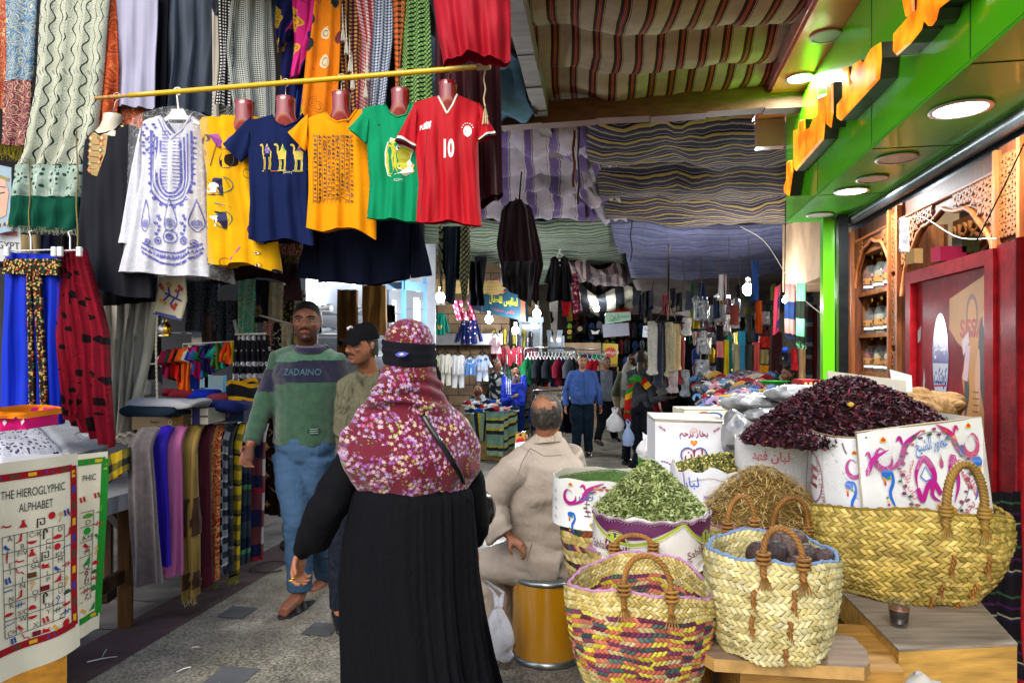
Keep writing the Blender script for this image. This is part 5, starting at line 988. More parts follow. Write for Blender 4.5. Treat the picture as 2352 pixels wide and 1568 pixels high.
LN([(1008,228),(1018,247),(1029,268),(1042,249),(1052,227)],5,'DEDAD0'); LN([(1012,232),(1020,248),(1029,262),(1040,247),(1049,231)],3,'1A1414')
for xs in(985,1008,1056,1080):LN([(xs+(xs-1031)*.1+(xs-1031)*.35*(y-340)/170,y)for y in range(300,508,14)],1.0,'4A0A14')
LN([(1112,262),(1120,268),(1118,276)],3,WHT)
tag(link('jersey',m),'red short sleeved football jersey with a white 10 and crest, last on the yellow rod','jersey','shirts on the yellow rod')
bust('dark red glossy neck hanger holding the green camel shirt',920,207,262,43,3.36)
m,tr=tshirt('s','','',3.36,[(886,243),(895,262),(912,274),(935,268),(945,240)],(832,252,980,258),([(832,252),(842,330),(848,420),(842,500)],[(980,258),(985,330),(990,420),(985,515)]),lambda u:500+12*u+2*sin(u*11),[(848,278,70,820,312,56)],'cloth','0E8A5C',seed=3)
dr=Draw(m,hitS(tr,0,2352,1568,0,3.36),'paint',.0018)
PL([(893,332),(886,352),(886,380),(892,405),(900,410),(915,403),(935,408),(950,400),(952,385),(944,372),(952,350),(948,330),(935,325),(918,328),(900,322),(898,330)],'E8E8D0')
PL([(895,336),(889,355),(889,380),(894,402),(901,406),(908,395),(905,370),(912,350),(905,340)],'B8B41A'); PL([(898,325),(918,331),(935,327),(947,334),(950,352),(942,372),(930,402),(938,405),(915,399),(906,385),(908,360),(912,348),(903,338)],'C4C41E')
EL(930,362,15,20,'A8A818',16); EL(928,385,14,12,'C8C830',14); EL(918,345,5,7,'E8E8E8',10); EL(940,348,5,7,'E8E8E8',10); EL(919,347,2,3,'2A2A2A',8); EL(941,350,2,3,'2A2A2A',8); LN([(918,390),(930,394),(942,388)],3,'E8E8E0',n=10); LN([(925,372),(935,380)],1,'5A5A10'); LN([(930,382),(948,392)],2,'8A3A3A'); EL(950,385,4,4,'E8A020'); EL(950,397,4,4,'E8A020')
T('EGYPT',918,418,6,'D8E0D8',wid=20/2352); EL(872,290,3,1.5,'1A3A2A')
tag(link('t_shirt',m),'green t-shirt with a yellow cartoon camel print','t-shirt','shirts on the yellow rod')
bust('dark red glossy neck hanger holding the yellow hieroglyph shirt',784,214,272,42,3.46)
m,tr=tshirt('s','','',3.46,[(752,262),(762,278),(778,286),(805,278),(822,254)],(700,274,852,258),([(700,274),(708,360),(708,440),(704,520)],[(852,258),(858,350),(862,440),(862,530)]),lambda u:522+22*u*u+8*sin(u*7),[(708,300,76,680,325,60)],'cloth','E8930A',seed=4)
dr=Draw(m,hitS(tr,0,2352,1568,0,3.46),'paint',.0018); rs=random.Random(5)
def glyph(x,y,s,c,rs):
 k=rs.randrange(7)
 if k==0:EL(x,y,s*.45,s*.3,c,9)
 elif k==1:LN([(x-s*.4,y),(x+s*.4,y)],s*.22,c); LN([(x-s*.4,y+s*.4),(x+s*.4,y+s*.4)],s*.18,c)
 elif k==2:PL([(x-s*.4,y+s*.5),(x-s*.1,y-s*.5),(x+s*.2,y-s*.1),(x+s*.45,y+s*.4)],c)
 elif k==3:LN([(x-s*.3,y+s*.5),(x-s*.2,y-s*.3),(x+s*.2,y-s*.5),(x+s*.1,y)],s*.22,c)
 elif k==4:LN([(x-s*.2,y-s*.5),(x-s*.2,y+s*.5)],s*.2,c); LN([(x+s*.25,y-s*.5),(x+s*.25,y+s*.5)],s*.2,c)
 elif k==5:LN([(x-s*.45,y),(x-s*.2,y-s*.25),(x,y),(x+s*.2,y-s*.25),(x+s*.45,y)],s*.2,c)
 else:PL([(x-s*.4,y-s*.1),(x,y-s*.5),(x+s*.3,y-s*.2),(x+s*.1,y+.1*s),(x+s*.35,y+s*.5),(x-s*.2,y+s*.4)],c)
for j in range(9):
 xx=728+j*10.4; LN([(xx-5.2,318+abs(j-4)*-1.5),(xx-6,395),(xx-5.2,470)],.9,'2A2418')
 y=318
 while y<466:glyph(xx,y,rs.uniform(6,8.5),'1E1A1A',rs); y+=rs.uniform(8,11)
tag(link('t_shirt',m),'orange yellow t-shirt with a panel of black hieroglyphs','t-shirt','shirts on the yellow rod')
bust('dark red glossy neck hanger holding the navy camel shirt',656,225,280,43,3.54)
m,tr=tshirt('s','','',3.54,[(628,268),(638,286),(660,296),(685,284),(697,264)],(562,282,716,284),([(562,282),(572,370),(576,460),(572,548)],[(716,284),(710,370),(708,460),(720,560)]),lambda u:548+10*u+6*sin(u*8),[(575,310,82,532,352,62)],'cloth','14204A',seed=5)
dr=Draw(m,hitS(tr,0,2352,1568,0,3.54),'paint',.0018)
for x,k in((614,0),(648,1),(684,2)):
 c='C8B43C'; LN([(x-9,338),(x-5,341),(x-5,356),(x-1,360)],4,c,n=10); PL([(x-6,352),(x,350),(x+6,335),(x+11,348),(x+15,352),(x+14,370),(x-4,370)],c); EL(x-9,337,4.5,2.6,c,8)
 for q in(-2,1,10,12.5):LN([(x+q,366),(x+q+.8,380),(x+q-.3,394)],2,c)
 PL([(x+1,346),(x+8,340),(x+12,348),(x+10,358),(x+2,358)],['6A4AA0','3A9A4A','7A4AA0'][k]); EL(x+4,396,12,2.5,'A8A040',10)
LN([(628,397),(640,397)],2,'A83028'); T('EGYPT',666,401,5,'D8D0B8',wid=20/2352)
tag(link('t_shirt',m),'navy t-shirt with three small camels printed across the chest','t-shirt','shirts on the yellow rod')
fab('print_yellow',motif(['E0A80C','1A1C4A','E0A80C','7A2A6A','1E3A5A','E0A80C','2A2010'],9,.33,'E0A80C',.02))
bust('dark red glossy neck hanger behind the yellow pharaoh print dress',562,234,292,43,3.62)
m=MB(); sheet(m,[(455,275),(470,400),(473,520),(470,600)],[(600,270),(600,420),(628,520),(640,620)],3.64,3,.02,.04,mat='print_yellow',seed=8,bulge=.05,bot=lambda u:600+20*u+6*sin(u*8)); tr=bvh(m); dr=Draw(m,hitS(tr,0,2352,1568,0,3.64),'paint',.0018)
for y in(432,508):PL([(478,y-12),(500,y-20),(530,y-14),(538,y+4),(520,y+20),(485,y+20),(478,y+5)],'1A1E4A'); PL([(482,y+8),(490,y-8),(508,y-10),(518,y),(505,y+2),(504,y+14),(484,y+15)],'E8E4D8'); dr.ring(X(522),Y(y),22/2352,18/1568,2/1568,'1E6A5A',ax)
LN([(490,385),(515,300),(530,370)],2,'2A1A30'); dr.ring(X(528),Y(372),18/2352,22/1568,1.4/1568,'3A2A5A',ax); PL([(487,315),(505,312),(520,330),(540,318),(530,345),(505,342)],'8A3A8A'); EL(482,322,8,8,'2A2A2A')
for x,y in((598,585),(608,560),(600,612)):EL(x,y,10,5,'2A1A10'); EL(x,y,6,3,'E8E4D8'); EL(x,y,2.4,2.4,'1A1A1A')
LN([(540,600),(560,570)],3,'C02A8A'); LN([(500,470),(540,480)],2,'2A5A8A')
tag(link('print_dress',m),'yellow dress with dark blue pharaoh figures hanging beside the plastic wrapped tunic','dress')
o=empty('plastic_hanger',rodx(408),'white plastic hanger on the yellow rod holding the wrapped tunic','hanger'); m=MB().mat('gloss','D8D8D4'); p=rodx(408); q=W(410,252,3.66); m.tube([p+Vector((.02*cos(a),0,.02*sin(a)))for a in[PI*.95-PI*1.5*i/12 for i in range(13)]]+[q],.005,8)
m.prism([(-.03,0),(.03,0),(.045,-.03),(.12,-.075),(.11,-.085),(.045,-.055),(-.045,-.055),(-.10,-.085),(-.11,-.075),(-.045,-.03)],q+Vector((0,-.01,0)),(1,0,0),(0,0,1),(0,.014,0)); link('hanger_body',m,o)
m,tr=tshirt('s','','',3.68,[(378,272),(392,300),(410,318),(430,300),(446,270)],(328,284,462,280),([(328,284),(322,400),(300,520),(277,622)],[(462,280),(468,400),(474,520),(478,632)]),lambda u:624+12*u-2*sin(u*8),[(325,320,64,292,560,44)],'cloth','CDD0DA',bulge=.05,seed=7,folds=4,amp=.012)
dr=Draw(m,hitS(tr,0,2352,1568,0,3.68),'paint',.002); BL='2A2AA8'
for k,(a,b)in enumerate(((46,62),(38,52),(30,43),(22,35))):LN([(402-a,305+k*8)]+[(403-a*cos(PI*i/16),415+b*sin(PI*i/16))for i in range(17)]+[(403+a*.95,305+k*8)],4.2 if k!=1 else 2.2,BL)
for i in range(26):
 t=i/25;
 if t<.3:x,y=355,320+90*t/.3; PL([(x,y-4),(x-8,y),(x,y+4)],BL)
 elif t<.7:a=PI*(t-.3)/.4; x,y=403-50*cos(a),415+66*sin(a); EL(x,y,4.5,4.5,BL,6)
 else:x,y=449,410-90*(t-.7)/.3; PL([(x,y-4),(x+8,y),(x,y+4)],BL)
for j in range(18):
 y=300+j*8;
 for s in(-1,1):LN([(403+s*6,y),(403+s*20,y)],2,BL)
LN([(403,318),(403,430)],5,'D8DAE4'); LN([(381,275),(392,302),(403,318),(420,304),(440,275)],5,BL); LN([(374,280),(388,312),(403,328),(424,310),(447,280)],2,BL)
for sx in(340,362):
 for j in range(9):EL(sx+6*sin(j*2),292+j*8,5,3,BL,7,j)
for x in(345,403,458):
 dr.line([(X(x+a),Y(b))for a,b in((0,462),(-11,500),(-13,520),(0,535),(13,520),(11,500),(0,462))],2.2/1568,BL,ax,22)
 for r in(9,5.5,2.5):dr.ring(X(x),Y(517),r/2352,r/1568,1.8/1568,BL,ax,16)
for x in(374,432):
 for j in range(6):EL(x+5*sin(j*2.3),500+j*8,4.5,4,BL,8)
for k,r in enumerate((0,9,20)):LN([(338+130*i/16,566+(30-k*3)*sin(PI*i/16)-r+14)for i in range(17)],[5,2.4,4][k],BL)
for i in range(22):x=338+130*i/21; PL([(x-3,574+22*sin(PI*i/21)),(x,566+22*sin(PI*i/21)),(x+3,574+22*sin(PI*i/21))],BL)
for x,y,r in((403,548,14),(374,556,8),(432,556,8),(352,560,6),(452,560,6)):dr.ring(X(x),Y(y),r/2352,r/1568,3/1568,BL,ax,18); EL(x,y,r*.5,r*.5,BL)
tag(link('tunic',m),'white tunic with blue embroidery wrapped in clear plastic','tunic','shirts on the yellow rod')
m=MB(); sheet(m,[(296,276),(290,400),(285,520),(272,622)],[(478,262),(482,400),(484,520),(502,640)],3.60,2,.014,.20,mat='film',seed=9,bulge=.03,top=lambda u:282-26*sin(PI*u)+(-14)*u,bot=lambda u:622+18*u+4*sin(u*14)); tag(link('plastic_cover',m),'clear crinkled plastic cover over the blue embroidered tunic','plastic cover')
o=empty('bust_hanger',W(254,300,3.74),'cream neck hanger holding the black tunic','hanger'); m=MB().mat('gloss','C8C0A8'); c=W(253,300,3.74); H=W(253,265,3.74).z-c.z;
m.loft([((c.x-.01,3.74,c.z-.04),.10,.035),((c.x-.01,3.74,c.z-.01),.075,.04),((c.x,3.74,c.z+.015),.055,.042),((c.x+.01,3.74,c.z+.05),.048,.04),((c.x+.015,3.74,c.z+H),.05,.04),((c.x+.015,3.74,c.z+H+.004),.046,.036)],24); link('neck_form',m,o); m=MB(); hook(m,rodx(268),W(258,265,3.74)); link('hook',m,o)
m,tr=tshirt('s','','',3.76,[(228,308),(240,316),(258,312),(280,302),(292,292)],(196,330,330,296),([(196,330),(190,420),(182,540),(176,662)],[(330,296),(340,420),(345,560),(350,690)]),lambda u:664+24*u*u-6*sin(u*7),[],'cloth','22232A',bulge=.06,seed=11,folds=3,amp=.014)
dr=Draw(m,hitS(tr,0,2352,1568,0,3.76),'paint',.002)
PL([(224,312),(262,318),(258,360),(246,400),(238,412),(222,406),(214,395),(216,360)],'A88A50')
for j in range(6):
 for i in range(3):
  x=222+i*13-j*1.2; y=324+j*14; PL([(x,y-8),(x+6,y),(x,y+8),(x-6,y)],['C8683A','1E6A50','C8683A'][(i+j)%3]); PL([(x,y-4),(x+3,y),(x,y+4),(x-3,y)],['E8D8A0','D8B060'][j%2]);
 LN([(214-j*.3,322+j*14),(258-j*1.5,328+j*14)],1,'2A1A10')
for k in range(14):EL(228+k*5,314-k*1.5+3*sin(k),4,5,['3A2A14','B89A50'][k%2],6,k)
tag(link('tunic',m),'black tunic with an orange and green embroidered neckline','tunic','shirts on the yellow rod')
m=MB(); sheet(m,[(225,440),(226,700)],[(352,440),(352,690)],3.95,3,.02,.05,mat='cloth',col='15151C',seed=12,bot=lambda u:702-12*u); tag(link('dark_skirt',m),'dark hanging skirt right behind the black tunic','skirt')
# ==========================================================
fab('pais_blue',paisley('3A6E9C','C8C4A0','8AA0A8',16)); fab('pais_plum',paisley('5A2038','C8A88A','8A3A4A',15)); fab('pais_rust',paisley('B04A26','7A2A16','C86A3A',14)); fab('pais_red',paisley('A02A1A','D8B080','C84030',22))
fab('waves_bw',waves('C4C8B4','22302E','5A6A60')); fab('mesh_green',motif(['9AB0A0','2A4A40','C0CCC0'],45,.45,'9AB0A4',.01)); fab('hounds',plaid(.018,'D8D8D4','14141A','14141A',.5)); fab('keff_gw',keff(.016,'C8CEC8','4A5A54')); fab('keff_gw2',plaid(.011,'D0D4D0','3A4440','8A908C',.5)); fab('pharaoh_navy',motif(['14184A','B8902A','14184A','A0286A','14184A'],11,.4,'14184A',.06)); fab('pharaoh_pink',motif(['C8287A','D8A030','C8287A','2A2A6A','C8287A'],10,.4,'C8287A',.06)); fab('pharaoh_orange',motif(['D87A14','B89020','2A3A3A','D87A14','D8C8A0','7A3A3A','D87A14'],11,.42,'D87A14',.05)); fab('pharaoh_blue',motif(['1A5AC0','D8A030','1A5AC0','14184A'],10,.4,'1A5AC0',.05))
fab('keff_my',plaid(.022,'C8A848','3A1424','6A3440',.5)); fab('keff_rw',plaid(.020,'D8D0CC','8A1824','B8646A',.5)); fab('keff_nw',plaid(.017,'CCD2DA','2A3A5A','7C889C',.5)); fab('check_ob',plaid(.03,'C86A34','141418','8A4424',.4)); fab('check_gb',keff(.017,'8AB868','10181A'))
def scarf(name,label,cat,L,R,d,folds,amp,mat,col=None,seed=0,fr=None,group='scarves of the upper row',**k):
 m=MB(); sheet(m,L,R,d,folds,amp,k.pop('thick',.012),mat=mat,col=col,seed=seed,**k)
 if fr:fringe(m,L[-1][0],L[-1][1]-2,R[-1][0],R[-1][1]-2,d,fr[0],fr[1],fr[2]if len(fr)>2 else.0016,col=fr[3]if len(fr)>3 else 'D8D4C4')
 return tag(link(name,m),label,cat,group)
SCF=lambda*a,**k:scarf('scarf',a[0],'scarf',*a[1:],**k)
SCF('pink edge of a scarf at the border of the photograph',[(-20,-20),(-18,250)],[(14,-20),(14,250)],4.1,1,.01,'pais_red',seed=1)
SCF('light blue paisley scarf with a plum lower end and gold fringe',[(12,-20),(12,120),(10,185)],[(86,-20),(78,120),(72,185)],4.05,2,.012,'pais_blue',seed=2)
m=MB(); sheet(m,[(10,183),(4,260),(0,335)],[(72,183),(70,260),(60,335)],4.05,2,.012,.012,mat='pais_plum',seed=2); fringe(m,0,330,60,338,4.05,46,.085,.003,col='7A7020'); tag(link('scarf',m),'plum paisley scarf end with a dark gold fringe','scarf','scarves of the upper row')
o=empty('long_shawl',W(120,540,3.95),'long white shawl with dark wavy vines and a green end','shawl','scarves of the upper row'); m=MB(); eLs=[(92,-20),(78,200),(50,350),(32,380)]; eRs=[(250,-20),(236,150),(220,300),(190,380)]
sheet(m,eLs,eRs,3.95,4,.02,.012,mat='waves_bw',seed=3,top=lambda u:-20,bot=lambda u:378); link('wavy_part',m,o)
m=MB(); sheet(m,[(32,377),(22,450)],[(190,377),(180,452)],3.95,4,.02,.012,mat='mesh_green',seed=3); link('lace_band',m,o)
m=MB(); sheet(m,[(22,449),(15,520)],[(180,451),(176,528)],3.95,4,.02,.012,mat='cloth',col='0E4A38',seed=3); fringe(m,15,516,176,526,3.95,90,.04,.0014,col='9AA890'); link('green_end',m,o)
SCF('narrow rust orange patterned scarf beside the wavy shawl',[(238,-20),(232,150),(222,300)],[(262,-20),(270,150),(262,300)],3.98,1,.014,'pais_rust',seed=4)
scarf('gown','pale lavender white gown hanging with soft folds','gown',[(250,-20),(252,240)],[(362,-20),(358,250)],4.0,3,.016,'satin','A8A8C0',5)
SCF('red and white speckled scarf end below the pale lavender gown',[(255,240),(258,300)],[(330,240),(330,290)],4.06,3,.01,'pais_red',seed=5)
SCF('narrow black cloth between the lavender and the slate gowns',[(358,-20),(352,280)],[(388,-20),(380,270)],4.05,1,.012,'cloth',col='101018',seed=6)
scarf('gown','slate blue gown with deep vertical folds','gown',[(335,-20),(342,80),(338,262)],[(500,-20),(498,100),(486,262)],4.08,4,.034,'satin','3C4654',7,thick=.03)
scarf('gown','dark sleeve end hanging over the slate blue gown','sleeve',[(468,-20),(492,34)],[(515,-20),(500,38)],3.95,1,.01,'satin','2A303C',8)
SCF('narrow cream cloth strip beside the houndstooth scarf',[(486,-20),(488,270)],[(504,-20),(500,270)],4.0,1,.006,'cloth',col='B8B0A4',seed=9)
SCF('black and white houndstooth scarf',[(500,-20),(504,140),(494,240)],[(536,-20),(534,120),(532,240)],3.96,1,.016,'hounds',seed=10)
SCF('large grey white checked keffiyeh draped in a wide fold',[(528,-20),(508,120),(540,290)],[(620,-20),(630,150),(632,300)],3.98,3,.03,'keff_gw2',seed=11)
SCF('grey green lattice keffiyeh behind the houndstooth scarf',[(490,90),(486,300)],[(560,100),(560,300)],4.05,2,.02,'keff_gw',seed=12)
SCF('navy scarf with gold pharaoh figures',[(690,-20),(648,90),(636,300)],[(735,-20),(700,120),(676,310)],3.98,2,.02,'pharaoh_navy',seed=13)
SCF('dark red and black printed scarf above the navy one',[(636,-20),(632,60),(636,120)],[(705,-20),(690,40),(660,90)],3.93,2,.02,'pharaoh_navy',seed=14)
SCF('magenta pharaoh print scarf hanging in a twist',[(670,-20),(676,90),(666,180)],[(735,-20),(728,50),(690,170)],3.9,2,.03,'pharaoh_pink',seed=15)
SCF('bright blue pharaoh print scarf behind the orange one',[(680,60),(666,300)],[(740,60),(700,300)],4.0,2,.02,'pharaoh_blue',seed=16)
SCF('orange pharaoh print scarf with blue and brown figures',[(714,-20),(702,140),(688,290)],[(782,-20),(782,120),(772,300)],3.9,2,.02,'pharaoh_orange',seed=17)
SCF('maroon and yellow checked keffiyeh with white tassels',[(778,-20),(776,120),(790,300)],[(838,-20),(832,120),(838,300)],3.92,2,.03,'keff_my',seed=18)
SCF('red and white checked keffiyeh',[(812,-20),(832,90),(820,290)],[(862,-20),(864,100),(850,290)],3.88,2,.022,'keff_rw',seed=19)
SCF('navy and white checked keffiyeh',[(862,-20),(856,100),(842,285)],[(905,-20),(902,100),(880,280)],3.86,2,.016,'keff_nw',seed=20)
SCF('narrow green checked scarf edge beside the navy keffiyeh',[(856,-20),(858,130)],[(870,-20),(866,100)],3.9,1,.006,'check_gb',seed=21)
SCF('orange and black checked scarf rolled narrow',[(898,-20),(904,90),(908,200)],[(935,-20),(926,90),(918,210)],3.84,1,.014,'check_ob',seed=22)
SCF('bright green and black checked keffiyeh',[(926,-20),(918,130),(905,280)],[(985,-20),(992,130),(996,290)],3.83,3,.022,'check_gb',seed=23)
for k,(x,y0,d)in enumerate(((786,60,3.84),(794,90,3.84),(802,130,3.83),(808,170,3.83),(842,150,3.82),(838,190,3.82))):
 m=MB().mat('cloth','D0CCBC'); P=[W(x,y0-50,d),W(x+2,y0,d)]; m.tube(P,.0025,5); m.sph(P[1],.007,8,6)
 for j in range(14):a=j*2.4; m.tube([P[1],P[1]+Vector((.008*cos(a),.008*sin(a),-.04)),P[1]+Vector((.012*cos(a),.012*sin(a),-.085))],.0016,4)
 o=tag(link('tassel',m),'white cord tassel of the checked keffiyehs','tassel','white tassels among the keffiyehs')
m,tr=tshirt('s','','',3.15,[(1060,-60),(1068,-58),(1080,-58),(1090,-60)],(990,-62,1172,-62),([(988,-60),(1005,80),(1018,142)],[(1172,-60),(1174,60),(1172,135)]),lambda u:144-10*u+9*sin(PI*2*u+2.2),[],'satin','A50E22',bulge=.07,seed=13,amp=.016);
tag(link('red_shirt',m),'lower half of a plain red shirt hanging above the end of the rod','shirt')
scarf('robe','long dark maroon robe behind the red jersey','robe',[(1000,60),(1000,300),(1000,450)],[(1148,60),(1152,300),(1155,455)],3.6,4,.03,'satin','30040E',30,thick=.10,bulge=.05,group='clothes behind the front row',bot=lambda u:440+30*sin(PI*u))
m,tr=tshirt('s','','',3.85,[(800,420),(820,425),(850,425),(870,420)],(722,440,950,440),([(722,440),(725,540),(728,640)],[(950,440),(948,540),(940,640)]),lambda u:648-10*cos(u*6)*u,[(725,500,90,708,640,60),(950,500,90,968,635,50)],'cloth','0C1226',bulge=.08,seed=14,amp=.02); tag(link('sweatshirt',m),'navy long sleeved sweatshirt hanging below the yellow and green shirts','sweatshirt')
m,tr=tshirt('s','','',3.95,[(540,520),(560,525),(590,525),(610,520)],(480,540,690,540),([(480,540),(500,600),(505,640)],[(690,540),(680,600),(672,640)]),lambda u:655-20*sin(PI*u),[(672,580,70,672,690,44),(500,590,60,500,650,36)],'cloth','1C0A12',bulge=.08,seed=15,amp=.02); tag(link('dark_jacket',m),'very dark maroon jacket hanging behind the yellow print dress','jacket')
SCF('brown patterned scarf end with olive fringe below the navy shirt',[(640,560),(642,585)],[(694,560),(692,588)],3.88,2,.008,'pais_plum',seed=33,fr=(30,.05,.0018,'5A5430'),group='clothes behind the front row')
fab('keff_yw',keff(.03,'B8B48A','2A3A30'))
def hung(label,cat,L,R,d,mat,col,seed,folds=3,amp=.03,thick=.12,**k):return scarf('hung_'+cat.replace(' ','_'),label,cat,L,R,d,folds,amp,mat,col,seed,group='clothes hanging from the market roof',thick=thick,**k)
hung('dark maroon poncho with a black lower half hanging in the middle of the street','poncho',[(1172,458),(1152,480),(1140,560),(1148,610),(1180,640)],[(1205,458),(1222,480),(1240,560),(1248,610),(1238,650)],5.2,'satin','1E0A12',40,3,.05,.16,bot=lambda u:672+26*u*u-8*cos(u*9),top=lambda u:470-14*sin(PI*u))
m=MB(); sheet(m,[(1150,640),(1160,700)],[(1232,600),(1220,706)],5.12,3,.04,.05,mat='satin',col='0C0A10',seed=41,top=lambda u:600,bot=lambda u:655+50*u); tag(link('hung_poncho',m),'black back panel hanging low under the dark maroon poncho','poncho')
m=MB().mat('metal','1A1A1A'); m.tube([W(1198,395,5.1),W(1192,470,5.1)],.006,6); tag(link('long_hook',m),'thin black hook the dark maroon poncho hangs from','hook')
m,tr=tshirt('s','','',7.2,[(1274,590),(1280,597),(1288,597),(1294,590)],(1264,594,1306,594),([(1264,594),(1260,640),(1254,690)],[(1306,594),(1308,640),(1312,690)]),lambda u:690+3*sin(u*9),[(1268,602,14,1256,650,14),(1304,602,14,1312,650,14)],'cloth','0A0A0E',bulge=.08,seed=42,amp=.02); dr=Draw(m,hitS(tr,0,2352,1568,0,7.2),'paint',.003); EL(1284,600,2.4,2.4,'C8C8C0'); EL(1285,612,1.6,1.6,'8A8A80'); tag(link('hung_coat',m),'black coat on a white hanger between poncho and far rafters','coat')
m=MB().mat('gloss','D0D0C8'); m.tube([W(1278,592,7.15),W(1284,580,7.15),W(1296,590,7.15)],.012,6); m.tube([W(1284,580,7.15),W(1287,572,7.15)],.008,6); tag(link('coat_hanger',m),'small white hanger of the black coat','hanger')
hung('slate grey folded trousers among the keffiyehs','trousers',[(1020,520),(1022,620),(1022,690)],[(1050,520),(1048,620),(1042,700)],5.6,'cloth','2C3644',43,2,.02,.06)
hung('black shawl beside the slate grey trousers','shawl',[(1012,520),(1008,600)],[(1034,520),(1034,655)],5.7,'cloth','0C0C12',44,2,.02,.05); hung('black narrow garment with the yellow green keffiyeh over it','garment',[(1048,520),(1048,640)],[(1062,520),(1060,640)],5.62,'cloth','0E0E14',45,1,.02,.05)
hung('yellow green and black keffiyeh with knotted fringe','scarf',[(1058,520),(1056,640),(1064,700)],[(1080,520),(1080,600),(1072,690)],5.6,'keff_yw',None,46,1,.02,.03,fr=(9,.10,.004,'C8C4A8'))
hung('second pale lattice keffiyeh hanging by the light bulb','scarf',[(1008,520),(1006,600)],[(1018,520),(1014,690)],5.6,'keff_yw',None,47,1,.01,.03,fr=(3,.09,.004,'C8C4A8'))
hung('plain black dress farther back beside the keffiyehs','dress',[(1078,640),(1076,690)],[(1102,600),(1112,690)],7.5,'cloth','0A0A10',48,2,.04,.12,top=lambda u:600,bot=lambda u:700)
fab('blossom_small',flowers('6A1830',['D8A8B8','C87A90'],'8A3A4A',30,3,.75,.34));
hung('pink speckled scarf hanging under the keffiyehs','scarf',[(1040,700),(1050,735)],[(1080,690),(1096,735)],7.6,'blossom_small',None,49,3,.03,.04,top=lambda u:690)
hung('long narrow dark pink scarf beside the black coat','scarf',[(1312,630),(1318,720)],[(1326,625),(1336,715)],8,'blossom_small',None,50,1,.02,.05)
hung('red child trousers hanging beneath the black coat','trousers',[(1290,690),(1294,725)],[(1312,690),(1308,728)],8.5,'cloth','A0101C',51,1,.02,.06); hung('dark red scarf end beside the red child trousers','scarf',[(1312,690),(1316,735)],[(1326,690),(1326,735)],8.6,'cloth','5A0A18',52,1,.02,.04)
fab('cow',motif(['D8D8D8','14141A','D8D8D8','14141A'],9,.42,'D8D8D8',.08)); hung('black and white cow patterned scarf','scarf',[(1262,695),(1268,780)],[(1282,690),(1278,790)],8.8,'cow',None,53,1,.02,.04)
hung('dark garment edge at the top beside the checked coverings','garment',[(1090,590),(1094,690)],[(1118,590),(1110,660)],8.2,'cloth','101016',54,2,.03,.08)
# ==========================================================
fab('tribal',motif(['C8A860','1A1A1A','B8502A','C8A860','1E6A50','1A1A1A','C8A860'],90,.5,'2A1E14',.002)); fab('eleph',motif(['8A0E24','14080C','8A0E24','14080C'],20,.46,'7A0E22',.03,tint='2A060C'))
o=empty('palazzo_trousers',W(70,970,3.5),'bright royal blue wide trousers with an embroidered waistband and strips','trousers'); m=MB(); sheet(m,[(8,578),(0,760),(-6,968)],[(68,582),(68,760),(80,975)],3.5,2,.02,.05,mat='satin',col='0A2CB8',seed=60); sheet(m,[(66,582),(74,760),(84,975)],[(136,584),(132,760),(134,975)],3.5,2,.02,.05,mat='satin',col='0A2CB8',seed=61); link('leg_cloth',m,o)
m=MB(); sheet(m,[(8,594),(6,628)],[(136,594),(134,632)],3.46,2,.006,.03,mat='tribal',seed=62); link('waistband',m,o)
for a,b in(((60,628),(66,970)),((74,628),(94,970))):
 m=MB(); sheet(m,[(a[0],a[1]),(b[0],b[1])],[(a[0]+(9 if a[0]<70 else 17),a[1]),(b[0]+(12 if a[0]<70 else 12),b[1])],3.455,1,.003,.02,mat='tribal',seed=63); link('embroidered_strip',m,o)
m=MB(); sheet(m,[(134,572),(130,760),(150,960),(180,1010)],[(182,568),(232,760),(240,900),(246,1032)],3.52,5,.03,.06,mat='eleph',seed=64,top=lambda u:574-4*u,bot=lambda u:960+70*u); tag(link('elephant_trousers',m),'dark red and black elephant print trousers with gathered waist','trousers')
for x0,x1,lb in((10,132,'white clip hanger holding the royal blue trousers'),(132,190,'white clip hanger holding the elephant trousers')):
 o=empty('clip_hanger',W((x0+x1)/2,572,3.48),lb,'hanger'); m=MB().mat('gloss','D4D8D8'); m.tube([W(x0,577,3.47),W(x1,573,3.47)],.004,6); m.tube([W((x0+x1)/2,575,3.47),W((x0+x1)/2,545,3.47),W((x0+x1)/2-4,532,3.47),W((x0+x1)/2+4,530,3.47)],.004,6); link('hanger_bar',m,o)
 for x in(x0+6,x1-8):m=MB().mat('gloss','D4D8D8'); m.box(W(x,578,3.45),(.026,.02,.05),bev=.004); link('clip',m,o)
m=MB(); sheet(m,[(226,640),(226,800),(240,920),(244,1000)],[(364,620),(340,800),(318,900),(300,1000)],4.1,5,.045,.08,mat='cloth',col='A8A69C',seed=66); tag(link('white_drape',m),'off white cloth wrapped and tied round the stall post','drape')
m=MB();
for k in range(3):sheet(m,[(238+k*14,998+k*4),(232+k*30,1012+k*4)],[(300+k*10,990+k*4),(318+k*4,1008+k*5)],4.02-.02*k,3,.02,.06,mat='cloth',col='A8A294',seed=67+k)
tag(link('tied_bundle',m),'knotted end of the off white cloth at the foot of the post','cloth')
m=MB(); sheet(m,[(367,636),(360,690),(354,718)],[(425,636),(430,690),(418,732)],3.9,1,.01,.012,mat='cloth',col='BDB6A0',seed=68); tr=bvh(m); dr=Draw(m,hitS(tr,0,2352,1568,0,3.9),'paint',.002)
LN([(420,692),(392,680),(378,672)],4,'2A2A7A'); LN([(404,688),(412,664)],4,'2A2A7A'); LN([(390,680),(386,658)],4,'2A2A7A'); LN([(400,685),(390,700)],4,'2A2A7A'); LN([(388,678),(374,690)],4,'2A2A7A')
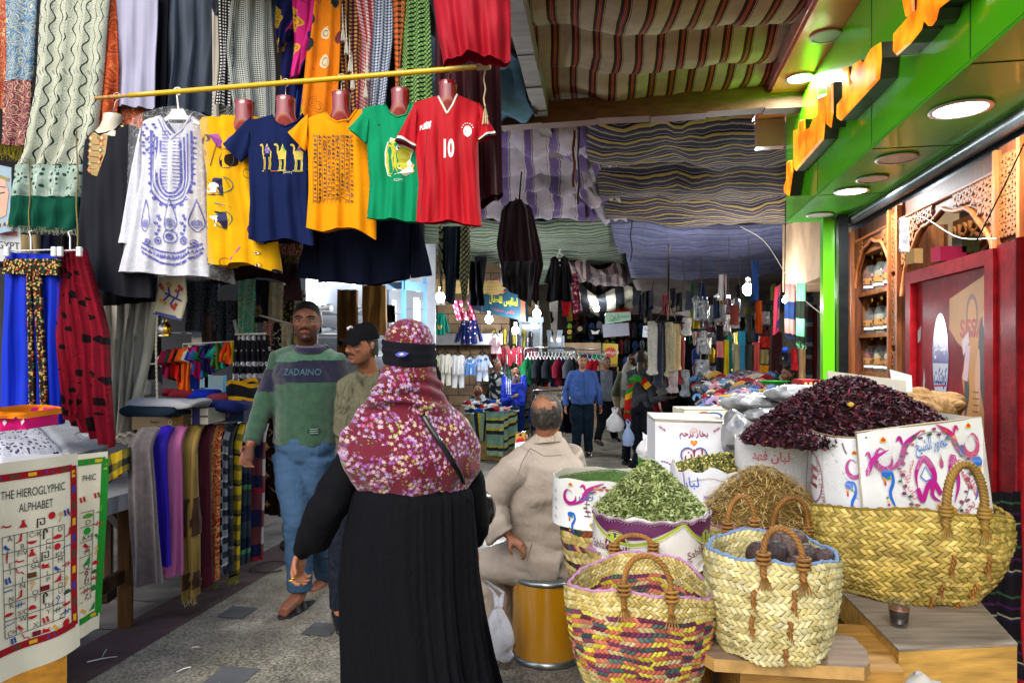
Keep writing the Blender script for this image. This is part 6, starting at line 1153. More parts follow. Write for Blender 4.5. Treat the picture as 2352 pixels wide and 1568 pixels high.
for k,(x,y)in enumerate(((385,652),(392,655),(376,665),(370,690),(378,695),(412,658),(418,664),(405,668),(395,703),(404,700),(400,708),(370,655),(374,662))):PL([(x,y-6),(x+5,y),(x,y+6),(x-5,y)],['B88A20','A01C20'][1 if k in(5,6,7,8,9,10,11,12)else 0])
PL([(354,714),(419,729),(417,737),(353,721)],'20307A'); tag(link('embroidered_cloth',m),'cream cloth embroidered with a blue branch and red and yellow leaves','cloth')
m=MB().mat('cloth','B8B09A'); m.rope([W(362,700,3.95),W(358,800,3.95),W(362,950,3.95)],.006,.05,2); tag(link('roof_rope',m),'thick pale rope in front of the coloured shirts rack','cord')
# ==========================================================
def rotm(yaw,pitch=0,roll=0):
 from mathutils import Matrix
 return Matrix.Rotation(yaw,3,'Z')@Matrix.Rotation(pitch,3,'X')@Matrix.Rotation(roll,3,'Y')
HEADR=[(-.50,-.21,.10,.08),(-.45,-.17,.19,.15),(-.36,-.11,.26,.25),(-.22,-.05,.31,.34),(-.08,-.01,.335,.39),(.06,.01,.35,.415),(.2,.03,.35,.41),(.32,.04,.305,.36),(.42,.045,.215,.26),(.48,.045,.11,.14)]
def head_vol(m,c,M,h):
 R=[]
 for z,y,rx,ry in HEADR:R.append([tuple(c+M@Vector((rx*cos(t)*h*(1-.06*(sin(t)<-.6)*(z<0)),(y+ry*sin(t))*h,z*h)))for t in[2*PI*i/20 for i in range(20)]])
 m.rings(R); L=lambda x,y,z:c+M@Vector((x*h,y*h,z*h))
 def bl(x,y,z,a,b,d):m.sph(c,(1,1,1),10,7,lambda p:L(x+a*(p-c).x,y+b*(p-c).y,z+d*(p-c).z))
 m.tube([L(0,-.36,.06),L(0,-.43,-.04),L(0,-.485,-.14),L(0,-.42,-.17)],[.03*h,.042*h,.062*h,.05*h],10)
 for s in(-1,1):
  bl(s*.055,-.425,-.15,.042,.05,.035); bl(s*.15,-.345,.085,.12,.06,.032); bl(s*.19,-.30,-.10,.09,.09,.07); bl(s*.145,-.335,-.005,.075,.05,.05); bl(s*.345,.035,-.03,.028,.075,.115); bl(s*.365,.06,.0,.02,.055,.075)
 bl(0,-.37,-.245,.105,.055,.025); bl(0,-.365,-.29,.09,.055,.028); bl(0,-.30,-.42,.10,.09,.07)
def hand(m,w,d,nrm,s=.18,curl=.5,thumb=1):
 d=Vector(d).normalized(); nrm=Vector(nrm); nrm=(nrm-d*nrm.dot(d)).normalized(); sd=d.cross(nrm)*thumb; w=Vector(w); pe=w+d*.50*s
 m.tube([w-d*.05*s,w+d*.08*s,w+d*.28*s,pe],[.13*s,.15*s,.225*s,.21*s],12,flat=.5,up=tuple(nrm))
 for k,(o,l)in enumerate(((.165,.36),(.055,.43),(-.055,.40),(-.16,.31))):
  p=pe-d*.03*s+sd*o*s; a=curl*(.5+.16*k); q=p; P=[p];
  for f in(.45,.32,.23):q=q+(d*cos(a)+nrm*sin(a)+sd*o*.4).normalized()*l*s*f*1.05; P.append(q); a+=curl*1.15
  m.tube(P,[.052*s,.05*s,.045*s,.034*s],8)
 p=w+d*.14*s+sd*.16*s; q=p+(d*.6+sd*.75+nrm*.3*(1+curl)).normalized()*.22*s; r=q+(d*.95+sd*.15+nrm*.35*(1+curl)).normalized()*.2*s; m.tube([p-sd*.06*s,p,q,r],[.06*s,.07*s,.055*s,.038*s],8)
def vnorm(V,Fs):
 N=np.zeros_like(V);
 F4=np.array([f if len(f)==4 else f+[f[-1]]for f in Fs]); a,b,c,d=[V[F4[:,i]]for i in range(4)]; n=np.cross(c-a,d-b)
 for i in range(4):np.add.at(N,F4[:,i],n)
 return N/(np.linalg.norm(N,axis=1,keepdims=True)+1e-9)
def fuse(mb,vox,mat,col,name,parent,colfn=None,fold=None,it=2,uvz=False):
 V,Fs=remesh(mb,vox,it)
 if fold is not None:
  N=vnorm(V,Fs); V=V+N*np.array([fold(Vector(p))for p in V])[:,None]
 m=MB().mat(mat,col); cols=None
 if colfn:cols=[colfn(Vector(V[f].mean(axis=0)))for f in Fs]
 m.add(V,Fs,cols=cols,uv=V[:,[0,2]]); return link(name,m,parent)
def wrinkle(a=.008,fr=(9,9,5),s=0):return lambda p:a*(mn.noise(Vector((p.x*fr[0]+s,p.y*fr[1],p.z*fr[2])))*1.3+.6*mn.noise(Vector((p.x*fr[0]*2.3,p.y*fr[1]*2.3+s,p.z*fr[2]*3.2)))+.5*abs(mn.noise(Vector((p.x*6+p.z*9,p.y*6,p.z*14-s)))))
def joints(px,d,H,yaw,foot=None,over={},wd=1.):
 f=foot if foot is not None else gz(d); X=(px-1176)/F*d; M=rotm(yaw); g=lambda x,y,z:Vector((X,d,f))+M@Vector((x*H*wd,y*H,z*H))
 J=dict(head=g(0,-.01,.935),neck=g(0,.01,.845),chest=g(0,.0,.75),waist=g(0,.0,.60),hip=g(0,0,.52),shL=g(.100,.01,.805),shR=g(-.100,.01,.805),elL=g(.158,.03,.635),elR=g(-.158,.03,.635),wrL=g(.17,-.04,.49),wrR=g(-.17,-.04,.49),hpL=g(.05,0,.50),hpR=g(-.05,0,.50),knL=g(.055,-.01,.28),knR=g(-.055,-.01,.28),anL=g(.058,.01,.045),anR=g(-.058,.01,.045))
 for k,v in over.items():J[k]=W(*v)if len(v)==3 else g(*v[:3])
 J['M']=M; J['H']=H; J['f']=f; return J
def person(label,J,skin='8A5A40',vox=.009,hd=None,hand_s=.10,feet='shoe',top=None,trou=None,hair=None,beard=None,hands=None,eyes=True,belly=0,bald=0,cat='person',hcurl=(.5,.5),shoe='14141A',hn=None):
 H=J['H']; yaw,pit,rol=hd or(0,0,0); HM=rotm(yaw,pit,rol); M=J['M']; hh=.128*H; o=empty('person',(J['hip'].x,J['hip'].y,J['f']),label,cat)
 m=MB().mat('skin'); head_vol(m,J['head'],HM,hh); m.tube([J['head']+HM@Vector((0,.06*hh,-.25*hh)),J['neck'],J['chest'].lerp(J['neck'],.6)],[.033*H,.034*H,.045*H],12)
 m.tube([J['neck'],J['chest'],J['waist'],J['hip']],[.035*H,.062*H,.058*H,.055*H],14,flat=.7,up=tuple(M@Vector((0,1,0))));
 for s in 'LR':
  m.tube([J['neck'].lerp(J['sh'+s],.2)-Vector((0,0,.015*H)),J['sh'+s],J['el'+s],J['wr'+s]],[.025*H,.026*H,.022*H,.0165*H],10); m.tube([J['hip'],J['hp'+s],J['kn'+s],J['an'+s]],[.04*H,.040*H,.030*H,.022*H],10)
  hv=(J['wr'+s]-J['el'+s]).normalized(); nn=(M@Vector((-.6 if s=='L' else.6,-.3,0))); cu=hcurl[0 if s=='L' else 1]
  if hn and s in hn:hv,nn,cu=hn[s]
  hand(m,J['wr'+s],hv,nn,.105*H,cu,-1 if s=='L' else 1)
  fd=(M@Vector((0,-1,0))); a=J['an'+s]; m.tube([a+Vector((0,0,-.0)),a+fd*.03*H-Vector((0,0,.018*H)),a+fd*.10*H-Vector((0,0,.03*H))],[.024*H,.024*H,.018*H],8)
 sk=hx(skin); bc=hx(beard[0])if beard else None; iv=HM.transposed()
 def cf(p):
  q=iv@(p-J['head'])/hh
  if abs(q.x)<.6 and-.62<q.z<.6 and abs(q.y)<.7:
   if abs(q.x)<.105 and q.y<-.36 and-.31<q.z<-.225:return mixc(sk,(.32,.07,.06),.5)
   if beard and q.y<.05 and q.z<-.13 and(q.z<-.20 or abs(q.x)>.16 or(beard[1]>.5 and abs(q.x)<.14 and q.y<-.3 and q.z<-.17)):
    t=beard[1]*min(1,(-.12-q.z)*7)*(1 if not(abs(q.x)<.1 and-.31<q.z<-.22 and q.y<-.34)else 0); return mixc(sk,bc,t)
   if abs(q.z+.01)<.06 and abs(abs(q.x)-.145)<.1 and q.y<-.25:return mixc(sk,(.03,.015,.01),.25)
  return sk
 fuse(m,vox,'skin',skin,'body',o,cf,it=1)
 L=lambda x,y,z:J['head']+HM@Vector((x*hh,y*hh,z*hh))
 if eyes:
  for s in(-1,1):
   m=MB().mat('paint','8E8078'); m.sph(L(s*.145,-.342,-.005),.048*hh,10,7); m.col=hx('1A0E0A'); m.sph(L(s*.142,-.366,-.008),.032*hh,8,6); link('eye',m,o)
   m=MB().mat('hair','120C0A'); m.tube([L(s*.05,-.42,.075),L(s*.15,-.425,.105),L(s*.25,-.36,.085)],[.014*hh,.022*hh,.010*hh],6); m.tube([L(s*.08,-.385,.03),L(s*.145,-.40,.045),L(s*.215,-.355,.02)],.010*hh,5); link('eyebrow',m,o)
 if beard and len(beard)>2:m=MB().mat('hair',beard[0]); m.tube([L(-.13,-.375,-.235),L(-.06,-.445,-.205),L(0,-.455,-.200),L(.06,-.445,-.205),L(.13,-.375,-.235)],[.014*hh,.026*hh,.022*hh,.026*hh,.014*hh],7); link('moustache',m,o)
 if hair:
  m=MB().mat('hair',hair); R=[]; N=30
  for i in range(11):
   ph=PI*.5*i/10; row=[]
   for j in range(N):
    t=2*PI*j/N; fr=max(0,-sin(t)); zlow=-.30+.60*fr**.6+.10*(abs(cos(t))**6)*(1 if sin(t)<.3 else 0); zlow+=.035*mn.noise(Vector((cos(t)*6,sin(t)*6,H*9))); z=zlow+(.505-zlow)*sin(ph); q=math.sqrt(max(0,1-((z-.05)/.465)**2))if z>.05 else(1-.10*((z-.05)/.4)**2)
    n_=1+.03*mn.noise(Vector((cos(t)*3,sin(t)*3,z*6))); row.append(tuple(L(.362*q*cos(t)*n_,.024+.427*q*sin(t)*n_,z)))
   R.append(row)
  m.rings(R,False,True); link('hair',m,o)
 if top:
  m=MB(); S=lambda k:k*H; up=tuple(M@Vector((0,1,0))); b=top.get('w',1.); by=M@Vector((0,-1,0)); hemd=top.get('hem',.0)
  m.tube([J['neck']-Vector((0,0,.012*H)),J['neck'].lerp(J['chest'],.35),J['chest'],J['waist']+by*belly*.5,J['hip']+by*belly*.3-Vector((0,0,hemd*H))],[.043*H,.085*H*b,.106*H*b,(.096*b+belly*.4/H)*H,.100*H*b],22,flat=.68,up=up)
  for s in 'LR':
   if s in top.get('skip',''):continue
   sw=top.get('sl',1.); e=top.get('len',.95); wr=J['el'+s].lerp(J['wr'+s],e); m.tube([J['neck'].lerp(J['sh'+s],.25)-Vector((0,0,.012*H)),J['sh'+s]-Vector((0,0,.006*H)),J['sh'+s].lerp(J['el'+s],.5),J['el'+s],wr],[.036*H,.040*H*sw,.036*H*sw,.033*H*sw,.025*H*sw],14)
  fuse(m,max(vox,.011),top.get('mat','drape'),top['col'],top.get('name','shirt'),o,top.get('cf'),top.get('fold',wrinkle(.007)))
 if trou:
  m=MB(); up=tuple(M@Vector((0,1,0))); m.tube([J['hip']+Vector((0,0,.07*H)),J['hip'],J['hip']-Vector((0,0,.04*H))],[.094*H,.104*H,.085*H],18,flat=.72,up=up); tw=trou.get('w',1)
  for s in 'LR':m.tube([J['hp'+s],J['hp'+s].lerp(J['kn'+s],.5),J['kn'+s],J['kn'+s].lerp(J['an'+s],.6),J['an'+s].lerp(J['kn'+s],trou.get('cut',.02))],[.060*H,.056*H*tw,.045*H*tw,.038*H*tw,.038*H*tw],14)
  fuse(m,max(vox,.011),trou.get('mat','drape'),trou['col'],'trousers',o,trou.get('cf'),trou.get('fold',wrinkle(.008,(8,8,8),3)))
  if trou.get('belt'):m=MB().mat('gloss','0E0C0C'); m.tube([J['hip']+Vector((0,0,(.055-.002)*H)),J['hip']+Vector((0,0,.075*H))],.116*H,24,flat=.72,up=up); m.mat('metal','B0B0A8'); q=J['hip']+Vector((0,0,.065*H))+M@Vector((0,-.088*H,0)); m.box(q,(.035,.012,.026),bev=.003); link('belt',m,o)
 if feet=='shoe':
  fd=M@Vector((0,-1,0))
  for s in 'LR':a=J['an'+s]; m=MB(); z=Vector((0,0,1)); m.tube([a-fd*.045*H-z*.025*H,a-z*.018*H,a+fd*.06*H-z*.026*H,a+fd*.125*H-z*.034*H,a+fd*.142*H-z*.037*H],[.024*H,.030*H,.028*H,.022*H,.010*H],12,flat=.8,up=(0,0,1)); m2=fuse(m,.008,'gloss' if shoe!='w' else 'paint',shoe if shoe!='w' else 'D0D0CC','shoe',o)
 return o,L
DN='38526F'
J=joints(700,4.15,1.87,-.25,over=dict(head=(706,737,4.12),neck=(706,795,4.17),elL=(790,975,4.15),wrL=(825,1000,4.4),elR=(606,930,4.10),wrR=(576,1022,3.95),knR=(685,1190,4.05),anR=(690,1358,4.12),knL=(715,1200,4.2),anL=(750,1320,4.6)))
gA,nA,g2=hx('284A36'),hx('0A0D2C'),hx('3C6450')
def cfs(p):
 px=1176+p.x/p.y*F; py=808-(p.z-EYE)/p.y*F
 if px<632:return nA if 846<py<900 else gA
 yy=py+(px-690)*.04
 if py<800 and 672<px<745:return hx('12103A')
 return nA if 829<yy<879 else(g2 if yy<=829 else gA)
o,L=person('person in a green and navy sweater and blue jeans striding toward the viewer',J,'7A4C38',.008,hd=(.12,0,0),feet=None,top=dict(col='3E6A4E',mat='knit',cf=cfs,w=1.06,sl=1.02,hem=-.012,len=.93,name='sweater',fold=wrinkle(.009)),trou=dict(col=DN,mat='drape_soft',w=1.06,cut=.05,fold=wrinkle(.007,(8,8,12),1)),hair='14100E',beard=('120C0A',.75,1),belly=.02)
m=MB(); m.tube([W(706,800,4.05)+Vector((.085*cos(t),.085*sin(t)+.08,.012*sin(t)))for t in[2*PI*i/20 for i in range(21)]],.022,8); m.mats=['knit']; m.c=[hx('12103A')]*len(m.f); link('collar',m,o)
m=MB(); tr=None
def ontorso(ob):
 me=ob.data; V=[tuple(v.co+ob.matrix_world.translation)if False else tuple(Vector(v.co)+ORG[ob.parent.name])for v in me.vertices]; return BVHTree.FromPolygons(V,[list(p.vertices)for p in me.polygons])
tp=[c for c in o.children if c.name.startswith('sweater')][0]; dr=Draw(m,hitS(ontorso(tp),0,2352,1568,0,4.0),'knit',.004); T('ZADAINO',692,855,15,'3A5A6A',wid=88/2352,bold=.01)
EL(720,990,14,9,'16262A');
for k in range(3):LN([(711,985+k*5),(729,985+k*5)],1.6,'7A9A8A')
link('print',m,o)
for s,px,py,dd,rx in(('R',662,1378,4.02,0),('L',728,1345,4.35,.0)):
 a=Vector(J['an'+s]); fd=Vector((-.247,-.97,0)); z=Vector((0,0,1)); m=MB(); tl=0 if s=='R' else.5
 b=Vector((a.x,a.y,.02 if s=='R' else.10)); m.mat('rubber','2A2A2E'); m.prism([(-.04,-.04),(.04,-.04),(.05,.10),(.055,.19),(.02,.235),(-.03,.225),(-.05,.14),(-.045,.02)],b-fd*.05,(fd.y*-1*-1,-fd.x*-1,0),fd+z*(-.0 if s=='R' else.25),(0,0,-.022)); m.mat('rubber','24262C');
 for t0 in(.06,.13):q=b-fd*.05+fd*(t0+.03); m.tube([q+Vector((.05*cos(t),.018*0,.05*sin(t)))for t in[PI*i/10 for i in range(11)]],.014,6,flat=.5)
 link('sandal',m,o)
J=joints(822,3.95,1.72,.35,over=dict(head=(832,792,3.88),neck=(846,850,3.95),chest=(840,930,3.98),shR=(800,885,3.9),shL=(880,885,4.05),elR=(785,985,3.9),wrR=(845,1040,4.2),waist=(838,1020,4.0),hip=(838,1080,4.0)))
o,L=person('person in a khaki shirt and black cap looking toward the green sweater',J,'8E5C42',.007,hd=(-.7,.05,0),top=dict(col='5E5C4A',w=1.0,name='shirt',hem=.03,fold=wrinkle(.009)),trou=dict(col='1A1E2A'),hair='14100E',beard=('1A120E',.45,1))
hh=.128*1.72; m=MB().mat('cloth','0C0C10'); R=[]
for i in range(9):
 ph=PI*.5*i/8; R.append([tuple(L(.385*cos(ph)**.6*cos(t),.03+.45*cos(ph)**.6*sin(t),.13+.43*sin(ph)+.03*sin(t)))for t in[2*PI*j/26 for j in range(26)]])
m.rings(R,False,True);
B=[];
for i in range(7):
 f=i/6; B.append([tuple(L(.34*(2*u-1)*(1-.25*f*f),-.30-.42*f*(1-.55*(2*u-1)**2),.25-.10*f-.16*(2*u-1)**2))for u in[j/12 for j in range(13)]])
m.grid(B); m.grid([[tuple(Vector(p)-Vector((0,0,.006)))for p in r]for r in B],flip=True); m.mat('paint','B8B8B8'); m.tube([L(-.20,-.30,.42),L(-.10,-.26,.47),L(.02,-.30,.45)],.010*1,5,.4); link('cap',m,o)
m=MB().mat('cloth','666450'); c=W(842,868,3.84);
for s in(-1,1):m.add([tuple(W(836,890,3.80)),tuple(W(836+s*8-4,872,3.80)),tuple(W(842+s*24,852,3.86+.02*s)),tuple(W(842+s*26,868,3.86))],[(0,1,2,3)])
link('collar',m,o)
wd=2.38; wy=W(940,1000,wd); o=empty('person',(wy.x,wd,0),'person in a black abaya and flowered maroon head cover, walking away','person')
J=joints(950,wd,1.64,PI,over=dict(head=(940,806,wd),neck=(940,880,wd),shL=(850,985,wd),shR=(1040,985,wd),elL=(762,1110,wd-.02),wrL=(692,1262,wd+.05),elR=(1085,1130,wd+.05),wrR=(1090,1250,wd+.2),chest=(940,980,wd),waist=(945,1120,wd),hip=(950,1250,wd)))
m=MB(); HM=rotm(PI-.25); hh=.18; head_vol(m,J['head'],HM,hh); m.tube([J['head'],J['neck'],J['chest'],J['waist'],J['hip']],[.05,.055,.13,.11,.14],14,flat=.7,up=(0,1,0))
for s in 'LR':
 m.tube([J['neck'],J['sh'+s],J['el'+s],J['wr'+s]],[.03,.03,.026,.022],10); m.tube([J['hip'],J['hp'+s],J['kn'+s],J['an'+s]],[.08,.075,.05,.035],10)
hand(m,J['wrL'],(W(676,1350,wd)-W(690,1275,wd)),(.75,-.25,-.2),.165,.75,1); hand(m,J['wrR'],(0,.3,-1),(-.5,0,0),.16,.5,-1)
fuse(m,.0065,'skin','A06848','body',o,it=1)
m=MB().mat('brass','E0B030'); q=W(670,1330,wd-.02); m.tube([q+Vector((.012*cos(t),.012*sin(t),.002*cos(t)))for t in[2*PI*i/12 for i in range(13)]],.0022,6); link('ring',m,o)
def pz(y,d=wd):return W(0,y,d).z
ys=[1100,1130,1180,1250,1330,1420,1520,1640,1760]; Ls=[842,808,798,786,776,776,778,776,770]; Rs=[1062,1085,1088,1094,1100,1112,1132,1160,1180]; m=MB().mat('cloth','090A0F'); secs=[]
YS=[1108+i*(1790-1108)/40 for i in range(41)]
for y in YS:
 l=np.interp(y,ys,Ls); r=np.interp(y,ys,Rs); c=W((l+r)/2,y,wd); rx=(r-l)/2/F*wd*1.0; secs.append(((c.x,wd+.01,max(.01,c.z)),rx,.62*rx+.03))
def sk_(k,t):
 a=t+.10*sin(2.1*k+t*2); n1=mn.noise(Vector((cos(a)*2.6,sin(a)*2.6,k*.55))); n2=mn.noise(Vector((cos(a)*7,sin(a)*7,k*.5+5))); n3=mn.noise(Vector((cos(a)*17,sin(a)*17,k*1.3+9)))
 return 1+(.03+.13*k)*n1+(.05+.08*k)*(.3-abs(n2)*1.4)+(.022*(1-k)+.006)*n3
m.loft(secs,260,True,True,fold=sk_)
m.mats=['drape_soft']; m.c=[hx('08090E')]*len(m.f); link('skirt',m,o)
m=MB(); m.tube([W(940,900,wd),W(940,960,wd),W(942,1020,wd),W(945,1100,wd),W(950,1130,wd)],[.06,.12,.15,.16,.17],22,flat=.62,up=(0,1,0))
m.tube([W(870,995,wd+.03),W(828,1035,wd+.02),W(780,1110,wd),W(740,1180,wd),W(718,1235,wd+.03),W(693,1262,wd+.04),W(694,1283,wd+.05)],[.05,.055,.062,.068,.062,.042,.032],20)
m.tube([W(1010,1000,wd+.03),W(1050,1040,wd+.04),W(1085,1120,wd+.06),W(1092,1200,wd+.12),W(1088,1240,wd+.18)],[.05,.05,.052,.055,.045],16)
fuse(m,.010,'drape_soft','08090D','abaya_top',o,None,wrinkle(.011,(6,6,6),5))
n=NT('khimar',.75,spec=.2); fl=flowers('5E0C22',['A84878','9888B0','B898A8','8A5098','B8A880','A8A068'],'6A8A30',70,7.5,.54,.43); v=n.co('UV'); n.color(fl(n,v)); n.bump(n.noise(v,200,2),.2,.002); n.b.inputs['Sheen Weight'].default_value=.2
KY=[731,736,745,757,775,800,835,870,900,930,960,1000,1040,1075,1110,1135,1152]; KL=[930,912,900,890,884,882,884,872,862,852,832,803,783,798,826,848,885]; KR=[946,964,978,989,995,998,1000,1004,1010,1026,1050,1078,1094,1098,1076,1062,1035]
def kring(y,n=96,grow=0):
 l=float(np.interp(y,KY,KL)); r=float(np.interp(y,KY,KR)); rx=(r-l)/2/F*wd+grow; ry=rx*(1.02 if y<860 else max(.76,1.02-(y-860)/380)); c=W((l+r)/2,y,wd); k=max(0,(y-880)/270)
 return[(c.x+rx*f*cos(t),wd+ry*f*sin(t),c.z+k*.008*sin(7*t))for t,f in[(t,1+k*(.030*sin(5*t+1+2*k)+.022*sin(9*t+k*3)+.015*sin(17*t+2))+.012*sin(3*t+y*.03))for t in[2*PI*j/n for j in range(n)]]]
m=MB(); m.rings([kring(y)for y in np.linspace(731,1152,60)])
m.tube([W(905,965,wd-.01),W(860,995,wd),W(815,1030,wd),W(790,1050,wd)],[.10,.105,.075,.035],20); m.tube([W(985,965,wd-.01),W(1035,1005,wd),W(1070,1050,wd+.02),W(1082,1080,wd+.02)],[.10,.09,.06,.03],20)
for k,(y,x0,x1,r_)in enumerate(((880,868,1008,.012),(905,858,1014,.016),(934,846,1030,.014))):
 m.tube([W((x0+x1)/2+(x1-x0)/2*cos(t),y+16*sin(t+.4)+7*sin(2*t+k),wd)+Vector((0,(x1-x0)/2/F*wd*.92*sin(t),0))for t in[2*PI*i/28 for i in range(29)]],[r_*(1+.4*sin(i*.7+k))for i in range(29)],10)
V,Fs=remesh(m,.0075,3); N=vnorm(V,Fs)
def kf(p):
 if p.z>1.50:return.0015*mn.noise(p*30)
 q=Vector((p.x*8+p.z*6,p.y*6,p.z*3.5-p.x*4)); return.019*(.25-abs(mn.noise(q)))+.006*mn.noise(Vector((p.x*20-p.z*12,p.y*14,p.z*9)))
V=V+N*np.array([kf(Vector(p))for p in V])[:,None]; m=MB().mat('khimar'); m.add(V,Fs,uv=np.stack([V[:,0]+V[:,1]*.5,V[:,2]],1)); link('khimar',m,o)
m=MB().mat('cloth','15151B'); R=[]
for i in range(9):
 y=784+i*54/8; rr=kring(y,60,.006+.003*sin(i*2.2)); R.append([(x,yy,z+.006*sin(2*PI*j/60)+.02*cos(2*PI*j/60)*-.4)for j,(x,yy,z)in enumerate(rr)])
m.grid(R,cv=True); m.tube([W(984,820,wd-.02),W(1000,860,wd),W(1006,900,wd),W(1018,935,wd+.02)],[.014,.02,.016,.006],8,.5); link('head_band',m,o)
m=MB().mat('gloss','2238A8'); m.prism([(-.022,0),(-.008,.008),(.012,.006),(.024,0),(.010,-.009),(-.01,-.008)],W(922,813,wd-.125),(1,0,.08),(0,0,1),(0,.01,0)); m.mat('gloss','B8C0E0'); m.prism([(-.010,0),(0,.004),(.010,0),(0,-.004)],W(922,813,wd-.128),(1,0,.08),(0,0,1),(0,.004,0)); link('hair_clip',m,o)
o2=empty('shoulder_bag',W(1020,1090,wd),'black bag strap slung across the flowered head cover','bag'); m=MB().mat('gloss','0C0C10'); P=spl([W(970,952,wd-.19),W(990,985,wd-.20),W(1014,1020,wd-.20),W(1040,1062,wd-.17),W(1058,1092,wd-.10),W(1066,1130,wd+.0)],26); m.tube(P,.010,8,.45,up=(0,1,0)); link('strap',m,o2)
m=MB().mat('gloss','101014'); m.sph(W(1078,1170,wd+.18),(.10,.05,.09),18,12); link('bag_body',m,o2)
dd=Vector(((1257-1176)/F*3.5,3.5,0)); o=empty('steel_drum',dd,'mustard yellow fibre drum with steel rims used as a seat','drum'); rs=random.Random(2)
m=MB().mat('card','B07A10'); m.lathe([(.176,.015),(.179,.12),(.178,.25),(.179,.40)],dd,48,False,False); m.mats=['lacquer']; link('barrel',m,o)
for z0,z1,nm in((.0,.035,'bottom_rim'),(.40,.425,'top_rim')):m=MB().mat('metal','9AA0A0'); m.lathe([(.170,z0),(.184,z0+.004),(.186,(z0+z1)/2),(.184,z1-.003),(.176,z1),(.001,z1)],dd,48); link(nm,m,o)
J=joints(1262,3.5,1.72,0,over=dict(head=(1256,952,3.44),neck=(1258,1012,3.46),chest=(1240,1090,3.46),waist=(1245,1200,3.5),hip=(1255,1300,3.52),shL=(1175,1075,3.40),shR=(1310,1050,3.56),elL=(1128,1140,3.42),wrL=(1165,1228,3.36),elR=(1230,1110,3.75),wrR=(1190,1048,3.6),hpL=(1225,1300,3.45),hpR=(1260,1300,3.62),knL=(1120,1300,3.60),knR=(1150,1290,3.75),anL=(1140,1480,3.62),anR=(1160,1450,3.85)))
tn='A3978A'; o,L=person('person in a beige galabeya seated on the mustard drum, reading a phone',J,'8A5A3E',.008,hd=(PI-.28,-.08,0),feet=None,eyes=False,hn={'L':((.5,-.1,-.35),(.2,.1,-1),.6),'R':((0,-.1,1),(.8,.1,0),.9)})
m=MB().mat('hair','2A2420'); R=[]
for i in range(40):
 ph=PI*.5*i/39; row=[]
 for j in range(100):
  t=2*PI*j/100; zl=-.24 if sin(t)>0 else-.24+.45*abs(sin(t))**.6; z=zl+(.50-zl)*sin(ph); q=math.sqrt(max(0,1-((z-.05)/.48)**2))if z>.05 else(1-.12*((z-.05)/.3)**2); nn=1+.03*mn.noise(Vector((cos(t)*4,sin(t)*4,z*8))); row.append(tuple(L(.370*q*cos(t)*nn,.02+.435*q*sin(t)*nn,z)))
 R.append(row)
m.rings(R,False,True); k0=hx('2A2420'); k1=hx('8E6A50'); k2=hx('3C3630')
VV=np.concatenate(m.v); m.c=[(lambda p:(lambda q:mixc(k0 if mn.noise(p*60)<.1 else k2,k1,max(0,min(.75,1.0-((p-L(.08,.30,.36)).length/.07)))))(0))(Vector(VV[f].mean(axis=0)))for f in m.f]; link('hair',m,o)
m=MB(); m.tube([W(1258,1002,3.47),W(1256,1020,3.47),W(1250,1060,3.48),W(1245,1120,3.50),W(1250,1200,3.52),W(1262,1270,3.54),W(1258,1318,3.52)],[.078,.11,.20,.235,.215,.215,.19],26,flat=.66,up=(.25,1,0))
m.tube([W(1210,1045,3.46),W(1180,1078,3.42),W(1142,1118,3.42),W(1132,1160,3.42),W(1140,1215,3.38),W(1150,1232,3.37)],[.07,.088,.080,.070,.072,.075],18)
m.tube([W(1300,1040,3.56),W(1318,1090,3.6),W(1270,1110,3.74),W(1215,1085,3.68)],[.09,.085,.07,.06],16)
m.tube([W(1270,1290,3.50),W(1220,1285,3.48),W(1160,1290,3.52),W(1122,1300,3.60)],[.15,.13,.11,.095],20); m.tube([W(1260,1290,3.60),W(1190,1280,3.66),W(1150,1290,3.74)],[.14,.11,.09],18)
m.tube([W(1125,1290,3.60),W(1128,1380,3.62),W(1140,1470,3.62)],[.09,.10,.11],18); m.tube([W(1150,1290,3.74),W(1165,1380,3.76),W(1170,1450,3.78)],[.09,.09,.09],16)
fuse(m,.009,'drape_soft',tn,'galabeya',o,None,lambda p:wrinkle(.011,(6,6,5),11)(p)+.008*mn.noise(Vector((p.x*5+p.z*13,p.y*5,p.z*9-p.x*9))))
m=MB().mat('cloth','A69888'); m.rings([[tuple(W(1258,1012-q[0],3.46)+Vector(((.070+q[1])*cos(t),(.066+q[1])*sin(t),.014*sin(t+2.6))))for t in[2*PI*i/30 for i in range(30)]]for q in((-4,.012),(6,.004),(17,-.002),(18,-.007),(6,-.006))],False,False); m.mats=['drape']; link('collar',m,o)
m=MB().mat('cloth','6E6254')
for P in([(1218,1030,3.33),(1250,1048,3.30),(1290,1046,3.34)],[(1190,1090,3.29),(1200,1060,3.31),(1218,1030,3.34)],[(1222,1340-90,3.29),(1210,1290,3.30)]):m.tube([W(*p)+Vector((0,.012,0))for p in P],.002,5)
link('seam',m,o)
for s in(0,1):m=MB().mat('rubber','2A2420'); a=Vector((J['an'+'LR'[s]].x,J['an'+'LR'[s]].y,gz(3.6)+.02)); m.sph(a+Vector((-.04,-.0,.01)),(.11,.05,.035),14,8); link('shoe',m,o)
o2=empty('mobile_phone',W(1193,1003,3.52),'phone showing a red portrait, held up beside the seated man','phone'); m=MB().mat('gloss','14161A'); a,b,c_,d_=[W(*p,3.52)for p in((1181,1034),(1207,1030),(1209,990),(1183,993))]; S=quadS(a,b,c_,d_); m.hexa([tuple(S(i,j,k))for k in(-.009,-.001)for i,j in((0,0),(1,0),(1,1),(0,1))]); link('phone_case',m,o2)
n=NT('screen',.3); a_=n.n('Attribute',attribute_name='Col').outputs[0]; n.color(a_); n.set(n.b.inputs['Emission Color'],a_); n.b.inputs['Emission Strength'].default_value=.5
